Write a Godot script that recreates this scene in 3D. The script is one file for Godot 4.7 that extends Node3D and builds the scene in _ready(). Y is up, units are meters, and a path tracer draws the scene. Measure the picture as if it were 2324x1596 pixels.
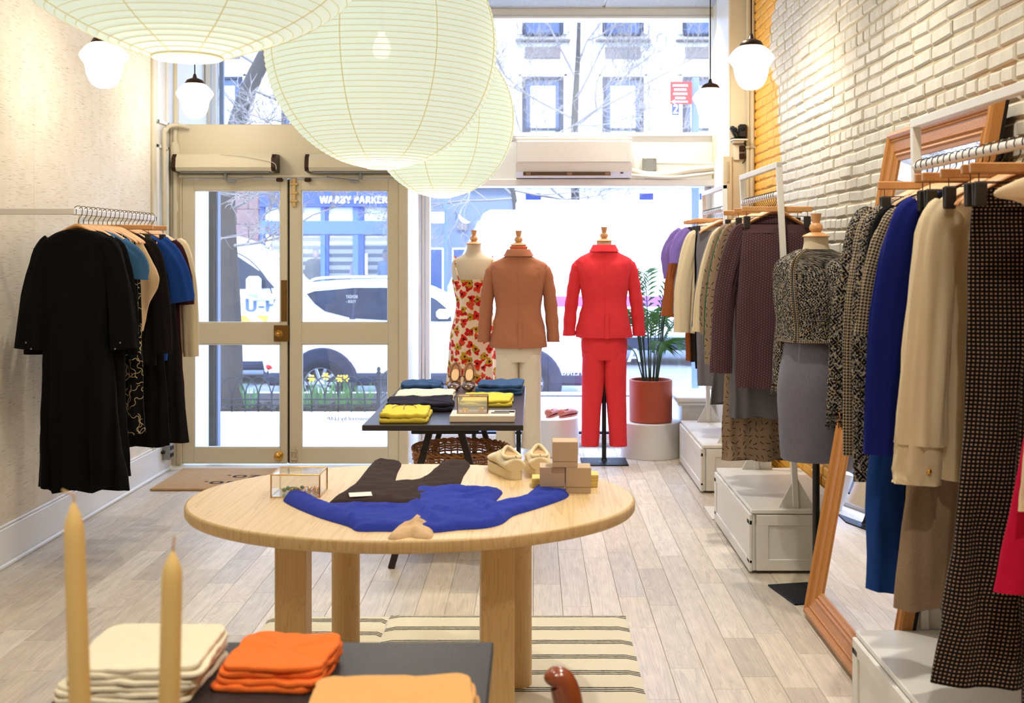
extends Node3D
# A boutique seen from inside towards its glass street front. Units are metres, the street lies towards -z.

const EYE := 1.55
const FOCAL := 2600.0
const PRINCIPAL := Vector2(1212, 572)
const ROOM_LEFT := -2.62
const ROOM_RIGHT := 1.587
const DOOR_DEPTH := 8.25
const WINDOW_DEPTH := 9.15
const CEILING := 3.5
const ROOM_BACK := 3.0
const SIDEWALK := -0.45
const ROAD := -0.67

var M := {}
var T := {}
var used := {}
var rng := RandomNumberGenerator.new()
var noise := FastNoiseLite.new()

func _ready() -> void:
	rng.seed = 4711
	noise.seed = 12
	noise.frequency = 1.0
	camera_and_light()
	make_materials()
	room()
	facade()
	street()
	furniture()
	lamps()
	left_rail()
	display_forms()
	right_racks()
	near_rack()
	leaning_mirror()
	window_display()
	oval_table_goods()
	back_table_goods()
	front_table_goods()

func camera_and_light() -> void:
	var cam := Camera3D.new()
	cam.name = "camera"
	cam.projection = Camera3D.PROJECTION_FRUSTUM
	cam.near = 0.05
	cam.far = 200.0
	cam.size = 1596.0 / FOCAL * cam.near
	cam.frustum_offset = Vector2(-(PRINCIPAL.x - 1162.0), -(798.0 - PRINCIPAL.y)) / FOCAL * cam.near
	cam.position = Vector3(0, EYE, 0)
	var lens := CameraAttributesPhysical.new()
	lens.exposure_aperture = 5.0
	lens.frustum_focus_distance = 5.6
	lens.frustum_focal_length = 39.0
	cam.attributes = lens
	add_child(cam)
	cam.current = true
	var env := Environment.new()
	env.background_mode = Environment.BG_SKY
	var sm := ProceduralSkyMaterial.new()
	sm.sky_top_color = Color(0.60, 0.74, 0.97)
	sm.sky_horizon_color = Color(0.86, 0.92, 1.0)
	sm.ground_horizon_color = Color(0.7, 0.74, 0.8)
	sm.ground_bottom_color = Color(0.5, 0.52, 0.55)
	sm.sky_energy_multiplier = 3.0
	sm.ground_energy_multiplier = 2.2
	var sky := Sky.new()
	sky.sky_material = sm
	env.sky = sky
	env.tonemap_mode = Environment.TONE_MAPPER_LINEAR
	env.tonemap_exposure = 1.0
	env.sdfgi_enabled = true
	env.ssao_enabled = true
	env.ssil_enabled = true
	var we := WorldEnvironment.new()
	we.name = "environment"
	we.environment = env
	add_child(we)
	var sun := DirectionalLight3D.new()
	sun.name = "sun"
	sun.light_color = Color(1.0, 0.97, 0.92)
	sun.light_energy = 2.3
	sun.light_angular_distance = 0.6
	sun.shadow_enabled = true
	sun.rotation_degrees = Vector3(-47, 16, 0)
	add_child(sun)

# ---------------------------------------------------------------- layout helpers
func at(px: float, py: float, d: float) -> Vector3:      # survey: bearing and height at a distance d from the camera's plane
	return Vector3((px - PRINCIPAL.x) * d / FOCAL, EYE - (py - PRINCIPAL.y) * d / FOCAL, -d)

func on(px: float, py: float, y: float) -> Vector3:      # survey: the point of a level surface at height y
	var d := FOCAL * (EYE - y) / (py - PRINCIPAL.y)
	return Vector3((px - PRINCIPAL.x) * d / FOCAL, y, -d)

func numbered(parent: Node, called: String) -> String:
	var key := str(parent.get_instance_id()) + called
	var n: int = used.get(key, 0)
	used[key] = n + 1
	return called if n == 0 else "%s_%03d" % [called, n]

func thing(called: String, label: String, category: String, pos := Vector3.ZERO, group := "", kind := "") -> Node3D:
	var o := Node3D.new()
	o.name = numbered(self, called)
	add_child(o)
	o.position = pos
	tag(o, label, category, group, kind)
	return o

func tag(o: Node, label := "", category := "", group := "", kind := "") -> void:
	if label: o.set_meta("label", label)
	if category: o.set_meta("category", category)
	if group: o.set_meta("group", group)
	if kind: o.set_meta("kind", kind)

func part(parent: Node3D, called: String, m, mat: Material, label := "") -> MeshInstance3D:   # m: a Shape in world axes, or a ready Mesh
	var o := MeshInstance3D.new()
	o.name = numbered(parent, called)
	var mesh: Mesh
	if m is Shape:
		if parent != self:
			var inv := world_of(parent).affine_inverse()
			for i in m.v.size(): m.v[i] = inv * m.v[i]
		mesh = m.finish()
	else:
		mesh = m
	o.mesh = mesh
	o.material_override = mat
	parent.add_child(o)
	if label: o.set_meta("label", label)
	return o

func world_of(n: Node) -> Transform3D:
	var t := Transform3D.IDENTITY
	while n is Node3D and n != self:
		t = n.transform * t
		n = n.get_parent()
	return t

func structure(called: String, m, mat: Material, label := "") -> MeshInstance3D:
	var o := part(self, called, m, mat, label)
	o.set_meta("kind", "structure")
	return o

func single(called: String, m, mat: Material, label: String, category: String, group := "") -> MeshInstance3D:
	var o := part(self, called, m, mat)
	tag(o, label, category, group)
	return o

func copy_of(o: Node3D, label := "", group := "") -> Node3D:
	var c: Node3D = o.duplicate()
	var stem := String(o.name)
	if stem.length() > 4 and stem.substr(stem.length() - 4, 1) == "_" and stem.substr(stem.length() - 3).is_valid_int(): stem = stem.substr(0, stem.length() - 4)
	c.name = numbered(self, stem)
	add_child(c)
	if label: c.set_meta("label", label)
	if group: c.set_meta("group", group)
	return c

func omni(parent: Node3D, pos: Vector3, color: Color, energy: float, size := 0.05) -> void:
	var l := OmniLight3D.new()
	l.name = numbered(parent, "bulb_light")
	l.light_color = color
	l.light_energy = energy
	l.light_size = size
	l.omni_range = 14.0
	l.omni_attenuation = 2.0
	l.shadow_enabled = true
	parent.add_child(l)
	l.position = pos

func spot(parent: Node3D, pos: Vector3, target: Vector3, color: Color, energy: float, angle := 40.0, size := 0.04) -> void:
	var l := SpotLight3D.new()
	l.name = numbered(parent, "spot_light")
	l.light_color = color
	l.light_energy = energy
	l.light_size = size
	l.spot_range = 14.0
	l.spot_attenuation = 2.0
	l.spot_angle = angle
	l.spot_angle_attenuation = 0.8
	l.shadow_enabled = true
	parent.add_child(l)
	var up := Vector3.FORWARD if absf((target - pos).normalized().y) > 0.95 else Vector3.UP
	l.transform = Transform3D(Basis.looking_at(target - pos, up), pos)

# ---------------------------------------------------------------- mesh builder
class Shape:
	var v := PackedVector3Array()
	var uv := PackedVector2Array()
	var ix := PackedInt32Array()

	func face(p: Array, out := Vector3.ZERO) -> void:       # a flat polygon; out: the way it faces
		var n := Vector3.ZERO
		for i in range(1, p.size() - 1): n += (p[i + 1] - p[0]).cross(p[i] - p[0])
		var flip := out != Vector3.ZERO and n.dot(out) < 0.0
		var b := v.size()
		for q in p:
			v.append(q)
			uv.append(Vector2(q.x, q.y))
		for i in range(1, p.size() - 1):
			if flip: ix.append_array([b, b + i + 1, b + i])
			else: ix.append_array([b, b + i, b + i + 1])

	func box(c: Vector3, size: Vector3, bevel := 0.0, turn := Basis.IDENTITY) -> Shape:
		var h := size * 0.5
		var b := minf(bevel, minf(h.x, minf(h.y, h.z)) * 0.9)
		if b <= 0.0:
			for a in 3:
				for s in [-1.0, 1.0]:
					var q := []
					for e in [[-1, -1], [1, -1], [1, 1], [-1, 1]]:
						var w := Vector3.ZERO
						w[a] = s * h[a]
						w[(a + 1) % 3] = e[0] * h[(a + 1) % 3]
						w[(a + 2) % 3] = e[1] * h[(a + 2) % 3]
						q.append(c + turn * w)
					var o := Vector3.ZERO
					o[a] = s
					face(q, turn * o)
			return self
		var P := func(sx, sy, sz, a):
			var sg := Vector3(sx, sy, sz)
			var w := sg * (h - Vector3(b, b, b))
			w[a] = sg[a] * h[a]
			return c + turn * w
		for a in 3:
			var a1 := (a + 1) % 3
			var a2 := (a + 2) % 3
			for s in [-1, 1]:
				var q := []
				for e in [[-1, -1], [1, -1], [1, 1], [-1, 1]]:
					var g := Vector3.ZERO
					g[a] = s
					g[a1] = e[0]
					g[a2] = e[1]
					q.append(P.call(g.x, g.y, g.z, a))
				var o := Vector3.ZERO
				o[a] = s
				face(q, turn * o)
				for s2 in [-1, 1]:                              # edges between the faces of axes a and a1
					var g1 := Vector3.ZERO
					g1[a] = s
					g1[a1] = s2
					var lo := g1
					lo[a2] = -1
					var hi := g1
					hi[a2] = 1
					face([P.call(lo.x, lo.y, lo.z, a), P.call(hi.x, hi.y, hi.z, a), P.call(hi.x, hi.y, hi.z, a1), P.call(lo.x, lo.y, lo.z, a1)], turn * g1)
		for sx in [-1, 1]:
			for sy in [-1, 1]:
				for sz in [-1, 1]:
					face([P.call(sx, sy, sz, 0), P.call(sx, sy, sz, 1), P.call(sx, sy, sz, 2)], turn * Vector3(sx, sy, sz))
		return self

	func span(lo: Vector3, hi: Vector3, bevel := 0.0) -> Shape:
		return box((lo + hi) * 0.5, (hi - lo).abs(), bevel)

	func beam(a: Vector3, b: Vector3, w: float, h: float, bevel := 0.0, up := Vector3.UP) -> Shape:
		var z := (b - a).normalized()
		if absf(z.dot(up)) > 0.98: up = Vector3.RIGHT
		var x := up.cross(z).normalized()
		return box((a + b) * 0.5, Vector3(w, h, a.distance_to(b)), bevel, Basis(x, z.cross(x), z))

	func grid(p: PackedVector3Array, nu: int, nv: int, uvs := PackedVector2Array()) -> void:   # nv rows of nu points, smooth
		var b := v.size()
		v.append_array(p)
		if uvs.size() == p.size(): uv.append_array(uvs)
		else:
			var z := PackedVector2Array()
			z.resize(p.size())
			for j in nv:
				for i in nu: z[j * nu + i] = Vector2(float(i) / (nu - 1), float(j) / maxi(nv - 1, 1))
			uv.append_array(z)
		for j in nv - 1:
			for i in nu - 1:
				var a := b + j * nu + i
				ix.append_array([a, a + 1, a + nu + 1, a, a + nu + 1, a + nu])

	func tube(p: Array, r, seg := 8, caps := true, squash := 1.0) -> Shape:   # r: a radius or one for each point
		var n := p.size()
		var pts := PackedVector3Array()
		var uvs := PackedVector2Array()
		var side := Vector3.ZERO
		var run := 0.0
		for k in n:
			var d: Vector3 = (p[mini(k + 1, n - 1)] - p[maxi(k - 1, 0)]).normalized()
			if side == Vector3.ZERO: side = d.cross(Vector3.UP if absf(d.y) < 0.9 else Vector3.BACK).normalized()
			side = (side - d * side.dot(d)).normalized()
			var up := d.cross(side)
			var rad: float = r[k] if r is Array or r is PackedFloat32Array else r
			if k: run += p[k].distance_to(p[k - 1])
			for i in seg + 1:
				var t := TAU * i / seg
				pts.append(p[k] + side * cos(t) * rad + up * sin(t) * rad * squash)
				uvs.append(Vector2(t * rad, run))
		grid(pts, seg + 1, n, uvs)
		if caps:
			for e in [0, n - 1]:
				var q := []
				for i in seg: q.append(pts[e * (seg + 1) + i])
				face(q, (p[0] - p[1]) if e == 0 else (p[n - 1] - p[n - 2]))
		return self

	func lathe(prof: Array, c: Vector3, seg := 24, turn := Basis.IDENTITY) -> Shape:   # prof: Vector2(radius, height), smooth; repeat a point for a crease
		var pts := PackedVector3Array()
		var uvs := PackedVector2Array()
		var start := 0
		for k in prof.size():
			var row := PackedVector3Array()
			for i in seg + 1:
				var t := TAU * i / seg
				row.append(c + turn * Vector3(cos(t) * prof[k].x, prof[k].y, sin(t) * prof[k].x))
				uvs.append(Vector2(t * maxf(prof[k].x, 0.01), prof[k].y))
			pts.append_array(row)
			if k > start and (k == prof.size() - 1 or prof[k] == prof[k + 1]):
				grid(pts, seg + 1, k - start + 1, uvs)
				pts = PackedVector3Array()
				uvs = PackedVector2Array()
				start = k + 1
		return self

	func loft(rings: Array, caps := true, uvw := 1.0) -> Shape:     # rings: arrays of points, all as long; closed round
		var nu: int = rings[0].size() + 1
		var pts := PackedVector3Array()
		var uvs := PackedVector2Array()
		var run := 0.0
		for j in rings.size():
			if j:
				var dd := 0.0
				for i in range(0, nu - 1, maxi(1, nu / 6)): dd = maxf(dd, rings[j][i].distance_to(rings[j - 1][i]))
				run += dd
			var girth := 0.0
			for i in nu:
				var q: Vector3 = rings[j][i % (nu - 1)]
				if i: girth += q.distance_to(pts[pts.size() - 1])
				pts.append(q)
				uvs.append(Vector2(girth, run) * uvw)
		# keep the print straight: measure the girth from the middle of each ring
		for j in rings.size():
			var mid := uvs[j * nu + nu / 2].x
			for i in nu: uvs[j * nu + i].x -= mid
		grid(pts, nu, rings.size(), uvs)
		if caps:
			for e in [0, rings.size() - 1]:
				var c := Vector3.ZERO
				for q in rings[e]: c += q
				c /= rings[e].size()
				var b := v.size()
				v.append(c)
				uv.append(uvs[e * nu + nu / 2])
				for i in nu - 1:
					v.append(rings[e][i])
					uv.append(uvs[e * nu + i])
				for i in nu - 1:
					var i2 := (i + 1) % (nu - 1)
					if e == 0: ix.append_array([b, b + 1 + i2, b + 1 + i])
					else: ix.append_array([b, b + 1 + i, b + 1 + i2])
		return self

	func prism(poly: PackedVector2Array, t: Transform3D, depth: float) -> Shape:   # outline in t's x-y plane, depth along its z
		var tri := Geometry2D.triangulate_polygon(poly)
		var z := t.basis.z.normalized()
		for s in [0.0, depth]:
			var out := z * (-1.0 if s == 0.0 else 1.0)
			for i in range(0, tri.size(), 3):
				face([t * Vector3(poly[tri[i]].x, poly[tri[i]].y, s), t * Vector3(poly[tri[i + 1]].x, poly[tri[i + 1]].y, s), t * Vector3(poly[tri[i + 2]].x, poly[tri[i + 2]].y, s)], out)
		var cw := Geometry2D.is_polygon_clockwise(poly)
		for i in poly.size():
			var a := poly[i]
			var b := poly[(i + 1) % poly.size()]
			var nrm := Vector2(b.y - a.y, a.x - b.x)
			if cw: nrm = -nrm
			face([t * Vector3(a.x, a.y, 0), t * Vector3(b.x, b.y, 0), t * Vector3(b.x, b.y, depth), t * Vector3(a.x, a.y, depth)], t.basis * Vector3(nrm.x, nrm.y, 0))
		return self

	func finish() -> ArrayMesh:
		var n := PackedVector3Array()
		n.resize(v.size())
		for i in range(0, ix.size(), 3):
			var a := ix[i]
			var b := ix[i + 1]
			var c := ix[i + 2]
			var f := (v[c] - v[a]).cross(v[b] - v[a])
			n[a] += f
			n[b] += f
			n[c] += f
		for i in n.size(): n[i] = n[i].normalized() if n[i].length_squared() > 1e-20 else Vector3.UP
		var arr := []
		arr.resize(Mesh.ARRAY_MAX)
		arr[Mesh.ARRAY_VERTEX] = v
		arr[Mesh.ARRAY_NORMAL] = n
		arr[Mesh.ARRAY_TEX_UV] = uv
		arr[Mesh.ARRAY_INDEX] = ix
		var m := ArrayMesh.new()
		m.add_surface_from_arrays(Mesh.PRIMITIVE_TRIANGLES, arr)
		return m

# ---------------------------------------------------------------- shape helpers
func S() -> Shape:
	return Shape.new()

func smooth_rows(rows: Array, per := 5) -> Array:        # Catmull-Rom through rows of numbers
	var out := []
	for k in rows.size() - 1:
		var a: Array = rows[maxi(k - 1, 0)]
		var b: Array = rows[k]
		var c: Array = rows[k + 1]
		var d: Array = rows[mini(k + 2, rows.size() - 1)]
		for s in per:
			var t := float(s) / per
			var r := []
			for i in b.size(): r.append(cubic_interpolate(b[i], c[i], a[i], d[i], t) if true else 0.0)
			out.append(r)
	out.append(rows[rows.size() - 1])
	return out

func curve(p: Array, per := 6) -> Array:
	var rows := []
	for q in p: rows.append([q.x, q.y, q.z])
	var out := []
	for r in smooth_rows(rows, per): out.append(Vector3(r[0], r[1], r[2]))
	return out

func body_rings(rows: Array, n := 40, power := 2.3, wrinkle := 0.0, seed_at := 0.0) -> Array:   # rows: centre x, y, centre z, half width, half depth
	var rings := []
	for r in rows:
		var ring := PackedVector3Array()
		for i in n:
			var t := TAU * i / n - PI / 2
			var c := cos(t)
			var s := sin(t)
			var p := Vector3(signf(c) * pow(absf(c), 2.0 / power) * r[3], 0, signf(s) * pow(absf(s), 2.0 / power) * r[4])
			if wrinkle > 0.0:
				p *= 1.0 + wrinkle * noise.get_noise_3d(p.x * 9.0 + seed_at, r[1] * 5.0, p.z * 9.0)
			ring.append(Vector3(r[0] + p.x, r[1], r[2] + p.z))
		rings.append(ring)
	return rings

func hanging(rows: Array, c: Vector3, thick: float, folds: float, waves: float, seed_at := 0.0, hem_wave := 0.0, n := 56) -> Shape:
	# cloth hanging flat in the x-y plane. rows: height, left edge, right edge, thickness factor (all from c, which is the hanger's middle)
	var rr := smooth_rows(rows, 6)
	var top: float = rows[0][0]
	var bottom: float = rows[rows.size() - 1][0]
	var rings := []
	for r in rr:
		var k := clampf((top - r[0]) / (top - bottom), 0.0, 1.0)
		var hw: float = (r[2] - r[1]) * 0.5
		var mx: float = (r[2] + r[1]) * 0.5
		var ring := PackedVector3Array()
		for i in n:
			var t := TAU * i / n - PI / 2
			var cx := signf(cos(t)) * pow(absf(cos(t)), 0.72)
			var x := mx + hw * cx
			var z = sin(t) * thick * r[3]
			var ph := seed_at * 7.3 + x * waves + 1.3 * noise.get_noise_2d(x * 3.0 + seed_at, r[0] * 1.2 + seed_at)
			var amp := folds * pow(k, 0.8) * (0.55 + 0.45 * sin(seed_at + x * waves * 0.37))
			z += sin(ph) * amp * (1.0 - 0.35 * absf(cx))
			z += 0.016 * noise.get_noise_3d(x * 7.0, r[0] * 3.0, seed_at) * (0.4 + k)
			z += folds * 0.55 * k * sin(x * waves * 2.3 + seed_at * 3.1 + r[0] * 1.5)
			x += 0.006 * noise.get_noise_2d(r[0] * 5.0, seed_at + signf(cx) * 3.0)
			var y: float = r[0]
			if k > 0.9: y += hem_wave * sin(ph * 0.8) * (k - 0.9) * 10.0
			ring.append(c + Vector3(x, y, z))
		rings.append(ring)
	return S().loft(rings, true)

func sleeve(p: Array, half: Array, thick: Array, seed_at := 0.0, n := 30) -> Shape:   # a flattened tube along points; lies in the x-y plane
	var rows := []
	for k in p.size(): rows.append([p[k].x, p[k].y, p[k].z, half[k], thick[k]])
	rows = smooth_rows(rows, 5)
	var rings := []
	for k in rows.size():
		var r: Array = rows[k]
		var a: Array = rows[maxi(k - 1, 0)]
		var b: Array = rows[mini(k + 1, rows.size() - 1)]
		var d := Vector3(b[0] - a[0], b[1] - a[1], b[2] - a[2]).normalized()
		var s := d.cross(Vector3.BACK)
		s = s.normalized() if s.length() > 0.01 else Vector3.RIGHT
		var u := s.cross(d).normalized()
		var ring := PackedVector3Array()
		for i in n:
			var t := TAU * i / n - PI / 2
			var w := 1.0 + 0.20 * noise.get_noise_3d(cos(t) * 2.6 + seed_at, k * 0.10, sin(t) * 2.6) + 0.10 * noise.get_noise_3d(cos(t) * 5.0, k * 0.3 + seed_at, sin(t) * 5.0) + 0.055 * sin(4.0 * t + 0.22 * k + seed_at) + 0.045 * sin(7.0 * t - 0.13 * k + seed_at * 2.0)
			ring.append(Vector3(r[0], r[1], r[2]) + s * cos(t) * r[3] * w + u * sin(t) * r[4] * w)
		rings.append(ring)
	return S().loft(rings, true)

func laid_cloth(poly: PackedVector2Array, y: float, thick: float, cell: float, bump: float, seed_at := 0.0, creases := []) -> Shape:
	# cloth lying flat: outline in x-z; creases: [ax, az, bx, bz, width, height]
	var lo := poly[0]
	var hi := poly[0]
	for q in poly:
		lo = Vector2(minf(lo.x, q.x), minf(lo.y, q.y))
		hi = Vector2(maxf(hi.x, q.x), maxf(hi.y, q.y))
	var s := S()
	var index := {}
	var vert := func(q: Vector2) -> int:
		var key := Vector2i(roundi(q.x * 20000.0), roundi(q.y * 20000.0))
		if index.has(key): return index[key]
		var dist := 1e9
		for i in poly.size():
			dist = minf(dist, q.distance_to(Geometry2D.get_closest_point_to_segment(q, poly[i], poly[(i + 1) % poly.size()])))
		var h := thick * pow(clampf(dist / (thick * 1.1), 0.0, 1.0), 0.45)
		h += bump * (0.5 + noise.get_noise_2d(q.x * 14.0 + seed_at, q.y * 14.0)) * smoothstep(0.0, 0.04, dist)
		for c in creases:
			var e := q.distance_to(Geometry2D.get_closest_point_to_segment(q, Vector2(c[0], c[1]), Vector2(c[2], c[3])))
			h += c[5] * exp(-e * e / (c[4] * c[4])) * smoothstep(0.0, 0.03, dist)
		s.v.append(Vector3(q.x, y + h, q.y))
		s.uv.append(q)
		index[key] = s.v.size() - 1
		return s.v.size() - 1
	var nx := int(ceil((hi.x - lo.x) / cell))
	var nz := int(ceil((hi.y - lo.y) / cell))
	for j in nz:
		for i in nx:
			var a := lo + Vector2(i, j) * cell
			var sq := PackedVector2Array([a, a + Vector2(cell, 0), a + Vector2(cell, cell), a + Vector2(0, cell)])
			for piece in Geometry2D.intersect_polygons(sq, poly):
				if piece.size() < 3: continue
				var ids := []
				for q in piece: ids.append(vert.call(q))
				var tri := Geometry2D.triangulate_polygon(piece)
				for k in range(0, tri.size(), 3):
					var A: int = ids[tri[k]]
					var B: int = ids[tri[k + 1]]
					var C: int = ids[tri[k + 2]]
					if (s.v[C] - s.v[A]).cross(s.v[B] - s.v[A]).y < 0.0: s.ix.append_array([A, C, B])
					else: s.ix.append_array([A, B, C])
	return s

func rounded_outline(w: float, d: float, r: float, per := 5, side := 10) -> PackedVector2Array:
	var out := PackedVector2Array()
	var corners := [Vector2(w / 2 - r, d / 2 - r), Vector2(-w / 2 + r, d / 2 - r), Vector2(-w / 2 + r, -d / 2 + r), Vector2(w / 2 - r, -d / 2 + r)]
	for k in 4:
		for i in per + 1:
			var t := PI / 2 * (k + float(i) / per)
			out.append(corners[k] + Vector2(cos(t), sin(t)) * r)
		var nxt: Vector2 = corners[(k + 1) % 4] + Vector2(cos(PI / 2 * (k + 1)), sin(PI / 2 * (k + 1))) * r
		for i in range(1, side): out.append(out[(per + 1) * (k + 1) + (side - 1) * k - 1].lerp(nxt, float(i) / side))
	return out

func folded(c: Vector3, w: float, d: float, layers: int, th: float, turn: float, seed_at: float, wavy := 0.012) -> Shape:
	# a folded garment: soft layers one on another
	var s := S()
	var b := Basis(Vector3.UP, turn)
	for k in layers:
		var o := rounded_outline(w * (1.0 - 0.02 * k), d * (1.0 - 0.025 * k), 0.028, 4, 12)
		var rings := []
		for e in [[0.0, -0.6], [0.12, -0.18], [0.5, 0.0], [0.88, -0.18], [1.0, -0.6], [1.03, -2.2], [1.06, -5.0]]:
			var ring := PackedVector3Array()
			for q in o:
				var out := q.normalized()
				var inset: float = e[1] * th * 0.6
				var p := q + Vector2(out.x, out.y) * inset
				if e[1] < -4.0: p = q * 0.35
				var nz := noise.get_noise_3d(q.x * 7.0 + seed_at, q.y * 7.0, k * 2.1 + seed_at) + 0.35 * noise.get_noise_3d(q.x * 19.0 + seed_at, q.y * 19.0, k * 2.1)
				var edge := 1.0 if e[1] > -3.0 else 0.3
				p += out * nz * wavy * edge
				var lift := 0.5 * th * noise.get_noise_3d(q.x * 12.0 + seed_at, q.y * 12.0, k * 0.7 + 5.0)
				ring.append(c + b * Vector3(p.x + 0.004 * sin(k * 2.1 + seed_at), k * th * 0.96 + e[0] * th + lift * (0.0 if k == 0 and e[0] < 0.2 else 1.0), p.y))
			rings.append(ring)
		s.loft(rings, true)
	return s

# ---------------------------------------------------------------- textures and materials
func picture(w: int, h: int, f: Callable) -> ImageTexture:
	var data := PackedByteArray()
	data.resize(w * h * 3)
	var k := 0
	for y in h:
		for x in w:
			var c: Color = f.call(x, y)
			data[k] = clampi(int(c.r * 255.0), 0, 255)
			data[k + 1] = clampi(int(c.g * 255.0), 0, 255)
			data[k + 2] = clampi(int(c.b * 255.0), 0, 255)
			k += 3
	return ImageTexture.create_from_image(Image.create_from_data(w, h, false, Image.FORMAT_RGB8, data))

func noise_bytes(w: int, h: int, freq: float, octaves: int, seed_at: int, stretch := Vector2.ONE) -> PackedByteArray:   # seamless grey noise, 0..255
	var n := FastNoiseLite.new()
	n.seed = seed_at
	n.noise_type = FastNoiseLite.TYPE_SIMPLEX_SMOOTH
	n.frequency = freq
	n.fractal_octaves = octaves
	var im := n.get_seamless_image(int(w / stretch.x), int(h / stretch.y), false, false, 0.1)
	im.convert(Image.FORMAT_L8)
	im.resize(w, h, Image.INTERPOLATE_CUBIC)
	return im.get_data()

func grey_picture(w: int, h: int, f: Callable) -> ImageTexture:
	return picture(w, h, func(x, y):
		var g: float = f.call(x, y)
		return Color(g, g, g))

func mat(color: Color, rough := 0.8, o := {}) -> StandardMaterial3D:
	var m := StandardMaterial3D.new()
	m.albedo_color = color
	m.roughness = rough
	m.metallic = o.get("metal", 0.0)
	if o.has("spec"): m.metallic_specular = o.spec
	if o.has("tex"): m.albedo_texture = o.tex
	var sc = o.get("scale", 1.0)
	m.uv1_scale = sc if sc is Vector3 else Vector3(sc, sc, sc)
	if o.has("offset"): m.uv1_offset = o.offset
	if o.get("tri", false): m.uv1_triplanar = true
	if o.get("world", false):
		m.uv1_triplanar = true
		m.uv1_world_triplanar = true
	if m.uv1_triplanar: m.uv1_triplanar_sharpness = 8.0
	if o.has("bump"):
		m.heightmap_enabled = true
		m.heightmap_texture = o.bump
		m.heightmap_scale = o.get("relief", 0.1)
	if o.has("glow"):
		m.emission_enabled = true
		m.emission = o.glow
		m.emission_energy_multiplier = o.get("energy", 1.0)
	if o.has("alpha"):
		m.transparency = BaseMaterial3D.TRANSPARENCY_ALPHA
		m.albedo_color.a = o.alpha
	if o.has("rim"):
		m.rim_enabled = true
		m.rim = o.rim
		m.rim_tint = 0.6
	if o.has("coat"):
		m.clearcoat_enabled = true
		m.clearcoat = o.coat
		m.clearcoat_roughness = 0.15
	if o.has("back"):
		m.backlight_enabled = true
		m.backlight = o.back
	return m

func cloth(color: Color, rim := 0.25) -> StandardMaterial3D:
	return mat(color, 0.95, {"tex": T.weave, "scale": 22.0, "rim": rim, "spec": 0.25, "bump": T.weave, "relief": 0.03})

func printed(tex: Texture2D, size: float, rim := 0.2, relief := 0.0) -> StandardMaterial3D:   # size: metres that one repeat covers
	var o := {"tex": tex, "scale": 1.0 / size, "rim": rim, "spec": 0.25}
	if relief > 0.0:
		o.bump = tex
		o.relief = relief
	return mat(Color.WHITE, 0.95, o)

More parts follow.
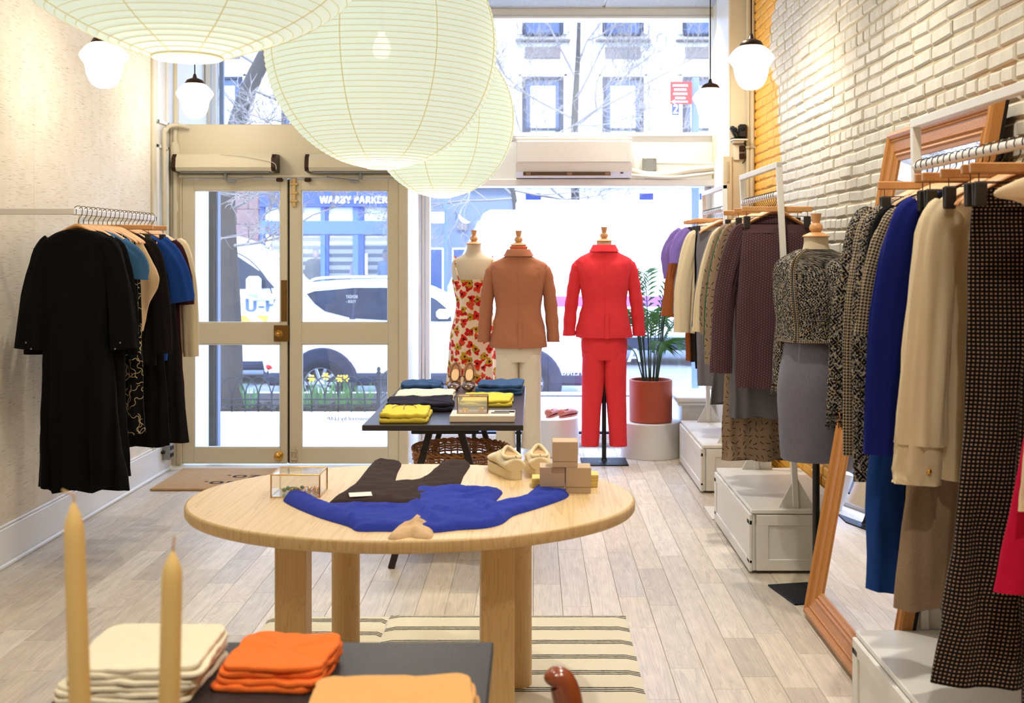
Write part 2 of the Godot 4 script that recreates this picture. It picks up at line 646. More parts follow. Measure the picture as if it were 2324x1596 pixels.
func make_materials() -> void:
	var n1 := noise_bytes(512, 512, 0.02, 4, 1)
	var n2 := noise_bytes(512, 512, 0.06, 3, 2)
	var fine := noise_bytes(512, 512, 0.3, 2, 3)
	var N := func(b: PackedByteArray, x: int, y: int) -> float: return b[(y & 511) * 512 + (x & 511)] / 255.0
	T.weave = grey_picture(256, 256, func(x, y):
		return 0.90 + 0.07 * (0.5 + 0.5 * sin(x * PI / 2.0) * sin(y * PI / 2.0)) + 0.06 * (N.call(fine, x * 2, y * 2) - 0.5) + 0.05 * (N.call(n1, x * 2, y * 2) - 0.5))
	# boards: growth rings as wavy lines that run along v
	var long := noise_bytes(512, 512, 0.012, 3, 5, Vector2(1, 8))
	var hair := noise_bytes(512, 512, 0.25, 2, 6, Vector2(1, 16))
	var ring := func(x: int, y: int, dense: float) -> float:
		var r = dense * (x / 512.0) + 5.5 * N.call(long, x, y)
		var f = r - floorf(r)
		return pow(f, 3.0) * 0.8 + 0.2 * N.call(hair, x, y)
	T.oak = picture(512, 512, func(x, y):
		var g: float = ring.call(x, y, 9.0)
		var b: float = 0.95 + 0.09 * (N.call(n1, x, y) - 0.5) - 0.11 * g
		return Color(b, b * 0.985, b * 0.965))
	T.ash = picture(512, 512, func(x, y):
		var g: float = ring.call(x, y, 13.0)
		return Color(0.885, 0.77, 0.57).lerp(Color(0.74, 0.585, 0.385), clampf(g * 0.85 + 0.15 * N.call(hair, x, y), 0, 1) * 0.62))
	T.beech = picture(256, 256, func(x, y):
		var g: float = 0.5 * N.call(hair, x, y * 2) + 0.5 * N.call(long, x, y)
		return Color(0.90, 0.69, 0.46).lerp(Color(0.76, 0.53, 0.32), g))
	T.gilt = picture(256, 256, func(x, y):
		var g: float = 0.7 * N.call(hair, x, y * 2) + 0.3 * N.call(fine, x, y)
		return Color(0.80, 0.56, 0.29).lerp(Color(0.60, 0.37, 0.16), g * 0.9))
	T.ebony = picture(256, 256, func(x, y):
		var g: float = N.call(hair, x, y * 2)
		return Color(0.22, 0.19, 0.19).lerp(Color(0.13, 0.11, 0.115), g))
	# grasscloth wall covering: fibres along u
	var fibre := noise_bytes(1024, 1024, 0.30, 2, 8, Vector2(26, 1))
	var patch := noise_bytes(1024, 1024, 0.008, 3, 9)
	T.grass = picture(1024, 1024, func(x, y):
		var f := fibre[y * 1024 + x] / 255.0
		var p := patch[y * 1024 + x] / 255.0
		var c := Color(0.86, 0.81, 0.72).lerp(Color(0.90, 0.86, 0.79), p)
		c = c.lerp(Color(0.80, 0.73, 0.63), clampf((f - 0.52) * 1.6, 0, 0.55))
		var h := hash(Vector2i(x / 3, y)) % 1000
		return c.lerp(Color(0.36, 0.28, 0.20), clampf((f - 0.76) * 5.0, 0, 0.5) * (0.55 + 0.45 * (h % 10) / 10.0)))
	# painted bricks: whitewash with a large yellow painted figure
	var edge := [[0.0, 5.9], [0.35, 6.0], [1.0, 6.75], [1.5, 7.05], [2.0, 7.3], [2.45, 7.42], [2.62, 7.44], [2.72, 7.62], [2.9, 7.70], [3.05, 7.66], [3.3, 7.38], [3.6, 7.3]]
	T.paint = picture(1024, 768, func(x, y):
		var depth = 3.0 + 6.0 * x / 1024.0
		var hgt = 4.0 * (1.0 - y / 768.0)
		var lim := 7.3
		for k in edge.size() - 1:
			if hgt >= edge[k][0] and hgt < edge[k + 1][0]:
				lim = lerpf(edge[k][1], edge[k + 1][1], smoothstep(0.0, 1.0, (hgt - edge[k][0]) / (edge[k + 1][0] - edge[k][0])))
		var g: float = 0.94 + 0.09 * (N.call(n2, x, y) - 0.5) + 0.05 * (N.call(fine, x, y) - 0.5)
		if depth > lim: return Color(0.96 * g, 0.70 * g, 0.20 * g)
		var dirt := clampf((N.call(n1, x, y) - 0.58) * 2.0, 0.0, 0.5)
		return Color(0.85 * g, 0.825 * g, 0.765 * g).lerp(Color(0.74, 0.68, 0.58), dirt * 0.5))
	T.grit = grey_picture(256, 256, func(x, y): return 0.55 * N.call(fine, x * 2, y * 2) + 0.45 * N.call(n2, x * 2, y * 2))
	T.concrete = grey_picture(256, 256, func(x, y): return 0.86 + 0.14 * (N.call(fine, x * 2, y * 2) - 0.5) + 0.12 * (N.call(n1, x * 2, y * 2) - 0.5))
	T.bark = grey_picture(256, 256, func(x, y): return 0.45 + 0.9 * absf(N.call(hair, x * 2, y) - 0.5) + 0.3 * (N.call(n2, x * 2, y * 2) - 0.5))
	T.emboss = grey_picture(256, 256, func(x, y): return 0.5 + 0.5 * sin(N.call(n2, x * 2, y * 2) * 26.0))
	# cloths
	var r2 := RandomNumberGenerator.new()
	r2.seed = 9
	var im := Image.create(512, 512, false, Image.FORMAT_RGB8)      # cream looping lines on black
	im.fill(Color(0.02, 0.02, 0.025))
	for k in 64:
		var p := Vector2((k % 8 + r2.randf()) * 64, (int(k / 8.0) + r2.randf()) * 64)
		var a := r2.randf() * TAU
		var turn := r2.randf_range(-0.06, 0.06)
		for s in 110:
			if s % 24 == 0: turn = r2.randf_range(0.03, 0.13) * (1.0 if int(s / 24.0) % 2 else -1.0)
			a += turn
			p += Vector2(cos(a), sin(a)) * 1.4
			for dx in range(-1, 2):
				for dy in range(-1, 2): im.set_pixel(posmod(int(p.x) + dx, 512), posmod(int(p.y) + dy, 512), Color(0.78, 0.68, 0.52))
	T.squiggle = ImageTexture.create_from_image(im)
	var fl := Image.create(512, 512, false, Image.FORMAT_RGB8)      # red, ochre and dark blossoms on cream
	fl.fill(Color(0.93, 0.83, 0.70))
	var blot := func(img: Image, c: Vector2, r: float, col: Color, wob: float) -> void:
		for dy in range(-int(r * 1.4), int(r * 1.4) + 1):
			for dx in range(-int(r * 1.4), int(r * 1.4) + 1):
				var t := atan2(dy, dx)
				if Vector2(dx, dy).length() < r * (1.0 + 0.22 * sin(t * 3.0 + wob) + 0.1 * sin(t * 5.0 - wob)): img.set_pixel(posmod(int(c.x) + dx, 512), posmod(int(c.y) + dy, 512), col)
	for k in 110:
		var c := Vector2((k % 11 + 0.25 + 0.5 * r2.randf()) * 46.5, (int(k / 11.0) + 0.2 + 0.6 * r2.randf() + 0.5 * (k % 2)) * 51.2)
		var w := r2.randf() * TAU
		var off := Vector2(cos(w), sin(w))
		if k % 3 == 0: blot.call(fl, c + off * 19, 13.0, Color(0.62, 0.50, 0.16), w)
		blot.call(fl, c, r2.randf_range(18, 26), [Color(0.84, 0.16, 0.10), Color(0.88, 0.28, 0.16), Color(0.75, 0.58, 0.14), Color(0.80, 0.12, 0.10)][k % 4], w)
		blot.call(fl, c + off * 6, r2.randf_range(6, 10), Color(0.30, 0.06, 0.08), w + 1.0)
		if k % 2: blot.call(fl, c + off * 4, 5.0, Color(0.85, 0.45, 0.25), w)
	T.floral = ImageTexture.create_from_image(fl)
	T.tweed = picture(512, 512, func(x, y):
		var a: float = N.call(n2, x, y)
		var h := hash(Vector2i(x / 3, y / 4)) % 100
		var stripe := sin((x * (1 if a > 0.5 else -1) + y) * 0.55)
		var c := Color(0.035, 0.03, 0.04)
		if h < 20 or stripe > 0.72: c = Color(0.66, 0.62, 0.57)
		if h > 95: c = Color(0.62, 0.50, 0.30)
		if h > 84 and h < 90: c = Color(0.38, 0.34, 0.34)
		return c)
	T.hounds = picture(64, 64, func(x, y):
		var a := int(x / 8) % 2
		var b := int(y / 8) % 2
		var d := int((x + y) / 4) % 2
		var on_line := (a == 1 and b == 1) or (a != b and d == 1)
		return Color(0.70, 0.62, 0.52) if on_line else Color(0.035, 0.028, 0.03))
	T.dotcheck = picture(64, 64, func(x, y):
		var fx = (x % 16) / 16.0
		var fy = (y % 16) / 16.0
		var dot = fx > 0.30 and fx < 0.78 and fy > 0.28 and fy < 0.74
		return Color(0.60, 0.50, 0.43) if dot else Color(0.055, 0.036, 0.032))
	T.taupe = picture(256, 256, func(x, y):
		var h := hash(Vector2i(x / 2, y / 2)) % 100
		var s := 0.5 + 0.5 * sin(y * TAU / 8.0)
		return Color(0.40, 0.32, 0.25).lerp(Color(0.70, 0.60, 0.50), clampf(0.5 * s + 0.006 * h, 0, 1)))
	var dash := Image.create(256, 256, false, Image.FORMAT_RGB8)     # black dashes on tan
	dash.fill(Color(0.56, 0.47, 0.39))
	for k in 120:
		var c := Vector2((k % 11) * 23.3 + r2.randf_range(-5, 5), int(k / 11.0) * 23.3 + r2.randf_range(-5, 5))
		var a := r2.randf() * PI
		for s in 30:
			var q := c + Vector2(cos(a), sin(a)) * (s * 0.45 - 6.0)
			for d in [Vector2.ZERO, Vector2(1, 0), Vector2(0, 1), Vector2(1, 1)]: dash.set_pixel(posmod(int(q.x + d.x), 256), posmod(int(q.y + d.y), 256), Color(0.06, 0.05, 0.05))
	T.dash = ImageTexture.create_from_image(dash)
	T.knit = picture(128, 128, func(x, y):
		var sx = x % 16
		var sy = (y + (8 if int(x / 16.0) % 2 else 0)) % 16
		var g := 1.0 - clampf(Vector2(sx - 7.5, (sy - 7.5) * 1.1).length() / 9.0, 0.0, 1.0)
		return Color(0.25, 0.17, 0.19).lerp(Color(0.45, 0.33, 0.355), g))
	T.suit = picture(256, 256, func(x, y):
		var g: float = 0.9 + 0.2 * (N.call(hair, x * 2, y) - 0.5) + 0.08 * (N.call(fine, x, y) - 0.5)
		return Color(0.46 * g, 0.455 * g, 0.51 * g))
	T.coir = picture(512, 512, func(x, y):
		var g: float = 0.8 + 0.4 * (N.call(fine, x, y) - 0.5) + 0.25 * (N.call(hair, y, x) - 0.5)
		return Color(0.86 * g, 0.68 * g, 0.46 * g))
	T.rug = picture(128, 512, func(x, y):
		var g: float = 0.93 + 0.05 * (N.call(fine, x * 4, y) - 0.5)
		var t = float(y) / 512.0 * 1.0 + 0.008 * (N.call(n1, x * 4, 40) - 0.5)
		for c in [0.40, 0.50, 0.60]:
			if absf(t - c) < 0.028 + 0.012 * (N.call(n2, x * 4, int(c * 90.0)) - 0.5): return Color(0.09, 0.07, 0.075)
		return Color(0.90 * g, 0.86 * g, 0.76 * g))

	M.oak = []
	for k in 7:
		var tone: Color = [Color(0.86, 0.82, 0.765), Color(0.89, 0.855, 0.805), Color(0.81, 0.77, 0.72), Color(0.87, 0.825, 0.76), Color(0.91, 0.875, 0.825), Color(0.83, 0.80, 0.765), Color(0.88, 0.835, 0.785)][k]
		M.oak.append(mat(tone, 0.42, {"tex": T.oak, "world": true, "scale": Vector3(1.9, 1.0, 0.55), "offset": Vector3(0.37 * k, 0, 0.23 * k)}))
	M.groove = mat(Color(0.16, 0.12, 0.10), 0.9)
	M.grass = mat(Color(1, 1, 1), 0.85, {"tex": T.grass, "world": true, "scale": Vector3(0.7, 0.7, 0.7)})
	M.brick = mat(Color.WHITE, 0.6, {"tex": T.paint, "world": true, "scale": Vector3(1, 0.25, 1.0 / 6.0), "offset": Vector3(0, 0, 0.5), "bump": T.grit, "relief": 0.12})
	M.mortar = mat(Color(0.93, 0.88, 0.80), 0.85, {"tex": T.paint, "world": true, "scale": Vector3(1, 0.25, 1.0 / 6.0), "offset": Vector3(0, 0, 0.5)})
	M.white = mat(Color(0.88, 0.87, 0.85), 0.45)
	M.enamel = mat(Color(0.90, 0.89, 0.87), 0.3)
	M.plaster = mat(Color(0.88, 0.87, 0.85), 0.9)
	M.cream = mat(Color(0.80, 0.755, 0.65), 0.4)
	M.cream_dark = mat(Color(0.72, 0.66, 0.55), 0.5)
	M.emboss = mat(Color(0.84, 0.84, 0.83), 0.6, {"bump": T.emboss, "relief": 0.5, "tri": true, "scale": 3.0, "tex": T.concrete})
	M.glass = mat(Color(0.93, 0.97, 1.0), 0.0, {"alpha": 0.06})
	M.shop_glass = mat(Color(0.78, 0.88, 1.0), 0.02, {"alpha": 0.03})
	M.car_glass = mat(Color(0.08, 0.11, 0.17), 0.08, {"spec": 0.3})
	M.box_glass = mat(Color(0.95, 0.97, 0.95), 0.02, {"alpha": 0.10})
	M.black = mat(Color(0.03, 0.03, 0.033), 0.4)
	M.iron = mat(Color(0.07, 0.09, 0.13), 0.5, {"spec": 0.3})
	M.rubber = mat(Color(0.04, 0.07, 0.13), 0.8, {"spec": 0.2})  # tyre black with the bluish haze of the glass painted in
	M.brass = mat(Color(0.80, 0.60, 0.28), 0.28, {"metal": 1.0})
	M.old_brass = mat(Color(0.52, 0.38, 0.20), 0.42, {"metal": 0.9})
	M.gold = mat(Color(0.98, 0.76, 0.34), 0.2, {"metal": 1.0})
	M.steel = mat(Color(0.62, 0.60, 0.58), 0.3, {"metal": 1.0})
	M.wire = mat(Color(0.36, 0.32, 0.29), 0.32, {"metal": 1.0})
	M.ash = mat(Color(1, 1, 1), 0.4, {"tex": T.ash, "tri": true, "scale": Vector3(1.5, 1.5, 0.45)})
	M.ash_leg = mat(Color(0.97, 0.95, 0.92), 0.45, {"tex": T.ash, "tri": true, "scale": Vector3(3.0, 0.9, 3.0)})
	M.beech = mat(Color.WHITE, 0.42, {"tex": T.beech, "tri": true, "scale": Vector3(3.0, 9.0, 9.0)})
	M.gilt = mat(Color(1, 1, 1), 0.4, {"tex": T.gilt, "tri": true, "scale": Vector3(9.0, 1.2, 9.0)})
	M.gilt_rail = mat(Color(1, 1, 1), 0.4, {"tex": T.gilt, "tri": true, "scale": Vector3(9.0, 9.0, 1.2)})
	M.ebony = mat(Color.WHITE, 0.48, {"spec": 0.35, "tex": T.ebony, "tri": true, "scale": Vector3(6.0, 6.0, 1.2)})
	M.ebony_gloss = mat(Color.WHITE, 0.30, {"tex": T.ebony, "tri": true, "scale": Vector3(6.0, 6.0, 1.2)})
	M.mirror = mat(Color(0.96, 0.96, 0.97), 0.0, {"metal": 1.0})
	M.coir = mat(Color.WHITE, 1.0, {"tex": T.coir, "world": true, "scale": 1.4, "bump": T.coir, "relief": 0.3})
	M.rug = mat(Color.WHITE, 1.0, {"tex": T.rug, "scale": Vector3(1.6, 6.1, 1), "bump": T.weave, "relief": 0.05})
	M.ink = mat(Color(0.05, 0.045, 0.05), 0.9)
	M.form_cloth = mat(Color(0.86, 0.79, 0.67), 0.9, {"tex": T.weave, "scale": 20.0})
	M.wax = mat(Color(0.90, 0.77, 0.50), 0.45, {"back": Color(0.25, 0.18, 0.08)})
	M.terracotta = mat(Color(0.68, 0.31, 0.21), 0.5)
	M.soil = mat(Color(0.10, 0.07, 0.05), 1.0, {"bump": T.grit, "relief": 1.0, "tri": true, "scale": 6.0})
	M.palm = mat(Color(0.24, 0.42, 0.24), 0.5, {"back": Color(0.22, 0.36, 0.16)})
	M.palm_stem = mat(Color(0.15, 0.25, 0.12), 0.5)
	M.wicker = mat(Color(0.74, 0.52, 0.34), 0.6)
	M.paper = mat(Color(0.80, 0.84, 0.76), 0.9, {"glow": Color(0.90, 0.96, 0.91), "energy": 0.60, "alpha": 0.95})
	M.filament = mat(Color(1, 1, 1), 0.5, {"glow": Color(1.0, 0.98, 0.92), "energy": 6.0})
	M.paper_hoop = mat(Color(0.76, 0.70, 0.54), 0.9, {"glow": Color(0.90, 0.87, 0.70), "energy": 0.46})
	M.opal = mat(Color(0.95, 0.95, 0.93), 0.25, {"glow": Color(1.0, 0.96, 0.90), "energy": 2.2})
	M.downlight = mat(Color(0.95, 0.95, 0.93), 0.4, {"glow": Color(1.0, 0.95, 0.86), "energy": 4.0})
	M.bronze = mat(Color(0.22, 0.13, 0.085), 0.4, {"metal": 0.6})
	M.plastic = mat(Color(0.86, 0.83, 0.76), 0.35)
	M.grey_metal = mat(Color(0.55, 0.56, 0.55), 0.45, {"metal": 0.4})
	# street
	M.concrete = mat(Color(0.86, 0.86, 0.86), 0.9, {"tex": T.concrete, "world": true, "scale": 0.6})
	M.asphalt = mat(Color(0.50, 0.52, 0.56), 0.95, {"tex": T.concrete, "world": true, "scale": 0.8})
	M.bark = mat(Color(0.30, 0.265, 0.26), 0.95, {"tex": T.bark, "scale": Vector3(3.2, 0.7, 1), "bump": T.bark, "relief": 1.2})
	M.twig = mat(Color(0.44, 0.41, 0.39), 0.9)
	M.limestone = mat(Color(0.86, 0.84, 0.80), 0.9, {"tex": T.concrete, "world": true, "scale": 0.3})
	M.relief_stone = mat(Color(0.70, 0.63, 0.60), 0.9, {"bump": T.emboss, "relief": 8.0, "tri": true, "scale": 1.2, "tex": T.concrete})
	M.brownstone = mat(Color(0.46, 0.37, 0.37), 0.9, {"tex": T.concrete, "world": true, "scale": 0.3})
	M.grey_front = mat(Color(0.34, 0.38, 0.46), 0.8, {"spec": 0.2})
	M.shop_blue = mat(Color(0.21, 0.28, 0.50), 0.6, {"spec": 0.2})
	M.shop_blue_light = mat(Color(0.29, 0.37, 0.60), 0.6, {"spec": 0.2})
	M.shop_dark = mat(Color(0.18, 0.20, 0.24), 0.8)
	M.shelf = mat(Color(0.82, 0.78, 0.68), 0.6)
	M.car_white = mat(Color(0.88, 0.89, 0.90), 0.25, {"coat": 0.8})
	M.car_trim = mat(Color(0.06, 0.10, 0.19), 0.6, {"spec": 0.3})  # dark trim, blue haze of the street view put into its colour
	M.alloy = mat(Color(0.62, 0.64, 0.68), 0.3, {"metal": 0.8})
	M.red_lens = mat(Color(0.75, 0.08, 0.10), 0.2)
	M.lens = mat(Color(0.62, 0.68, 0.76), 0.1, {"metal": 0.3})
	M.sign_red = mat(Color(0.62, 0.05, 0.09), 0.6, {"spec": 0.2})
	M.sign_blue = mat(Color(0.04, 0.15, 0.38), 0.6, {"spec": 0.2})
	M.pole = mat(Color(0.24, 0.32, 0.44), 0.5)
	M.orange_paint = mat(Color(0.90, 0.58, 0.14), 0.4)
	M.purple_paint = mat(Color(0.50, 0.28, 0.62), 0.4)
	M.leaf = mat(Color(0.22, 0.40, 0.20), 0.6, {"back": Color(0.15, 0.26, 0.08)})
	M.petal = mat(Color(0.95, 0.80, 0.18), 0.6)
	M.pane = mat(Color(0.14, 0.22, 0.36), 0.1, {"spec": 0.4})
	M.blind = mat(Color(0.74, 0.76, 0.78), 0.8)
	M.vinyl = mat(Color(0.93, 0.94, 0.95), 0.6)
	M.glass_vinyl = mat(Color(0.93, 0.94, 0.95), 0.6, {"back": Color(0.95, 0.95, 0.95)})
	M.skin = mat(Color(0.50, 0.34, 0.26), 0.7)
	# garments
	M.jet = cloth(Color(0.045, 0.045, 0.052), 0.12)
	M.jet_warm = cloth(Color(0.1, 0.08, 0.08), 0.15)
	M.navy = cloth(Color(0.13, 0.12, 0.17), 0.2)
	M.denim_blue = cloth(Color(0.25, 0.41, 0.57))
	M.royal = cloth(Color(0.13, 0.28, 0.58))
	M.cobalt = cloth(Color(0.19, 0.25, 0.66), 0.3)
	M.coat_blue = cloth(Color(0.1, 0.14, 0.47), 0.3)
	M.ivory = cloth(Color(0.92, 0.84, 0.7))
	M.blush = cloth(Color(0.88, 0.74, 0.58))
	M.burgundy = cloth(Color(0.22, 0.09, 0.11))
	M.squiggle = printed(T.squiggle, 0.46)
	M.floral = printed(T.floral, 0.58)
	M.tweed = printed(T.tweed, 0.62, 0.15, 0.5)
	M.hounds = printed(T.hounds, 0.040)
	M.dotcheck = printed(T.dotcheck, 0.043)
	M.taupe = printed(T.taupe, 0.10, 0.2, 0.1)
	M.dash = printed(T.dash, 0.36)
	M.knit = printed(T.knit, 0.105, 0.15, 0.35)
	M.rib = cloth(Color(0.37, 0.27, 0.29))
	M.suit_grey = printed(T.suit, 0.2)
	M.tan = cloth(Color(0.73, 0.475, 0.35))
	M.red = cloth(Color(0.96, 0.25, 0.28), 0.3)
	M.coral = cloth(Color(0.95, 0.48, 0.33))
	M.offwhite = cloth(Color(0.93, 0.88, 0.79))
	M.lavender = cloth(Color(0.56, 0.47, 0.79))
	M.rust = cloth(Color(0.65, 0.36, 0.19))
	M.fern = cloth(Color(0.2, 0.36, 0.22))
	M.mid_grey = cloth(Color(0.46, 0.45, 0.48))
	M.brown_black = cloth(Color(0.23, 0.175, 0.165), 0.2)
	M.magenta = cloth(Color(0.78, 0.08, 0.25), 0.3)
	M.yellow_cloth = cloth(Color(0.9, 0.8, 0.3))
	M.denim = cloth(Color(0.23, 0.34, 0.5))
	M.orange_cloth = cloth(Color(0.98, 0.47, 0.2), 0.3)
	M.camel = cloth(Color(0.86, 0.66, 0.42))
	M.cream_cloth = cloth(Color(0.94, 0.9, 0.8))
	M.leather_tan = mat(Color(0.55, 0.32, 0.20), 0.35)
	M.leather_pink = mat(Color(0.72, 0.42, 0.35), 0.4)
	M.suede = mat(Color(0.55, 0.36, 0.23), 0.9)
	M.pewter = mat(Color(0.42, 0.33, 0.28), 0.22, {"metal": 0.8})
	M.insole = mat(Color(0.80, 0.64, 0.44), 0.6)
	M.sneaker = mat(Color(0.90, 0.83, 0.68), 0.55)
	M.box_card = mat(Color(0.80, 0.70, 0.58), 0.8)
	M.box_yellow = mat(Color(0.90, 0.80, 0.48), 0.8)
	M.mahogany = mat(Color(0.52, 0.25, 0.13), 0.22, {"coat": 0.7})
	M.jade = mat(Color(0.20, 0.42, 0.22), 0.3)
	M.tag = mat(Color(0.90, 0.88, 0.86), 0.7)

# ---------------------------------------------------------------- the room
func V(x: float, y: float, d: float) -> Vector3:
	return Vector3(x, y, -d)

func room() -> void:
	# floor: boards that run towards the street, 127 mm wide
	var fl := structure("floor", S().span(V(ROOM_LEFT - 0.2, -0.3, WINDOW_DEPTH + 0.1), V(ROOM_RIGHT + 0.2, -0.016, -ROOM_BACK)), M.groove, "pale oak board floor")
	var r := RandomNumberGenerator.new()
	r.seed = 77
	var far_rest := S()
	var lengths := [0.42, 0.58, 0.76, 0.95, 1.2]
	var shared := {}
	var made := 0
	var w := 0.127
	var x := ROOM_LEFT - 0.05
	while x < ROOM_RIGHT + 0.12:
		var d: float = 3.0 - r.randf() * 0.5
		while d < WINDOW_DEPTH:
			var n := r.randi() % 5
			var len: float = minf(lengths[n], WINDOW_DEPTH - d)
			if d + len > 3.75 and made < 300 and not (x > 1.1 and d < 5.0):
				var key := "%d" % roundi(len * 1000)
				if not shared.has(key): shared[key] = S().box(Vector3.ZERO, Vector3(w - 0.0012, 0.016, len - 0.0014), 0.0012).finish()
				var b := part(fl, "board", shared[key], M.oak[r.randi() % 7])
				b.position = V(x + w / 2, -0.008, d + len / 2)
				made += 1
			else:
				far_rest.box(V(x + w / 2, -0.008, d + len / 2), Vector3(w - 0.0012, 0.016, len - 0.0014), 0.0012)
			d += len
		far_rest.box(V(x + w / 2, -0.008, 0.0), Vector3(w - 0.0012, 0.016, 5.0), 0.0012)
		x += w
	var rest := part(fl, "far_boards", far_rest, M.oak[3])
	rest.set_meta("kind", "stuff")
	# ceiling
	var roof := structure("ceiling", S().span(V(ROOM_LEFT - 0.3, CEILING, WINDOW_DEPTH + 0.35), V(ROOM_RIGHT + 0.3, CEILING + 0.25, -ROOM_BACK)), M.plaster, "white plaster ceiling")
	for k in 4:
		var px := S().span(V(-2.5 + k * 1.02, CEILING - 0.018, 9.12), V(-2.5 + k * 1.02 + 1.0, CEILING, 8.2), 0.004)
		part(roof, "embossed_panel", px, M.emboss)
	structure("wall_back", S().span(V(ROOM_LEFT - 0.3, -0.3, -ROOM_BACK), V(ROOM_RIGHT + 0.3, CEILING, -ROOM_BACK - 0.2)), M.plaster, "plain white wall behind the shop floor")
	# left wall with its covering in drops of 0.9 m
	var wl := structure("wall_left", S().span(V(ROOM_LEFT - 0.3, -0.3, WINDOW_DEPTH + 0.3), V(ROOM_LEFT - 0.004, CEILING, -ROOM_BACK)), M.white, "wall covered in cream flecked grasscloth")
	var d0 := 7.83
	for k in 7:
		part(wl, "grasscloth_drop", S().span(V(ROOM_LEFT - 0.004, 0.2, d0), V(ROOM_LEFT, CEILING, d0 - 0.913), 0.0), M.grass)
		d0 -= 0.9145
	part(wl, "grasscloth_drop", S().span(V(ROOM_LEFT - 0.004, 0.2, d0), V(ROOM_LEFT, CEILING, -ROOM_BACK), 0.0), M.grass)
	structure("trim_1", S().span(V(ROOM_LEFT - 0.004, 0.19, 7.90), V(ROOM_LEFT + 0.018, CEILING, 7.835), 0.004), M.cream, "cream vertical batten at the end of the grasscloth")
	var bl := structure("baseboard_left", S().span(V(ROOM_LEFT - 0.004, 0.0, 8.22), V(ROOM_LEFT + 0.018, 0.19, -ROOM_BACK), 0.004), M.enamel, "tall white baseboard")
	part(bl, "shoe_moulding", S().span(V(ROOM_LEFT + 0.018, 0.0, 8.2), V(ROOM_LEFT + 0.036, 0.022, -ROOM_BACK), 0.006), M.enamel)
	part(bl, "cap_moulding", S().span(V(ROOM_LEFT - 0.004, 0.19, 8.2), V(ROOM_LEFT + 0.012, 0.205, -ROOM_BACK), 0.004), M.enamel)
	# white panelled end of the left wall beside the doors
	for y in [[0.24, 0.62], [0.72, 2.3], [2.45, 3.35]]:
		var fr := S()
		for e in [[7.95, 7.975], [8.165, 8.19]]: fr.span(V(ROOM_LEFT - 0.004, y[0], e[0]), V(ROOM_LEFT + 0.012, y[1], e[1]), 0.003)
		for e in [[y[0], y[0] + 0.025], [y[1] - 0.025, y[1]]]: fr.span(V(ROOM_LEFT - 0.004, e[0], 7.95), V(ROOM_LEFT + 0.012, e[1], 8.19), 0.003)
		part(wl, "panel_moulding", fr, M.enamel)
	brick_wall()

func brick_wall() -> void:
	var wr := structure("wall_right", S().span(V(ROOM_RIGHT + 0.004, -0.3, WINDOW_DEPTH + 0.3), V(ROOM_RIGHT + 0.3, CEILING, -ROOM_BACK)), M.mortar, "painted brick wall, cream with a yellow painted end by the street")
	var r := RandomNumberGenerator.new()
	r.seed = 31
	var bricks := []
	var course := 0.064
	for j in int(CEILING / course):
		var y := (j + 0.5) * course
		var d := 2.7 + (0.105 if j % 2 else 0.0) + r.randf_range(-0.03, 0.03)
		var header := j % 7 == 5
		while d < 8.26:
			var len := 0.098 if header else 0.205
			len += r.randf_range(-0.012, 0.01)
			var c := d + len / 2
			var sc := FOCAL / c
			var px := PRINCIPAL.x + ROOM_RIGHT * sc
			var py := PRINCIPAL.y - (y - EYE) * sc
			var area := len * ROOM_RIGHT * sc * sc / FOCAL * course * sc
			if px > 2340 or py < -20 or py > 560 - (2324.0 - px) * 0.02: area = 0.0
			if px > 2040 and py > 470 - (px - 2040) * 0.75: area = 0.0
			bricks.append([area, c, y, len])
			d += len + 0.011
	bricks.sort_custom(func(a, b): return a[0] > b[0])
	var variants := {}
	var rest := S()
	for k in bricks.size():
		var b: Array = bricks[k]
		var out := 0.004 + 0.006 * noise.get_noise_2d(b[1] * 9.0, b[2] * 21.0) + (0.003 if k % 5 == 0 else 0.0)
		var tilt := Basis(Vector3.UP, r.randf_range(-0.012, 0.012)) * Basis(Vector3.RIGHT, r.randf_range(-0.03, 0.03))
		var pos := V(ROOM_RIGHT + 0.018 - out, b[2] + r.randf_range(-0.003, 0.003), b[1])
		if k < 300 and b[0] > 0.0:
			var key := roundi(b[3] * 200)
			if not variants.has(key): variants[key] = brick_shape(Vector3.ZERO, key / 200.0, Basis.IDENTITY, S()).finish()
			var o := part(wr, "brick", variants[key], M.brick)
			o.transform = Transform3D(tilt, pos)
		else:
			brick_shape(pos, b[3], tilt, rest)
	part(wr, "far_bricks", rest, M.brick).set_meta("kind", "stuff")
	structure("baseboard_right", S().span(V(ROOM_RIGHT - 0.012, 0.0, 8.2), V(ROOM_RIGHT + 0.014, 0.11, -ROOM_BACK), 0.004), M.enamel, "low white baseboard under the brick wall")

func brick_shape(c: Vector3, len: float, turn: Basis, s: Shape) -> Shape:     # soft edged front, the back is in the mortar
	var h := Vector3(0.018, 0.0265, len / 2)
	var e := 0.006
	var f := []
	var m := []
	var b := []
	for q in [[-1, -1], [1, -1], [1, 1], [-1, 1]]:
		f.append(c + turn * Vector3(-h.x, q[0] * (h.y - e * 1.3), q[1] * (h.z - e * 1.3)))
		m.append(c + turn * Vector3(-h.x + e, q[0] * h.y, q[1] * h.z))
		b.append(c + turn * Vector3(h.x, q[0] * h.y, q[1] * h.z))
	s.face(f, turn * Vector3.LEFT)
	for i in 4:
		var j := (i + 1) % 4
		var o: Vector3 = (m[i] + m[j]) * 0.5 - c
		s.face([f[i], f[j], m[j], m[i]], o + turn * Vector3.LEFT * 0.01)
		s.face([m[i], m[j], b[j], b[i]], o)
	return s

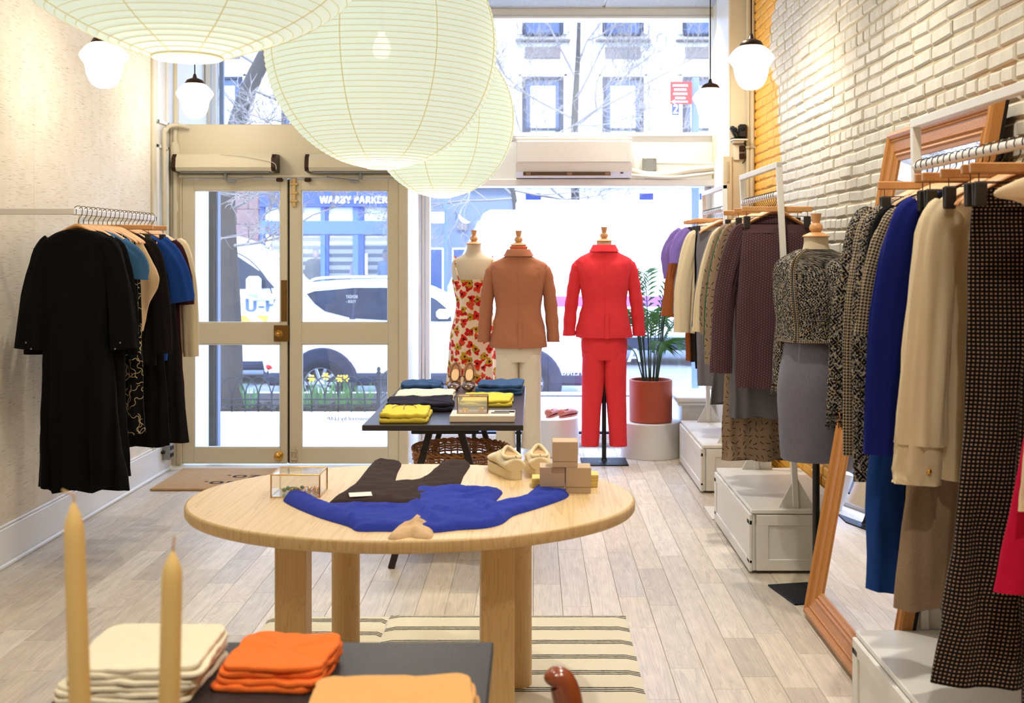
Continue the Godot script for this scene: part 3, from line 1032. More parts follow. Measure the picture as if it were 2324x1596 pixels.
# ---------------------------------------------------------------- doors, windows, fittings of the street front
func facade() -> void:
	var D := DOOR_DEPTH
	var X := func(px: float) -> float: return (px - PRINCIPAL.x) * D / FOCAL
	var Y := func(py: float) -> float: return EYE - (py - PRINCIPAL.y) * D / FOCAL
	# box of the recessed entrance: header, roof, return wall
	var top := 2.47
	var head := structure("wall_front", S().span(V(X.call(401), Y.call(405), D + 0.10), V(X.call(930), top, D), 0.006), M.cream, "cream boarded header and jambs of the recessed entrance")
	part(head, "entrance_roof", S().span(V(ROOM_LEFT, top - 0.06, WINDOW_DEPTH), V(-0.9, top, D + 0.05), 0.0), M.cream)
	part(head, "jamb", S().span(V(ROOM_LEFT, 0, D + 0.12), V(X.call(413), top - 0.005, D - 0.01), 0.006), M.cream)
	part(head, "jamb", S().span(V(X.call(905), 0, D + 0.10), V(X.call(926), top - 0.005, D - 0.012), 0.006), M.cream)
	part(head, "jamb_moulding", S().span(V(X.call(403), 0.02, D), V(X.call(409), Y.call(400), D - 0.03), 0.004), M.cream_dark)
	part(head, "lintel_moulding", S().span(V(X.call(408), Y.call(404), D), V(X.call(906), Y.call(397), D - 0.028), 0.004), M.cream)
	part(head, "return_panel", S().span(V(-0.965, 0, WINDOW_DEPTH + 0.08), V(-0.912, top - 0.005, D + 0.1), 0.004), M.white)
	part(head, "outer_side_wall", S().span(V(ROOM_LEFT - 0.3, SIDEWALK, 9.15), V(-2.598, top + 0.2, D + 0.13), 0.0), M.white)
	part(head, "threshold", S().span(V(ROOM_LEFT, -0.02, D + 0.14), V(-0.9, 0.012, D - 0.12), 0.006), M.enamel)
	part(head, "outer_step", S().span(V(ROOM_LEFT, SIDEWALK, 9.3), V(-0.93, -0.06, D + 0.14), 0.01), M.concrete)
	# two door leaves
	var leaf := [["door_1", 413, 652, 440, 636], ["door_2", 657, 905, 684, 881]]
	for L in leaf:
		var s := S()
		var x0: float = X.call(L[1])
		var x1: float = X.call(L[2])
		var gx0: float = X.call(L[3])
		var gx1: float = X.call(L[4])
		var ys := [Y.call(406), Y.call(432), Y.call(733), Y.call(781), Y.call(1017), Y.call(1053)]
		var z0 := D + 0.045
		for e in [[x0, gx0], [gx1, x1]]: s.span(V(e[0], ys[5], z0), V(e[1], ys[0], D), 0.004)
		for e in [[ys[0], ys[1]], [ys[2], ys[3]], [ys[4], ys[5]]]: s.span(V(gx0 - 0.001, e[1], z0 - 0.001), V(gx1 + 0.001, e[0], D + 0.001), 0.003)
		var door := structure(L[0], s, M.cream, "cream glazed entrance door leaf")
		for e in [[ys[1], ys[2]], [ys[3], ys[4]]]:
			part(door, "pane", S().span(V(gx0, e[1], D + 0.026), V(gx1, e[0], D + 0.02)), M.glass)
			var b := S()
			for q in [gx0 + 0.004, gx1 - 0.004]: b.span(V(q - 0.004, e[1], D + 0.02), V(q + 0.004, e[0], D + 0.006), 0.002)
			for q in [e[0] - 0.004, e[1] + 0.004]: b.span(V(gx0, q - 0.004, D + 0.02), V(gx1, q + 0.004, D + 0.006), 0.002)
			part(door, "glazing_bead", b, M.white)
		if L[0] == "door_1":
			var lock := part(door, "lock_plate", S().span(V(X.call(622), Y.call(775), D), V(X.call(656), Y.call(738), D - 0.012), 0.003), M.old_brass, "square brass lock plate")
			part(lock, "thumb_turn", S().lathe([Vector2(0, 0.03), Vector2(0.012, 0.03), Vector2(0.016, 0.02), Vector2(0.024, 0.008), Vector2(0.03, 0.0)], V(X.call(633), Y.call(758), D - 0.012), 18, Basis(Vector3.RIGHT, PI / 2)), M.brass)
			part(lock, "thumb_lever", S().box(V(X.call(633), Y.call(758), D - 0.046), Vector3(0.034, 0.012, 0.01), 0.003), M.brass)
			var plate := part(door, "push_plate", S().span(V(X.call(638), Y.call(730), D), V(X.call(652), Y.call(636), D - 0.006), 0.002), M.old_brass, "worn brass push plate")
			for py in [660, 712]: part(plate, "screw", S().box(V(X.call(648), Y.call(py), D - 0.012), Vector3(0.016, 0.03, 0.012), 0.004), M.old_brass)
			var kn := part(door, "door_knob", S().lathe([Vector2(0, 0.055), Vector2(0.018, 0.053), Vector2(0.027, 0.042), Vector2(0.024, 0.03), Vector2(0.012, 0.022), Vector2(0.012, 0.008), Vector2(0.033, 0.007), Vector2(0.034, 0.0)], V(X.call(633), Y.call(1035), D), 20, Basis(Vector3.RIGHT, PI / 2)), M.brass, "round brass cylinder lock")
			kn.name = "bottom_lock"
		else:
			var bolt := part(door, "top_bolt", S().span(V(X.call(664), Y.call(470), D), V(X.call(672), Y.call(405), D - 0.02), 0.003), mat(Color(0.80, 0.66, 0.42), 0.45), "brass coloured slide bolt")
			for py in [416, 436, 454]: part(bolt, "keeper", S().span(V(X.call(659), Y.call(py + 5), D), V(X.call(677), Y.call(py), D - 0.026), 0.003), mat(Color(0.80, 0.66, 0.42), 0.45))
			var fb := part(door, "foot_bolt", S().span(V(X.call(665), Y.call(1052), D), V(X.call(671), Y.call(1018), D - 0.016), 0.003), M.cream_dark)
			for py in [1022, 1040]: part(fb, "keeper", S().span(V(X.call(660), Y.call(py + 4), D), V(X.call(676), Y.call(py), D - 0.022), 0.003), M.cream_dark)
	part(head, "meeting_gap_strip", S().span(V(X.call(652), 0.02, D + 0.05), V(X.call(657), Y.call(406), D + 0.035)), M.black)  # black strip added to stand for the dark gap between the leaves
	# door closers
	for q in [[515, 600, 520, 591], [820, 745, 815, 753]]:
		var cl := thing("door_closer", "slim steel door closer arm above the %s door leaf" % ("brass locked" if q[0] < 600 else "bolted"), "door closer", V(X.call(q[0]), Y.call(408), D - 0.02))
		part(cl, "bracket", S().span(V(X.call(q[0]) - 0.01, Y.call(409), D - 0.055), V(X.call(q[0]) + 0.012, Y.call(393), D - 0.025), 0.003), M.grey_metal)
		part(cl, "arm", S().beam(V(X.call(q[2]), Y.call(412), D - 0.06), V(X.call(q[1]), Y.call(403), D - 0.06), 0.014, 0.009, 0.003), M.steel)
		part(cl, "shoe", S().box(V(X.call(q[3] - 62 if q[0] < 600 else q[3] + 55), Y.call(413), D - 0.05), Vector3(0.07, 0.018, 0.03), 0.007), M.grey_metal)
	for px in [636, 700]:
		single("door_contact", S().box(V(X.call(px), Y.call(409), D - 0.02), Vector3(0.045, 0.026, 0.035), 0.006), M.bronze, "small dark door contact above the %s door leaf" % ("brass locked" if px < 650 else "bolted"), "sensor")
	# air curtains
	for q in [[403, 635], [700, 905]]:
		var lab := "cream air curtain box with dark end cap, above the %s door leaf" % ("brass locked" if q[0] < 600 else "bolted")
		var ac := thing("air_curtain", lab, "air curtain", V(X.call(q[0]), Y.call(393), D - 0.1))
		var prof := PackedVector2Array([Vector2(0.0, Y.call(393) + 0.0), Vector2(0.13, Y.call(391)), Vector2(0.15, Y.call(383)), Vector2(0.14, Y.call(362)), Vector2(0.11, Y.call(353)), Vector2(0.0, Y.call(352))])
		var t := Transform3D(Basis(Vector3(0, 0, 1), Vector3(0, 1, 0), Vector3(1, 0, 0)), V(X.call(q[0]) + 0.03, 0, D))
		part(ac, "housing", S().prism(prof, t, X.call(q[1]) - X.call(q[0]) - 0.06), M.cream)
		for e in [X.call(q[0]), X.call(q[1]) - 0.03]:
			var t2 := t
			t2.origin = V(e, 0, D)
			part(ac, "end_cap", S().prism(prof, t2, 0.03), M.bronze, "dark bronze end cap")
		part(ac, "grille", S().span(V(X.call(q[0]) + 0.05, Y.call(393) - 0.004, D - 0.12), V(X.call(q[1]) - 0.05, Y.call(393) + 0.004, D - 0.03), 0.002), M.grey_metal)
		part(ac, "cable", S().tube(curve([V(X.call(q[1]) - 0.45, Y.call(353), D - 0.1), V(X.call(q[1]) - 0.25, Y.call(357), D - 0.148), V(X.call(q[1]) - 0.02, Y.call(372), D - 0.158), V(X.call(q[1]) + 0.01, Y.call(388), D - 0.155)], 5), 0.0025, 5), M.plastic)
	# shop window and fanlight: one glass plane further out
	var G := WINDOW_DEPTH
	var GX := func(px: float) -> float: return (px - PRINCIPAL.x) * G / FOCAL
	var GY := func(py: float) -> float: return EYE - (py - PRINCIPAL.y) * G / FOCAL
	var y_sill: float = GY.call(985)
	var y_head: float = GY.call(425)
	var y_band: float = GY.call(303)
	var w1 := structure("window_1", S().span(V(-0.96, 0.0, G + 0.1), V(1.6, y_sill, G - 0.03), 0.006), M.white, "large shop window with white frame")
	part(w1, "sill_moulding", S().span(V(-0.95, y_sill - 0.07, G - 0.03), V(1.55, y_sill - 0.045, G - 0.045), 0.004), M.enamel)
	part(w1, "dark_sill", S().span(V(-0.9, y_sill - 0.004, G + 0.05), V(1.5, y_sill + 0.016, G - 0.012), 0.003), M.car_trim)
	part(w1, "pane", S().span(V(-0.83, y_sill, G + 0.012), V(0.11, y_head, G + 0.004)), M.glass)
	part(w1, "pane", S().span(V(0.113, y_sill, G + 0.012), V(1.40, y_head, G + 0.004)), M.glass)
	for e in [[-0.965, -0.90], [-0.895, -0.87], [-0.865, -0.83]]: part(w1, "mullion", S().span(V(e[0], 0.0, G + 0.06), V(e[1], y_head, G - 0.035 - (0.03 if e[0] < -0.94 else 0.0)), 0.006), M.enamel)
	part(w1, "mullion", S().span(V(1.36, y_sill, G + 0.05), V(1.42, y_head, G - 0.02), 0.006), M.enamel)
	part(w1, "head_ledge", S().span(V(-0.95, y_head, G + 0.1), V(1.42, GY.call(409), G - 0.16), 0.006), M.enamel)
	var band := structure("wall_band", S().span(V(-0.95, GY.call(409), G + 0.1), V(1.6, y_band, G - 0.06), 0.006), M.white, "white boarded band between window and fanlight")
	part(band, "cap", S().span(V(-0.95, y_band - 0.03, G - 0.06), V(1.5, y_band, G - 0.075), 0.004), M.enamel)
	var w2 := structure("window_2", S().span(V(ROOM_LEFT, GY.call(46), G + 0.1), V(1.6, CEILING, G - 0.06), 0.006), M.white, "wide fanlight above doors and window")
	part(w2, "pane", S().span(V(-2.53, top, G + 0.012), V(0.2, GY.call(46), G + 0.004)), M.glass)
	part(w2, "pane", S().span(V(0.203, y_band, G + 0.012), V(1.58, GY.call(46), G + 0.004)), M.glass)
	part(w2, "head_moulding", S().span(V(ROOM_LEFT, GY.call(46), G - 0.06), V(1.6, GY.call(40), G - 0.075), 0.003), M.enamel)
	for e in [[-2.62, -2.575], [-2.56, -2.53]]: part(w2, "mullion", S().span(V(e[0], top - 0.05, G + 0.05), V(e[1], GY.call(46), G - 0.03), 0.005), M.enamel)
	part(w2, "mullion", S().span(V(-0.9, top - 0.05, G + 0.05), V(-0.86, GY.call(46), G - 0.02), 0.005), M.enamel)
	part(w2, "outer_bar", S().span(V(-2.525, top, G + 0.07), V(-2.49, GY.call(46), G + 0.03), 0.004), M.pole)
	# dark steel post outside, left of the entrance
	part(head, "outer_post", S().span(V(-2.612, SIDEWALK, 9.30), V(-2.56, 2.4, 9.17), 0.006), M.iron)
	part(head, "outer_post_rib", S().span(V(-2.56, SIDEWALK, 9.29), V(-2.54, 2.4, 9.2), 0.005), M.pole)
	part(head, "outer_post_foot", S().span(V(-2.62, SIDEWALK, 9.33), V(-2.40, SIDEWALK + 0.36, 9.31), 0.005), M.concrete)
	# right pier, pipes
	var pier := structure("wall_pier", S().span(V(1.41, 0, G + 0.1), V(1.60, CEILING, D + 0.0), 0.006), M.cream, "cream corner pier with pipes beside the yellow wall")
	part(pier, "white_side", S().span(V(1.40, 2.24, 8.78), V(1.411, CEILING, D + 0.004), 0.002), M.enamel)
	part(pier, "lower_casing", S().span(V(1.365, 0, 8.6), V(1.425, 2.24, D - 0.02), 0.005), M.cream)
	part(pier, "lower_casing_side", S().span(V(1.355, 0, 8.6), V(1.367, 2.24, D - 0.015), 0.003), M.enamel)
	part(pier, "wooden_stop", S().span(V(1.385, 2.05, D - 0.02), V(1.40, 2.2, D - 0.03), 0.003), M.cream_dark)
	for e in [[1.535, 0.014], [1.565, 0.019]]:
		part(pier, "pipe", S().tube([V(e[0], 0.0, D - 0.03), V(e[0], CEILING, D - 0.03)], e[1], 12), M.cream)
		for y in [0.5, 1.3, 2.3, 3.0]: part(pier, "pipe_clip", S().box(V(e[0], y, D - 0.03), Vector3(e[1] * 2.6, 0.02, 0.05), 0.004), M.cream_dark)
	# left wall pipes and boxes
	var pipes := structure("trim_2", S().tube([V(-2.575, 0.4, D - 0.03), V(-2.575, CEILING, D - 0.03)], 0.016, 12), M.cream, "cream conduit pipes beside the doors")
	part(pipes, "bent_pipe", S().tube(curve([V(-2.62 + 0.03, 0.3, 8.02), V(-2.59, 2.2, 8.02), V(-2.585, 2.40, 8.04), V(-2.54, 2.45, 8.12), V(-2.47, 2.44, 8.2)], 6), 0.014, 10), M.cream)
	part(pipes, "conduit_body", S().lathe([Vector2(0, -0.09), Vector2(0.02, -0.085), Vector2(0.034, -0.06), Vector2(0.036, 0.04), Vector2(0.02, 0.085), Vector2(0, 0.09)], V(-2.57, EYE + (572 - 351) / 315.0, D - 0.045), 14), M.cream)
	for q in [[401, 470], [399, 535], [398, 590]]:
		single("wall_switch", S().box(V(X.call(q[0]), Y.call(q[1]), D - 0.02), Vector3(0.035, 0.07, 0.03), 0.005), M.plastic, "small cream switch box on the door jamb, %s" % ["topmost", "middle one", "lowest"][[470, 535, 590].find(q[1])], "switch")
	var so := thing("socket_box", "grey metal socket box with black sockets by the mat", "socket", V(-2.58, 0.06, 8.1))
	part(so, "box", S().box(V(-2.575, 0.148, 8.05), Vector3(0.06, 0.11, 0.07), 0.005), M.grey_metal)
	for k in 4: part(so, "socket", S().box(V(-2.548 + 0.004, 0.175 - 0.05 * (k / 2), 8.03 + 0.035 * (k % 2)), Vector3(0.012, 0.03, 0.024), 0.004), M.black)
	part(so, "dial", S().lathe([Vector2(0, 0.02), Vector2(0.012, 0.018), Vector2(0.014, 0.0)], V(-2.59, 0.15, 8.005), 12, Basis(Vector3.RIGHT, PI / 2)), M.black)
	single("paper_notice", S().box(V(X.call(410), Y.call(992), D - 0.014), Vector3(0.065, 0.088, 0.003), 0.001), mat(Color(0.80, 0.66, 0.56), 0.9), "small pinkish paper notice pinned to the door jamb", "notice")
	single("brown_plate", S().box(V(ROOM_LEFT + 0.016, 0.23, 8.08), Vector3(0.012, 0.1, 0.12), 0.004), mat(Color(0.52, 0.33, 0.26), 0.7), "brown plate on the white wall panel by the socket box", "plate")
	# air conditioner, junction box, wrapped pipe
	var ax := func(px: float) -> float: return (px - PRINCIPAL.x) * 8.95 / FOCAL
	var ay := func(py: float) -> float: return EYE - (py - PRINCIPAL.y) * 8.95 / FOCAL
	var ac2 := thing("air_conditioner", "white wall mounted air conditioner above the shop window", "air conditioner", V(ax.call(1302), ay.call(403), 8.95))
	var cut := PackedVector2Array([Vector2(-0.14, ay.call(403)), Vector2(0.0, ay.call(404)), Vector2(0.055, ay.call(391)), Vector2(0.075, ay.call(372)), Vector2(0.07, ay.call(325)), Vector2(0.05, ay.call(313)), Vector2(-0.14, ay.call(313))])
	var tt := Transform3D(Basis(Vector3(0, 0, 1), Vector3(0, 1, 0), Vector3(1, 0, 0)), V(ax.call(1171), 0, 8.95))
	part(ac2, "body", S().prism(cut, tt, ax.call(1433) - ax.call(1171)), M.enamel)
	part(ac2, "front_panel", S().box(V(ax.call(1302), ay.call(346), 8.87), Vector3(ax.call(1431) - ax.call(1173), ay.call(322) - ay.call(371), 0.018), 0.007), M.enamel)
	part(ac2, "top_strip", S().box(V(ax.call(1302), ay.call(317), 8.885), Vector3(ax.call(1433) - ax.call(1171), 0.02, 0.02), 0.005), M.enamel)
	part(ac2, "outlet", S().box(V(ax.call(1286), ay.call(396), 8.905), Vector3(ax.call(1385) - ax.call(1188), 0.032, 0.05), 0.004), mat(Color(0.36, 0.26, 0.20), 0.8))
	for k in 3: part(ac2, "louvre", S().box(V(ax.call([1199, 1292, 1377][k]), ay.call(396), 8.876), Vector3(0.04, 0.022, 0.012), 0.003), mat(Color(0.55, 0.42, 0.33), 0.7))
	part(ac2, "louvre_edge", S().box(V(ax.call(1286), ay.call(401), 8.884), Vector3(ax.call(1385) - ax.call(1188), 0.008, 0.02), 0.002), M.plastic)
	part(ac2, "indicator", S().box(V(ax.call(1410), ay.call(394), 8.895), Vector3(0.022, 0.008, 0.03), 0.001), M.black)
	var jb := thing("junction_box", "grey steel junction box with conduit beside the air conditioner", "junction box", V(ax.call(1476), ay.call(388), 9.0))
	part(jb, "box", S().box(V(ax.call(1476), ay.call(372), 9.04), Vector3(0.108, 0.108, 0.07), 0.006), M.grey_metal)
	for e in [[-1, -1], [1, -1], [1, 1], [-1, 1]]: part(jb, "screw", S().box(V(ax.call(1476) + e[0] * 0.042, ay.call(372) + e[1] * 0.042, 9.0), Vector3(0.014, 0.014, 0.008), 0.003), M.steel)
	part(jb, "conduit", S().tube([V(ax.call(1492), ay.call(368), 9.04), V(ax.call(1625), ay.call(370), 9.04)], 0.012, 10), M.plastic)
	single("refrigerant_pipe", S().tube(curve([V(ax.call(1433), ay.call(388), 8.98), V(ax.call(1470), ay.call(396), 8.99), V(ax.call(1520), ay.call(394), 9.0), V(ax.call(1570), ay.call(385), 9.0), V(ax.call(1622), ay.call(380), 9.02)], 8), 0.028, 12), M.plastic, "white taped pipe running from the air conditioner to the pier", "pipe")
	single("cable_trunking", S().tube(curve([V(ax.call(1433), ay.call(398), 8.96), V(ax.call(1530), ay.call(402), 8.97), V(ax.call(1622), ay.call(392), 9.0)], 8), 0.014, 10), M.plastic, "thin white cable run under the taped pipe", "cable")
	# camera shelf with plugs on the pier
	var sh := thing("camera_shelf", "small white shelf with socket strip on the corner pier", "shelf", V(1.47, 2.1, D - 0.05))
	part(sh, "board", S().span(V(X.call(1657), Y.call(321), D - 0.1), V(X.call(1692), Y.call(318), D), 0.002), M.enamel)
	part(sh, "bracket", S().span(V(X.call(1661), Y.call(326), D - 0.06), V(X.call(1686), Y.call(321), D), 0.003), M.enamel)
	part(sh, "socket_strip", S().span(V(X.call(1664), Y.call(364), D - 0.02), V(X.call(1677), Y.call(330), D), 0.003), M.plastic)
	for py in [338, 355]: part(sh, "plug", S().span(V(X.call(1678), Y.call(py + 6), D - 0.04), V(X.call(1689), Y.call(py - 6), D), 0.004), M.bronze)
	part(sh, "flex", S().tube(curve([V(X.call(1684), Y.call(321), D - 0.03), V(X.call(1692), Y.call(335), D - 0.03), V(X.call(1690), Y.call(362), D - 0.03), V(X.call(1683), Y.call(372), D - 0.03)], 5), 0.004, 6), M.bronze)
	for q in [[1682, 300, 0.062, 0.1, 0.0, "upright black camera on the corner pier shelf"], [1664, 302, 0.035, 0.1, 0.5, "tilted narrow black camera on the corner pier shelf"]]:
		var cm := thing("shelf_camera", q[5], "camera", V(X.call(q[0]), Y.call(318), D - 0.05))
		part(cm, "housing", S().box(V(X.call(q[0]), Y.call(q[1]), D - 0.05), Vector3(q[2], q[3], 0.05), 0.012, Basis(Vector3.BACK, q[4])), M.black)
		part(cm, "lens", S().lathe([Vector2(0, 0.012), Vector2(0.014, 0.01), Vector2(0.018, 0.0)], V(X.call(q[0]), Y.call(q[1] - 5), D - 0.076), 14, Basis(Vector3.RIGHT, PI / 2)), M.iron)
		part(cm, "foot", S().span(V(X.call(q[0]) - 0.025, Y.call(318), D - 0.08), V(X.call(q[0]) + 0.03, Y.call(315), D - 0.02), 0.004), M.black)
	# lettering on the glass, read from the street
	lettering(V(X.call(797), Y.call(674), D + 0.031), "MONDAY", 0.026, M.glass_vinyl, true, "white lettering MONDAY on the bolted door's glass", 0.085)
	lettering(V(X.call(795), Y.call(685), D + 0.031), "11AM -", 0.023, M.glass_vinyl, true, "white lettering 11AM on the bolted door's glass", 0.07)
	lettering(V(X.call(790), Y.call(952), D + 0.031), "powered by LEAP", 0.035, M.shop_blue_light, true, "faint lettering powered by LEAP on the bolted door's lower glass", 0.31)
	lettering(V(GX.call(1361), GY.call(848), G + 0.016), "CLOTHING   STYLING", 0.036, M.glass_vinyl, true, "small white lettering CLOTHING STYLING low on the shop window", 0.61)
	lettering(V(GX.call(1355), GY.call(808), G + 0.016), "ARGENT", 0.105, M.glass_vinyl, true, "large white lettering ARGENT on the shop window", 0.72)

func lettering(c: Vector3, text: String, height: float, m: Material, mirrored: bool, label: String, width := 0.0, depth := 0.002, parent: Node3D = null) -> MeshInstance3D:
	var tm := TextMesh.new()
	var f := SystemFont.new()
	f.font_names = PackedStringArray(["Droid Sans"])
	f.font_weight = 700
	tm.font = f
	tm.text = text
	tm.font_size = 64
	tm.pixel_size = 0.01
	tm.depth = depth
	tm.curve_step = 2.0
	var box := tm.get_aabb()
	var k := height / maxf(box.size.y, 0.01)
	var kx := width / box.size.x if width > 0.0 else k
	var host: Node3D = parent if parent else self
	var o := MeshInstance3D.new()
	o.name = numbered(host, "lettering")
	o.mesh = tm
	o.material_override = m
	host.add_child(o)
	var b := Basis(Vector3.UP, PI if mirrored else 0.0) * Basis.from_scale(Vector3(kx, k, 1.0))
	o.transform = Transform3D(b, c - (host.position if parent else Vector3.ZERO))
	if not parent: tag(o, label, "lettering")
	return o

# ---------------------------------------------------------------- the street
func limb_distance(p: Vector3, bones: Array, k: float) -> float:
	var d := 1e3
	for b in bones:
		var ab: Vector3 = b[1] - b[0]
		var t := clampf((p - b[0]).dot(ab) / maxf(ab.length_squared(), 1e-9), 0.0, 1.0)
		var e: float = p.distance_to(b[0] + ab * t) - lerpf(b[2], b[3], t)
		var h := clampf(0.5 + 0.5 * (d - e) / k, 0.0, 1.0)
		d = lerpf(d, e, h) - k * h * (1.0 - h)
	return d

func flesh(bones: Array, cell: float, k := 0.04) -> Shape:      # one smooth skin round tapered bones (surface nets)
	var lo := Vector3(1e9, 1e9, 1e9)
	var hi := -lo
	for b in bones:
		for e in [0, 1]:
			var r: float = b[2 + e] + k + cell
			lo = lo.min(b[e] - Vector3(r, r, r))
			hi = hi.max(b[e] + Vector3(r, r, r))
	var n := Vector3i(((hi - lo) / cell).ceil()) + Vector3i.ONE
	var val := PackedFloat32Array()
	val.resize(n.x * n.y * n.z)
	for z in n.z:
		for y in n.y:
			for x in n.x: val[(z * n.y + y) * n.x + x] = limb_distance(lo + Vector3(x, y, z) * cell, bones, k)
	var s := S()
	var id := {}
	var corner := []
	for c in 8: corner.append(Vector3i(c & 1, (c >> 1) & 1, c >> 2))
	for z in n.z - 1:
		for y in n.y - 1:
			for x in n.x - 1:
				var sum := Vector3.ZERO
				var m := 0
				for a in 8:
					for bit in [1, 2, 4]:
						if a & bit: continue
						var A: Vector3i = corner[a] + Vector3i(x, y, z)
						var B: Vector3i = corner[a | bit] + Vector3i(x, y, z)
						var va := val[(A.z * n.y + A.y) * n.x + A.x]
						var vb := val[(B.z * n.y + B.y) * n.x + B.x]
						if (va < 0.0) == (vb < 0.0): continue
						sum += Vector3(A).lerp(Vector3(B), va / (va - vb))
						m += 1
				if m:
					id[Vector3i(x, y, z)] = s.v.size()
					s.v.append(lo + sum / m * cell)
					s.uv.append(Vector2(x, y) * cell)
	for q in id:
		for a in 3:
			var e := Vector3i.ZERO
			e[a] = 1
			var u := Vector3i.ZERO
			u[(a + 1) % 3] = 1
			var w := Vector3i.ZERO
			w[(a + 2) % 3] = 1
			var B: Vector3i = q + e
			if B.x >= n.x or B.y >= n.y or B.z >= n.z: continue
			var va := val[(q.z * n.y + q.y) * n.x + q.x]
			var vb := val[(B.z * n.y + B.y) * n.x + B.x]
			if (va < 0.0) == (vb < 0.0) or not (id.has(q - u) and id.has(q - w) and id.has(q - u - w)): continue
			var f := [id[q], id[q - u], id[q - u - w], id[q - w]]
			if va < 0.0: s.ix.append_array([f[0], f[2], f[1], f[0], f[3], f[2]])
			else: s.ix.append_array([f[0], f[1], f[2], f[0], f[2], f[3]])
	return s

func person(foot: Vector3, label: String, turn: float, coat: Material, legs_m: Material) -> void:
	var o := thing("person", label, "person", foot)
	o.rotation.y = turn
	var P := func(x, y, z) -> Vector3: return world_of(o) * Vector3(x, y, z)
	var head := [[P.call(0, 1.63, 0), P.call(0, 1.70, 0.01), 0.085, 0.09], [P.call(0, 1.60, 0.03), P.call(0, 1.57, 0.04), 0.06, 0.05], [P.call(0, 1.64, 0.09), P.call(0, 1.62, 0.1), 0.018, 0.02], [P.call(-0.085, 1.66, 0), P.call(-0.085, 1.63, 0), 0.02, 0.015], [P.call(0.085, 1.66, 0), P.call(0.085, 1.63, 0), 0.02, 0.015], [P.call(0, 1.44, -0.01), P.call(0, 1.58, 0.0), 0.055, 0.055]]
	var trunk := [[P.call(-0.12, 1.38, 0), P.call(0.12, 1.38, 0), 0.10, 0.10], [P.call(0, 1.32, 0.01), P.call(0, 1.02, 0.01), 0.15, 0.13], [P.call(-0.05, 1.25, 0.01), P.call(0.05, 1.0, 0.01), 0.14, 0.13], [P.call(-0.07, 0.95, 0), P.call(0.07, 0.95, 0), 0.13, 0.13]]
	var arms := []
	for s in [-1.0, 1.0]:
		arms.append_array([[P.call(s * 0.2, 1.38, 0), P.call(s * 0.255, 1.10, -0.02), 0.065, 0.05], [P.call(s * 0.255, 1.10, -0.02), P.call(s * 0.22, 0.88, 0.10), 0.048, 0.036]])
	var legs := []
	for s in [-1.0, 1.0]:
		legs.append_array([[P.call(s * 0.09, 0.92, 0), P.call(s * 0.10, 0.50, 0.02), 0.095, 0.062], [P.call(s * 0.10, 0.50, 0.02), P.call(s * 0.10, 0.09, -0.01), 0.06, 0.042]])
	var hands := []
	for s in [-1.0, 1.0]:
		hands.append([P.call(s * 0.22, 0.88, 0.10), P.call(s * 0.21, 0.80, 0.13), 0.035, 0.03])
		for k in 4: hands.append([P.call(s * (0.19 + 0.014 * k), 0.80, 0.13), P.call(s * (0.19 + 0.014 * k), 0.735 + 0.006 * absf(k - 1.5), 0.145), 0.011, 0.008])
		hands.append([P.call(s * 0.19, 0.84, 0.14), P.call(s * 0.17, 0.79, 0.165), 0.011, 0.009])
	var feet := []
	for s in [-1.0, 1.0]: feet.append([P.call(s * 0.10, 0.045, -0.03), P.call(s * 0.11, 0.035, 0.16), 0.045, 0.035])
	part(o, "body", flesh(head + trunk + arms + legs + hands + feet, 0.024, 0.035), M.skin)
	var wider := func(list: Array, by: float) -> Array:
		var out := []
		for b in list: out.append([b[0], b[1], b[2] + by, b[3] + by])
		return out
	part(o, "jacket", flesh(wider.call(trunk + arms, 0.022), 0.026, 0.04), coat)
	part(o, "trousers", flesh(wider.call(legs, 0.02), 0.03, 0.04), legs_m)
	part(o, "hair", flesh([[P.call(0, 1.70, -0.02), P.call(0, 1.74, 0.015), 0.088, 0.085], [P.call(0, 1.64, -0.05), P.call(0, 1.70, -0.04), 0.065, 0.07]], 0.02), M.black)

func twigs(s: Shape, p: Vector3, dir: Vector3, len: float, r: float, depth: int, rr: RandomNumberGenerator, up := 0.15) -> void:
	var pts := [p]
	var q := p
	var d := dir
	for k in 3:
		d = (d + Vector3(rr.randf_range(-0.28, 0.28), rr.randf_range(-0.22, 0.22) + up * 0.4, rr.randf_range(-0.28, 0.28))).normalized()
		q += d * len / 3.0
		pts.append(q)
	s.tube(pts, [r, r * 0.85, r * 0.7, r * 0.52], 5 if depth > 1 else 4, false)
	if depth == 0: return
	var kids := 3 + rr.randi() % 2
	for k in kids:
		var from: Vector3 = pts[1 + rr.randi() % 3] if k else pts[3]
		var side := Vector3(rr.randf_range(-1, 1), rr.randf_range(-0.5, 0.9) + up, rr.randf_range(-0.7, 0.7))
		twigs(s, from, (d * 0.7 + side * 0.75).normalized(), len * rr.randf_range(0.55, 0.78), maxf(r * 0.62, 0.0055), depth - 1, rr, up)

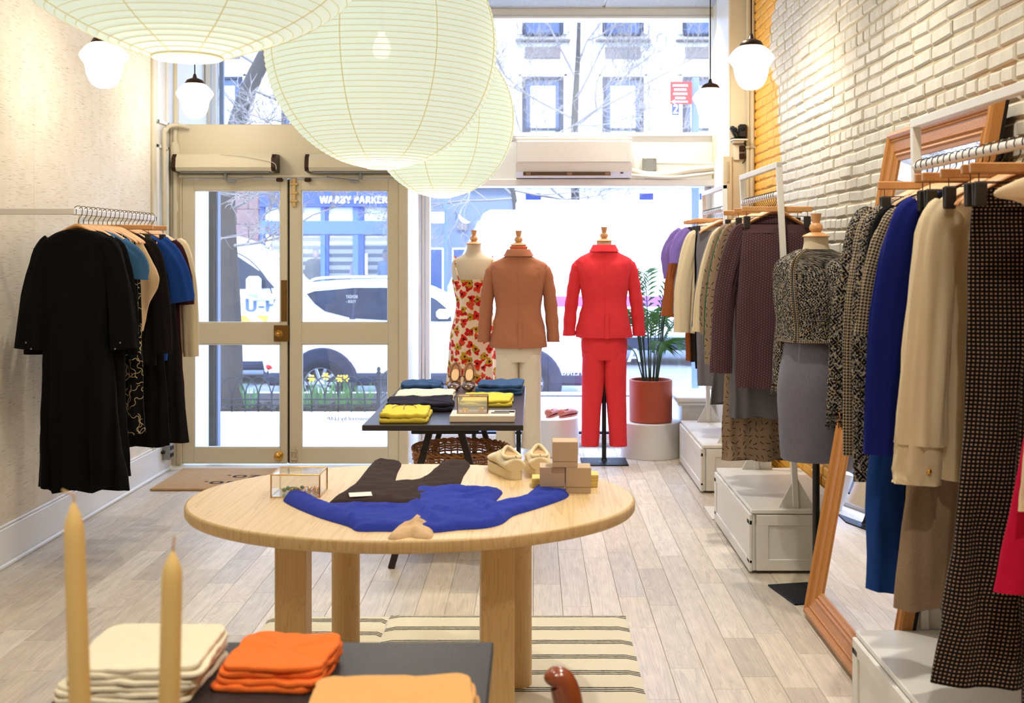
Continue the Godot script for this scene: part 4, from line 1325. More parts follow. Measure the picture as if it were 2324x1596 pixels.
func street() -> void:
	# ground
	var walk := structure("sidewalk", S().span(V(-14, SIDEWALK - 0.3, 16.1), V(14, SIDEWALK - 0.01, 8.42)), M.groove, "pale concrete sidewalk in front of the shop")
	for i in 14:
		for j in 5:
			part(walk, "slab", S().span(V(-10.5 + i * 1.5 + 0.005, SIDEWALK - 0.012, 9.3 + j * 1.3 + 1.292), V(-9.0 + i * 1.5 - 0.005, SIDEWALK, 9.3 + j * 1.3), 0.004), M.concrete)
	structure("kerb", S().span(V(-14, ROAD - 0.1, 16.3), V(14, SIDEWALK + 0.01, 16.1), 0.02), M.concrete, "stone kerb at the road's edge")
	structure("road", S().span(V(-30, ROAD - 0.2, 30), V(30, ROAD, 16.2)), M.asphalt, "pale worn asphalt road")
	structure("far_sidewalk", S().span(V(-30, ROAD - 0.2, 35), V(30, -0.3, 30)), M.concrete, "sidewalk across the road")
	# tree pit with hooped fence
	var pit := thing("tree_pit", "bed of brown soil round the street tree", "soil", V(-3.4, SIDEWALK, 15.2), "", "stuff")
	var pr := RandomNumberGenerator.new()
	pr.seed = 5
	var soil := S()
	soil.span(V(-5.2, SIDEWALK - 0.05, 16.0), V(-1.95, SIDEWALK + 0.03, 14.36), 0.02)
	for k in 220: soil.box(V(pr.randf_range(-4.9, -2.0), SIDEWALK + 0.03, pr.randf_range(14.34, 14.9)), Vector3(0.06, 0.025, 0.04) * pr.randf_range(0.5, 1.3), 0.006, Basis(Vector3(pr.randf(), pr.randf(), pr.randf()).normalized(), pr.randf() * 3.0))
	part(pit, "soil", soil, M.soil)
	var fe := thing("hoop_fence", "low black iron fence of overlapping hoops round the tree pit", "fence", V(-3.2, SIDEWALK, 14.3))
	var top := SIDEWALK + 0.44
	var step := 0.166
	for k in 20:
		var x := -5.1 + k * step
		var arc := []
		for t in 13: arc.append(V(x + step * (1.0 - cos(PI * t / 12.0)) if t < 13 else 0.0, SIDEWALK + 0.17 + (0.27) * sin(PI * t / 12.0), 14.3 - 0.006 * (k % 2)))
		arc.push_front(V(x, SIDEWALK, 14.3))
		arc.append(V(x + step * 2, SIDEWALK, 14.3))
		if x + step * 2 < -1.9: part(fe, "hoop", S().tube(arc, 0.008, 6), M.iron)
	for y in [0.09, 0.16]:
		part(fe, "rail", S().span(V(-5.2, SIDEWALK + y - 0.009, 14.315), V(-1.94, SIDEWALK + y + 0.009, 14.285), 0.003), M.iron)
		part(fe, "rail", S().span(V(-1.955, SIDEWALK + y - 0.009, 16.0), V(-1.93, SIDEWALK + y + 0.009, 14.3), 0.003), M.iron)
	for k in 8:
		var arc := []
		for t in 9: arc.append(V(-1.94, SIDEWALK + 0.15 + 0.29 * sin(PI * t / 8.0), 14.4 + k * step + step * (1.0 - cos(PI * t / 8.0))))
		part(fe, "hoop", S().tube(arc, 0.008, 6), M.iron)
	part(fe, "post", S().span(V(-1.965, SIDEWALK, 14.33), V(-1.915, SIDEWALK + 0.5, 14.28), 0.005).lathe([Vector2(0.0, 0.07), Vector2(0.018, 0.06), Vector2(0.026, 0.035), Vector2(0.018, 0.01), Vector2(0.03, 0.0)], V(-1.94, SIDEWALK + 0.5, 14.305), 10), M.iron)
	for q in [[566, 0.28, 0], [700, 0.3, 1], [735, 0.32, 1], [775, 0.30, 2], [805, 0.26, 0], [830, 0.28, 0], [462, 0.2, 0]]:
		var base := V((q[0] - 1212) * 14.55 / FOCAL, SIDEWALK + 0.02, 14.55)
		var pl := thing("daffodil", "daffodil clump with upright grey green leaves inside the hoop fence", "plant", base, "daffodils in the tree pit")
		var blades := S()
		for k in 26:
			var a := pr.randf() * TAU
			var lean := pr.randf_range(0.02, 0.12)
			var h: float = q[1] * pr.randf_range(0.7, 1.25)
			var b0 := base + Vector3(cos(a) * 0.05, 0, sin(a) * 0.05)
			blades.tube([b0, b0 + Vector3(cos(a) * lean * 0.5, h * 0.6, sin(a) * lean * 0.5), b0 + Vector3(cos(a) * lean, h, sin(a) * lean)], [0.007, 0.006, 0.001], 4, false, 0.3)
		part(pl, "leaves", blades, M.leaf)
		for k in q[2]:
			var c := base + Vector3(pr.randf_range(-0.06, 0.06), q[1] * 1.25, 0.02)
			var fl := part(pl, "flower", S().lathe([Vector2(0.0, 0.0), Vector2(0.012, 0.0), Vector2(0.014, 0.02), Vector2(0.02, 0.028)], c, 10, Basis(Vector3.RIGHT, 1.2)), M.petal, "yellow flower")
			var pet := S()
			for e in 6: pet.box(c + Vector3(cos(e * TAU / 6) * 0.03, sin(e * TAU / 6) * 0.03, 0), Vector3(0.034, 0.022, 0.003), 0.001, Basis(Vector3.BACK, e * TAU / 6))
			part(fl, "petals", pet, M.petal)
			part(pl, "stalk", S().tube([base, c], 0.004, 5, false), M.leaf)
	trees()
	cars()
	far_side()

func trees() -> void:
	var D := 14.8
	var path := []
	for q in [[522, 940], [524, 800], [519, 640], [512, 500], [514, 400], [532, 300], [566, 200], [610, 110], [680, -30], [730, -160]]: path.append(at(q[0], q[1], D))
	path[0].y = SIDEWALK
	var tr := thing("street_tree", "bare street tree with grey ridged trunk inside the hoop fence", "tree", path[0])
	var rad := []
	var sm := curve(path, 5)
	for k in sm.size(): rad.append(lerpf(0.165, 0.085, pow(float(k) / sm.size(), 0.7)))
	part(tr, "trunk", S().tube(sm, rad, 18), M.bark)
	var rr := RandomNumberGenerator.new()
	rr.seed = 21
	var limbs := S()
	for q in [[516, 480, 0.9, 0.55], [517, 560, 0.6, 0.1], [520, 330, 1.0, 0.3], [545, 250, -0.8, 0.5], [566, 200, 1.0, -0.5], [590, 150, -0.7, 0.6], [515, 610, -0.4, -0.1], [640, 50, 0.9, 0.1]]:
		twigs(limbs, at(q[0], q[1], D), Vector3(q[2], q[3], 0.35).normalized(), 0.95, 0.026, 5, rr, 0.0)
	part(tr, "branches", limbs, M.twig)
	var t2 := thing("young_tree", "slim bare tree standing across the road before the stone facade", "tree", V(1.0, ROAD, 26))
	part(t2, "trunk", S().tube(curve([at(1306, 800, 26), at(1306, 500, 26), at(1304, 280, 26), at(1312, 120, 26), at(1316, -60, 26)], 5), [0.11, 0.108, 0.106, 0.104, 0.10, 0.098, 0.096, 0.093, 0.09, 0.086, 0.082, 0.077, 0.072, 0.066, 0.06, 0.054, 0.048, 0.042, 0.036, 0.03, 0.024], 10), M.bark)
	var l2 := S()
	rr.seed = 5
	for q in [[1306, 470, -0.8, 0.4], [1305, 430, 0.8, 0.5], [1304, 290, 0.9, 0.6], [1304, 270, -0.8, 0.5], [1306, 230, 0.7, 0.8], [1308, 180, -0.6, 0.8], [1310, 150, 0.5, 0.9], [1305, 330, -0.9, 0.1]]:
		twigs(l2, at(q[0], q[1], 26), Vector3(q[2], q[3], 0.1).normalized(), 1.9, 0.032, 5, rr, 0.12)
	part(t2, "branches", l2, M.twig)
	var t3 := thing("leaning_tree", "bare tree with drooping pale twigs seen above the parked car", "tree", V(-0.3, ROAD, 24.8))
	part(t3, "trunk", S().tube(curve([at(1180, 760, 24.8), at(1182, 600, 24.8), at(1170, 470, 24.8), at(1150, 380, 24.8), at(1120, 300, 24.8)], 5), 0.055, 10), M.bark)
	var l3 := S()
	rr.seed = 12
	for q in [[1165, 450, -0.9, 0.0], [1160, 430, 0.9, 0.05], [1150, 390, -0.9, 0.1], [1140, 350, 0.9, 0.2], [1160, 440, -0.6, 0.3]]:
		twigs(l3, at(q[0], q[1], 24.8), Vector3(q[2], q[3], 0.2).normalized(), 1.7, 0.03, 5, rr, -0.05)
	part(t3, "branches", l3, M.twig)

func hull(rows: Array, zc: float) -> Shape:       # a vehicle body; rows: x, bottom, belt, roof, half width at the belt, half width at the roof
	var rings := []
	for r in smooth_rows(rows, 3):
		var half := []
		for e in [[r[1], 0.80], [r[1] + 0.03, 0.93], [lerpf(r[1], r[2], 0.35), 1.0], [lerpf(r[1], r[2], 0.75), 1.0], [r[2], 0.985]]: half.append(Vector2(e[1] * r[4], e[0]))
		half.append(Vector2(lerpf(r[4], r[5], 0.45), lerpf(r[2], r[3], 0.45)))
		half.append(Vector2(r[5], lerpf(r[2], r[3], 0.86)))
		half.append(Vector2(r[5] - 0.07, lerpf(r[2], r[3], 0.97)))
		half.append(Vector2(r[5] * 0.5, r[3]))
		var ring := PackedVector3Array()
		for h in half: ring.append(V(r[0], h.y, zc - h.x))
		for k in range(half.size() - 1, -1, -1): ring.append(V(r[0], half[k].y, zc + half[k].x))
		rings.append(ring)
	return S().loft(rings, true)

func wheel(parent: Node3D, c: Vector3, r: float) -> void:
	var turn := Basis(Vector3.RIGHT, PI / 2)
	var w := part(parent, "wheel", S().lathe([Vector2(r * 0.68, -0.1), Vector2(r * 0.95, -0.1), Vector2(r, -0.07), Vector2(r, 0.07), Vector2(r * 0.95, 0.1), Vector2(r * 0.7, 0.1), Vector2(r * 0.68, 0.06)], c, 30, turn), M.rubber, "black tyre")
	part(w, "rim", S().lathe([Vector2(r * 0.62, -0.02), Vector2(r * 0.66, 0.085), Vector2(r * 0.70, 0.098), Vector2(r * 0.70, 0.06)], c, 30, turn), M.alloy)
	part(w, "brake_disc", S().lathe([Vector2(0, 0.0), Vector2(r * 0.6, 0.0)], c, 20, turn), M.car_trim)
	for k in 10:
		var a := k * TAU / 10.0
		part(w, "spoke", S().beam(c + Vector3(cos(a) * 0.04, sin(a) * 0.04, 0.07), c + Vector3(cos(a) * r * 0.66, sin(a) * r * 0.66, 0.085), 0.045, 0.025, 0.006, Vector3.BACK), M.alloy)
	part(w, "hub", S().lathe([Vector2(0, 0.1), Vector2(0.05, 0.095), Vector2(0.06, 0.06)], c, 16, turn), M.alloy)

func side_window(parent: Node3D, called: String, pts: Array, zc: float, wb: float, wt: float, yb: float, yt: float, m: Material) -> void:
	var q := []
	var s := S()
	for p in pts: q.append(V(p.x, p.y, zc - lerpf(wb, wt, clampf((p.y - yb) / (yt - yb), 0, 1.1)) - 0.015))
	s.face(q, Vector3.BACK)
	var back := []
	for p in q: back.append(p + Vector3(0, 0, -0.02))
	for i in q.size(): s.face([q[i], q[(i + 1) % q.size()], back[(i + 1) % q.size()], back[i]])
	part(parent, called, s, m)

func cars() -> void:
	# white SUV parked at the kerb
	var zc := 17.42
	var car := thing("parked_car", "white estate car parked at the kerb behind the hoop fence", "car", V(-1.55, ROAD, zc))
	var b := -0.30
	part(car, "body", hull([[-3.95, -0.1, 0.22, 0.30, 0.78, 0.70], [-3.88, b, 0.42, 0.62, 0.84, 0.70], [-3.72, b, 0.52, 0.98, 0.90, 0.64], [-3.45, b, 0.55, 1.08, 0.92, 0.64], [-2.7, b, 0.56, 1.13, 0.92, 0.66], [-2.0, b, 0.53, 1.12, 0.92, 0.66], [-1.55, b, 0.52, 1.02, 0.92, 0.65], [-1.12, b, 0.50, 0.76, 0.92, 0.68], [-0.78, b, 0.47, 0.54, 0.92, 0.74], [0.0, b, 0.38, 0.45, 0.91, 0.74], [0.5, b, 0.26, 0.34, 0.88, 0.70], [0.74, b, 0.1, 0.18, 0.80, 0.62], [0.82, -0.2, -0.02, 0.03, 0.70, 0.55]], zc), M.car_white)
	side_window(car, "rear_window", [Vector2(-3.31, 0.94), Vector2(-3.2, 0.98), Vector2(-2.62, 1.03), Vector2(-2.64, 0.60), Vector2(-3.02, 0.69), Vector2(-3.18, 0.80)], zc, 0.92, 0.66, 0.56, 1.10, M.car_glass)
	side_window(car, "door_window", [Vector2(-2.58, 1.03), Vector2(-2.0, 1.03), Vector2(-2.0, 0.56), Vector2(-2.60, 0.595)], zc, 0.92, 0.66, 0.56, 1.10, M.car_glass)
	side_window(car, "door_window", [Vector2(-1.94, 1.03), Vector2(-1.72, 1.00), Vector2(-1.42, 0.86), Vector2(-1.22, 0.70), Vector2(-1.18, 0.55), Vector2(-1.94, 0.555)], zc, 0.92, 0.66, 0.56, 1.10, M.car_glass)
	side_window(car, "door_pillar", [Vector2(-2.65, 1.03), Vector2(-2.55, 1.03), Vector2(-2.58, 0.58), Vector2(-2.66, 0.58)], zc, 0.918, 0.658, 0.56, 1.10, M.car_trim)
	part(car, "cladding", S().span(V(-3.85, b - 0.08, zc - 0.93), V(0.72, b + 0.1, zc + 0.93), 0.04), M.car_trim)
	part(car, "roof_rail", S().tube(curve([V(-3.3, 1.08, zc - 0.62), V(-3.1, 1.17, zc - 0.60), V(-1.9, 1.18, zc - 0.60), V(-1.6, 1.1, zc - 0.62)], 5), 0.02, 6), M.car_white)
	for x in [-3.05, -0.10]:
		part(car, "wheel_arch", S().lathe([Vector2(0.0, 0.0), Vector2(0.47, 0.0), Vector2(0.50, -0.01), Vector2(0.51, -0.06)], V(x, -0.33, zc - 0.945), 32, Basis(Vector3.RIGHT, PI / 2)), M.car_trim)
		wheel(car, V(x, ROAD + 0.335, zc - 0.96), 0.335)
	part(car, "tail_reflector", S().box(V(-3.80, -0.11, zc - 0.80), Vector3(0.17, 0.1, 0.12), 0.03), M.red_lens)
	part(car, "bumper", S().span(V(-3.94, -0.38, zc - 0.82), V(-3.55, -0.02, zc + 0.8), 0.08), M.car_trim)
	part(car, "headlight", S().box(V(0.62, 0.05, zc - 0.74), Vector3(0.24, 0.14, 0.16), 0.04), M.lens)
	part(car, "fog_light", S().box(V(0.70, -0.22, zc - 0.74), Vector3(0.18, 0.12, 0.12), 0.03), M.lens)
	part(car, "wing_mirror", S().box(V(-1.3, 0.66, zc - 1.0), Vector3(0.2, 0.14, 0.12), 0.04), M.car_white)
	# rental van with lettering
	zc = 20.0
	var van := thing("rental_van", "white rental van with orange bands and the letters U-HAUL behind the tree", "van", V(-5.2, ROAD, zc))
	part(van, "body", hull([[-8.2, -0.2, 0.8, 1.72, 0.95, 0.85], [-8.1, -0.3, 0.85, 1.85, 0.98, 0.86], [-5.6, -0.3, 0.85, 1.85, 0.98, 0.86], [-4.95, -0.3, 0.83, 1.72, 0.98, 0.84], [-4.45, -0.3, 0.80, 1.42, 0.97, 0.80], [-3.95, -0.3, 0.78, 0.95, 0.96, 0.78], [-3.5, -0.3, 0.66, 0.76, 0.94, 0.76], [-3.2, -0.25, 0.4, 0.5, 0.88, 0.7], [-3.12, -0.1, 0.2, 0.25, 0.8, 0.6]], zc), M.car_white)
	side_window(van, "door_window", [Vector2(-5.5, 1.5), Vector2(-4.95, 1.48), Vector2(-4.55, 1.22), Vector2(-4.3, 0.95), Vector2(-5.5, 0.92)], zc, 0.98, 0.85, 0.8, 1.7, M.car_glass)
	part(van, "door_seal", S().tube(curve([V(-5.0, 1.56, zc - 0.90), V(-4.72, 1.40, zc - 0.91), V(-4.45, 1.1, zc - 0.94), V(-4.35, 0.86, zc - 0.985)], 5), 0.012, 5), M.car_trim)
	part(van, "wing_mirror", S().box(V(-4.62, 0.98, zc - 1.12), Vector3(0.24, 0.34, 0.16), 0.05), M.blind)
	part(van, "mirror_arm", S().box(V(-4.5, 0.78, zc - 1.06), Vector3(0.3, 0.07, 0.14), 0.02), M.blind)
	for k in 3: part(van, "band", S().prism(PackedVector2Array([Vector2(-4.98 + 0.36 * k, 0.50), Vector2(-4.80 + 0.36 * k, 0.50), Vector2(-4.52 + 0.36 * k, 0.27), Vector2(-4.70 + 0.36 * k, 0.27)]), Transform3D(Basis.IDENTITY, V(0, 0, zc - 0.985)), 0.01), M.orange_paint)
	part(van, "band", S().prism(PackedVector2Array([Vector2(-5.3, 0.80), Vector2(-4.86, 0.80), Vector2(-5.02, 0.56), Vector2(-5.3, 0.56)]), Transform3D(Basis.IDENTITY, V(0, 0, zc - 0.988)), 0.01), M.sign_red)
	lettering(V(-4.22, 0.66, zc - 1.0), "U-HAUL", 0.22, M.pole, false, "", 1.15, 0.02, van)
	for x in [-7.3, -3.75]: wheel(van, V(x, ROAD + 0.34, zc - 0.93), 0.34)
	part(van, "step", S().span(V(-8.0, -0.42, zc - 0.95), V(-3.2, -0.28, zc + 0.9), 0.04), M.car_trim)
	# white delivery truck
	zc = 23.1
	var tk := thing("delivery_truck", "large white delivery truck with a purple stripe on the far lane", "truck", V(1.0, ROAD, zc))
	part(tk, "cargo_body", S().span(V(-0.35, -0.1, zc + 1.05), V(4.6, 2.55, zc - 1.08), 0.06), M.car_white)
	var cab := PackedVector2Array([Vector2(-1.95, -0.2), Vector2(-1.92, 0.45), Vector2(-1.75, 0.60), Vector2(-0.98, 2.28), Vector2(-0.85, 2.36), Vector2(-0.30, 2.36), Vector2(-0.30, -0.2)])
	part(tk, "cab", S().prism(cab, Transform3D(Basis.IDENTITY, V(0, 0, zc + 1.0)), 2.04), M.car_white)
	part(tk, "stripe", S().span(V(0.35, 0.50, zc - 1.07), V(3.4, 0.70, zc - 1.09), 0.002), M.purple_paint)
	part(tk, "skirt", S().span(V(-1.8, -0.35, zc + 0.9), V(4.6, -0.08, zc - 1.0), 0.04), M.car_trim)
	part(tk, "windscreen", S().prism(PackedVector2Array([Vector2(-1.72, 0.72), Vector2(-1.05, 2.16), Vector2(-1.02, 2.15), Vector2(-1.69, 0.71)]), Transform3D(Basis.IDENTITY, V(-0.03, 0, zc + 0.9)), 1.8), M.lens)
	for x in [-0.95, 3.4]: wheel(tk, V(x, ROAD + 0.42, zc - 0.98), 0.42)
	# poles and signs
	var p1 := thing("sign_pole", "thin blue pole with a small white sign behind the parked car", "sign post", V(-1.53, ROAD, 20))
	part(p1, "pole", S().tube([V(-1.53, ROAD, 20), at(1010, 380, 20)], 0.03, 10), M.pole)
	part(p1, "sign_plate", S().box(at(994, 494, 19.93), Vector3(0.22, 0.19, 0.01), 0.003), M.vinyl, "white sign plate")
	for k in 3: part(p1, "sign_line", S().box(at(994, 488 + k * 6, 19.92), Vector3(0.15, 0.012, 0.006)), M.pole)
	var p2 := thing("parking_sign", "steel pole with red parking sign and small blue plate marked 2", "sign post", V(1.76, SIDEWALK, 12.5))
	part(p2, "pole", S().span(V(1.725, SIDEWALK, 12.56), V(1.80, 3.45, 12.48), 0.008), M.pole)
	var red := part(p2, "sign_plate", S().box(at(1546, 211, 12.44), Vector3(0.235, 0.245, 0.012), 0.004), M.sign_red, "red and white parking plate")
	for k in 4: part(red, "print_line", S().box(at(1544, 194 + k * 9.5, 12.432), Vector3([0.16, 0.13, 0.15, 0.11][k], 0.021, 0.004)), M.vinyl)
	part(red, "print_arrow", S().prism(PackedVector2Array([Vector2(-0.1, 0), Vector2(-0.06, 0.022), Vector2(-0.06, 0.008), Vector2(0.08, 0.008), Vector2(0.08, -0.008), Vector2(-0.06, -0.008), Vector2(-0.06, -0.022)]), Transform3D(Basis.IDENTITY, at(1544, 231, 12.436)), 0.004), M.vinyl)
	part(p2, "number_plate", S().box(at(1533, 248, 12.44), Vector3(0.075, 0.125, 0.01), 0.003), M.sign_blue)
	lettering(at(1533, 248, 12.43), "2", 0.10, M.vinyl, false, "", 0.05, 0.003, p2)

func far_side() -> void:
	var D := 33.0
	var k := D / FOCAL
	var X := func(px: float) -> float: return (px - PRINCIPAL.x) * k
	var Y := func(py: float) -> float: return EYE - (py - PRINCIPAL.y) * k
	var bld := thing("stone_building", "tall pale limestone building with sash windows across the road", "building", V(0, -0.3, D))
	part(bld, "wall", S().span(V(-14, 3.42, D + 3.0), V(9.5, 14.0, D + 0.25)), M.limestone)
	part(bld, "string_course", S().span(V(-14, 3.425, D + 0.3), V(9.5, 3.62, D + 0.06), 0.03), M.limestone)
	for c in 9:
		var px := 1232.0 + 183.0 * (c - 6)
		for row in 2:
			var y0 := 4.1 if row == 0 else 7.85
			var y1 := 6.58 if row == 0 else 10.4
			var wx: float = X.call(px)
			var fr := S()
			for s in [-1.0, 1.0]: fr.span(V(wx + s * 0.54 - 0.05, y0, D + 0.3), V(wx + s * 0.54 + 0.05, y1, D + 0.12), 0.02)
			for y in [y0, (y0 + y1) * 0.45 + 0.3, y1]: fr.span(V(wx - 0.55, y - 0.04, D + 0.3), V(wx + 0.55, y + 0.04, D + 0.14), 0.02)
			var win := part(bld, "window", fr, M.car_trim)
			part(win, "pane", S().span(V(wx - 0.52, y0, D + 0.26), V(wx + 0.52, y1, D + 0.22)), M.pane)
			part(win, "blind", S().span(V(wx - 0.36, y0 + 0.75, D + 0.235), V(wx + 0.36, y1 - 0.22, D + 0.20)), M.blind)
			part(bld, "surround", S().span(V(wx - 0.72, y0, D + 0.25), V(wx - 0.60, y1 + 0.14, D + 0.14), 0.02).span(V(wx + 0.60, y0, D + 0.25), V(wx + 0.72, y1 + 0.14, D + 0.14), 0.02).span(V(wx - 0.72, y1 + 0.04, D + 0.25), V(wx + 0.72, y1 + 0.16, D + 0.14), 0.02), M.limestone)
			if row == 0:
				part(bld, "relief_panel", S().span(V(wx - 0.52, Y.call(130), D + 0.26), V(wx + 0.52, Y.call(103), D + 0.2), 0.02), M.relief_stone)
				part(bld, "cornice", S().span(V(wx - 0.8, Y.call(92), D + 0.26), V(wx + 0.8, Y.call(86), D + 0.05), 0.03), M.relief_stone)
		part(bld, "pilaster", S().span(V(X.call(px + 60), 3.6, D + 0.27), V(X.call(px + 80), 14, D + 0.16), 0.03), M.limestone)
	# ground floor: brownstone, blue optician's front, grey front, white front
	var bs := thing("brownstone_base", "pinkish brown stone house base beside the blue shop front", "building", V(-9, -0.3, D))
	var row := 0
	var y := -0.3
	while y < 3.4:
		var x := -14.0 + (0.35 if row % 2 else 0.0)
		while x < -8.1:
			part(bs, "stone", S().span(V(x + 0.008, y + 0.008, D + 0.4), V(minf(x + 0.9, -7.95) - 0.008, minf(y + 0.44, 3.4), D + 0.1), 0.012), M.brownstone)
			x += 0.9
		y += 0.44
		row += 1
	part(bs, "core", S().span(V(-14, -0.3, D + 0.6), V(-7.95, 3.42, D + 0.16)), M.groove)
	var shop := thing("blue_shop_front", "pale blue shop front with white lettering across the road", "shop front", V(-6, -0.3, D))
	part(shop, "fascia", S().span(V(X.call(588), Y.call(468), D + 0.3), V(X.call(930), 3.40, D), 0.02), M.shop_blue)
	part(shop, "fascia_edge", S().span(V(X.call(588), Y.call(470), D + 0.1), V(X.call(930), Y.call(465), D - 0.08), 0.01), M.shop_blue)
	part(shop, "beam", S().span(V(X.call(588), Y.call(533), D + 0.2), V(X.call(930), Y.call(501), D), 0.02), M.shop_blue_light)
	for q in [[588, 600], [636, 642], [676, 684], [727, 740], [737, 745], [800, 813], [813, 826], [878, 892], [920, 930]]:
		part(shop, "pilaster", S().span(V(X.call(q[0]), -0.3, D + 0.2), V(X.call(q[1]), Y.call(468), D + 0.02), 0.01), M.shop_blue_light if q[0] in [727, 800] else M.shop_blue)
	part(shop, "stall_riser", S().span(V(X.call(588), -0.3, D + 0.2), V(X.call(930), 0.35, D + 0.05), 0.02), M.shop_blue)
	for q in [[600, 636], [642, 676], [684, 727], [745, 800], [826, 878], [892, 920]]:
		var win := part(shop, "shop_window", S().span(V(X.call(q[0]), 0.35, D + 0.14), V(X.call(q[1]), Y.call(535), D + 0.12)), M.shop_glass)
		part(win, "top_light", S().span(V(X.call(q[0]), Y.call(501), D + 0.14), V(X.call(q[1]), Y.call(470), D + 0.12)), M.blind)
	part(shop, "door_pull", S().span(V(X.call(829), 0.9, D + 0.02), V(X.call(834), 1.5, D - 0.03), 0.005), M.vinyl)
	for s in 9: part(shop, "shelf", S().span(V(X.call(590), 0.3 + s * 0.24, D + 1.35), V(X.call(930), 0.3 + s * 0.24 + 0.13, D + 1.2), 0.01), M.shelf)
	part(shop, "back_wall", S().span(V(X.call(590), -0.3, D + 1.5), V(X.call(930), 3.3, D + 1.36)), M.shop_dark)
	lettering(V(X.call(803), Y.call(454), D - 0.03), "WARBY PARKER", 0.20, M.vinyl, false, "", X.call(880) - X.call(726), 0.05, shop)
	person(V(X.call(708), -0.15, D + 0.55), "person in a black jacket standing behind the blue shop's window", 0.3, M.jet, M.navy)
	person(V(X.call(800), -0.25, D + 0.8), "person in a violet top by the blue shop's shelves", 1.2, M.lavender, M.navy)
	person(V(X.call(868), -0.2, D + 0.7), "person in a dark blue coat behind the blue shop's door", -0.6, M.denim, M.jet)
	var gr := thing("grey_shop_front", "grey blue shop front with wide panes across the road", "shop front", V(-2.6, -0.3, D))
	part(gr, "wall", S().span(V(X.call(930), -0.3, D + 1.0), V(X.call(1165), 3.42, D + 0.3)), M.grey_front)
	for q in [[950, 1005], [1025, 1110]]:
		var w := part(gr, "frame", S().span(V(X.call(q[0]), 0.2, D + 0.32), V(X.call(q[1]), Y.call(563), D + 0.2), 0.02), M.vinyl)
		part(w, "pane", S().span(V(X.call(q[0] + 3), 0.25, D + 0.24), V(X.call(q[1] - 3), Y.call(566), D + 0.18)), M.pane)
	part(gr, "sign_board", S().span(V(X.call(1038), Y.call(522), D + 0.32), V(X.call(1060), Y.call(505), D + 0.2), 0.01), M.relief_stone)
	var wf := thing("white_shop_front", "white shop front with dark blue upper panes behind the delivery truck", "shop front", V(3, -0.3, D))
	part(wf, "wall", S().span(V(X.call(1165), -0.3, D + 1.0), V(9.5, 3.42, D + 0.2)), M.limestone)
	for q in [[1193, 1228], [1453, 1484], [1590, 1650]]: part(wf, "pane", S().span(V(X.call(q[0]), 1.2, D + 0.22), V(X.call(q[1]), 3.25, D + 0.16)), M.sign_blue)
	var tower := thing("far_block", "distant blue grey block closing the street behind the stone building", "building", V(-18, -0.3, 46))
	part(tower, "wall", S().span(V(-40, -0.5, 50), V(-13.5, 18, 40)), M.grey_front)
	part(tower, "wing", S().span(V(9.5, -0.5, 50), V(40, 16, 36)), M.limestone)

# ---------------------------------------------------------------- furniture
func ellipse_slab(c: Vector3, rx: float, rz: float, th: float) -> Shape:      # c: middle of the top
	var rings := []
	for e in [[-th, -0.03], [-th + 0.004, -0.006], [-th + 0.012, 0.0], [-0.008, 0.0], [-0.002, -0.003], [0.0, -0.009]]:
		var ring := PackedVector3Array()
		for i in 96:
			var t := TAU * i / 96 - PI / 2
			ring.append(c + Vector3(cos(t) * (rx + e[1]), e[0], sin(t) * (rz + e[1])))
		rings.append(ring)
	return S().loft(rings, true)

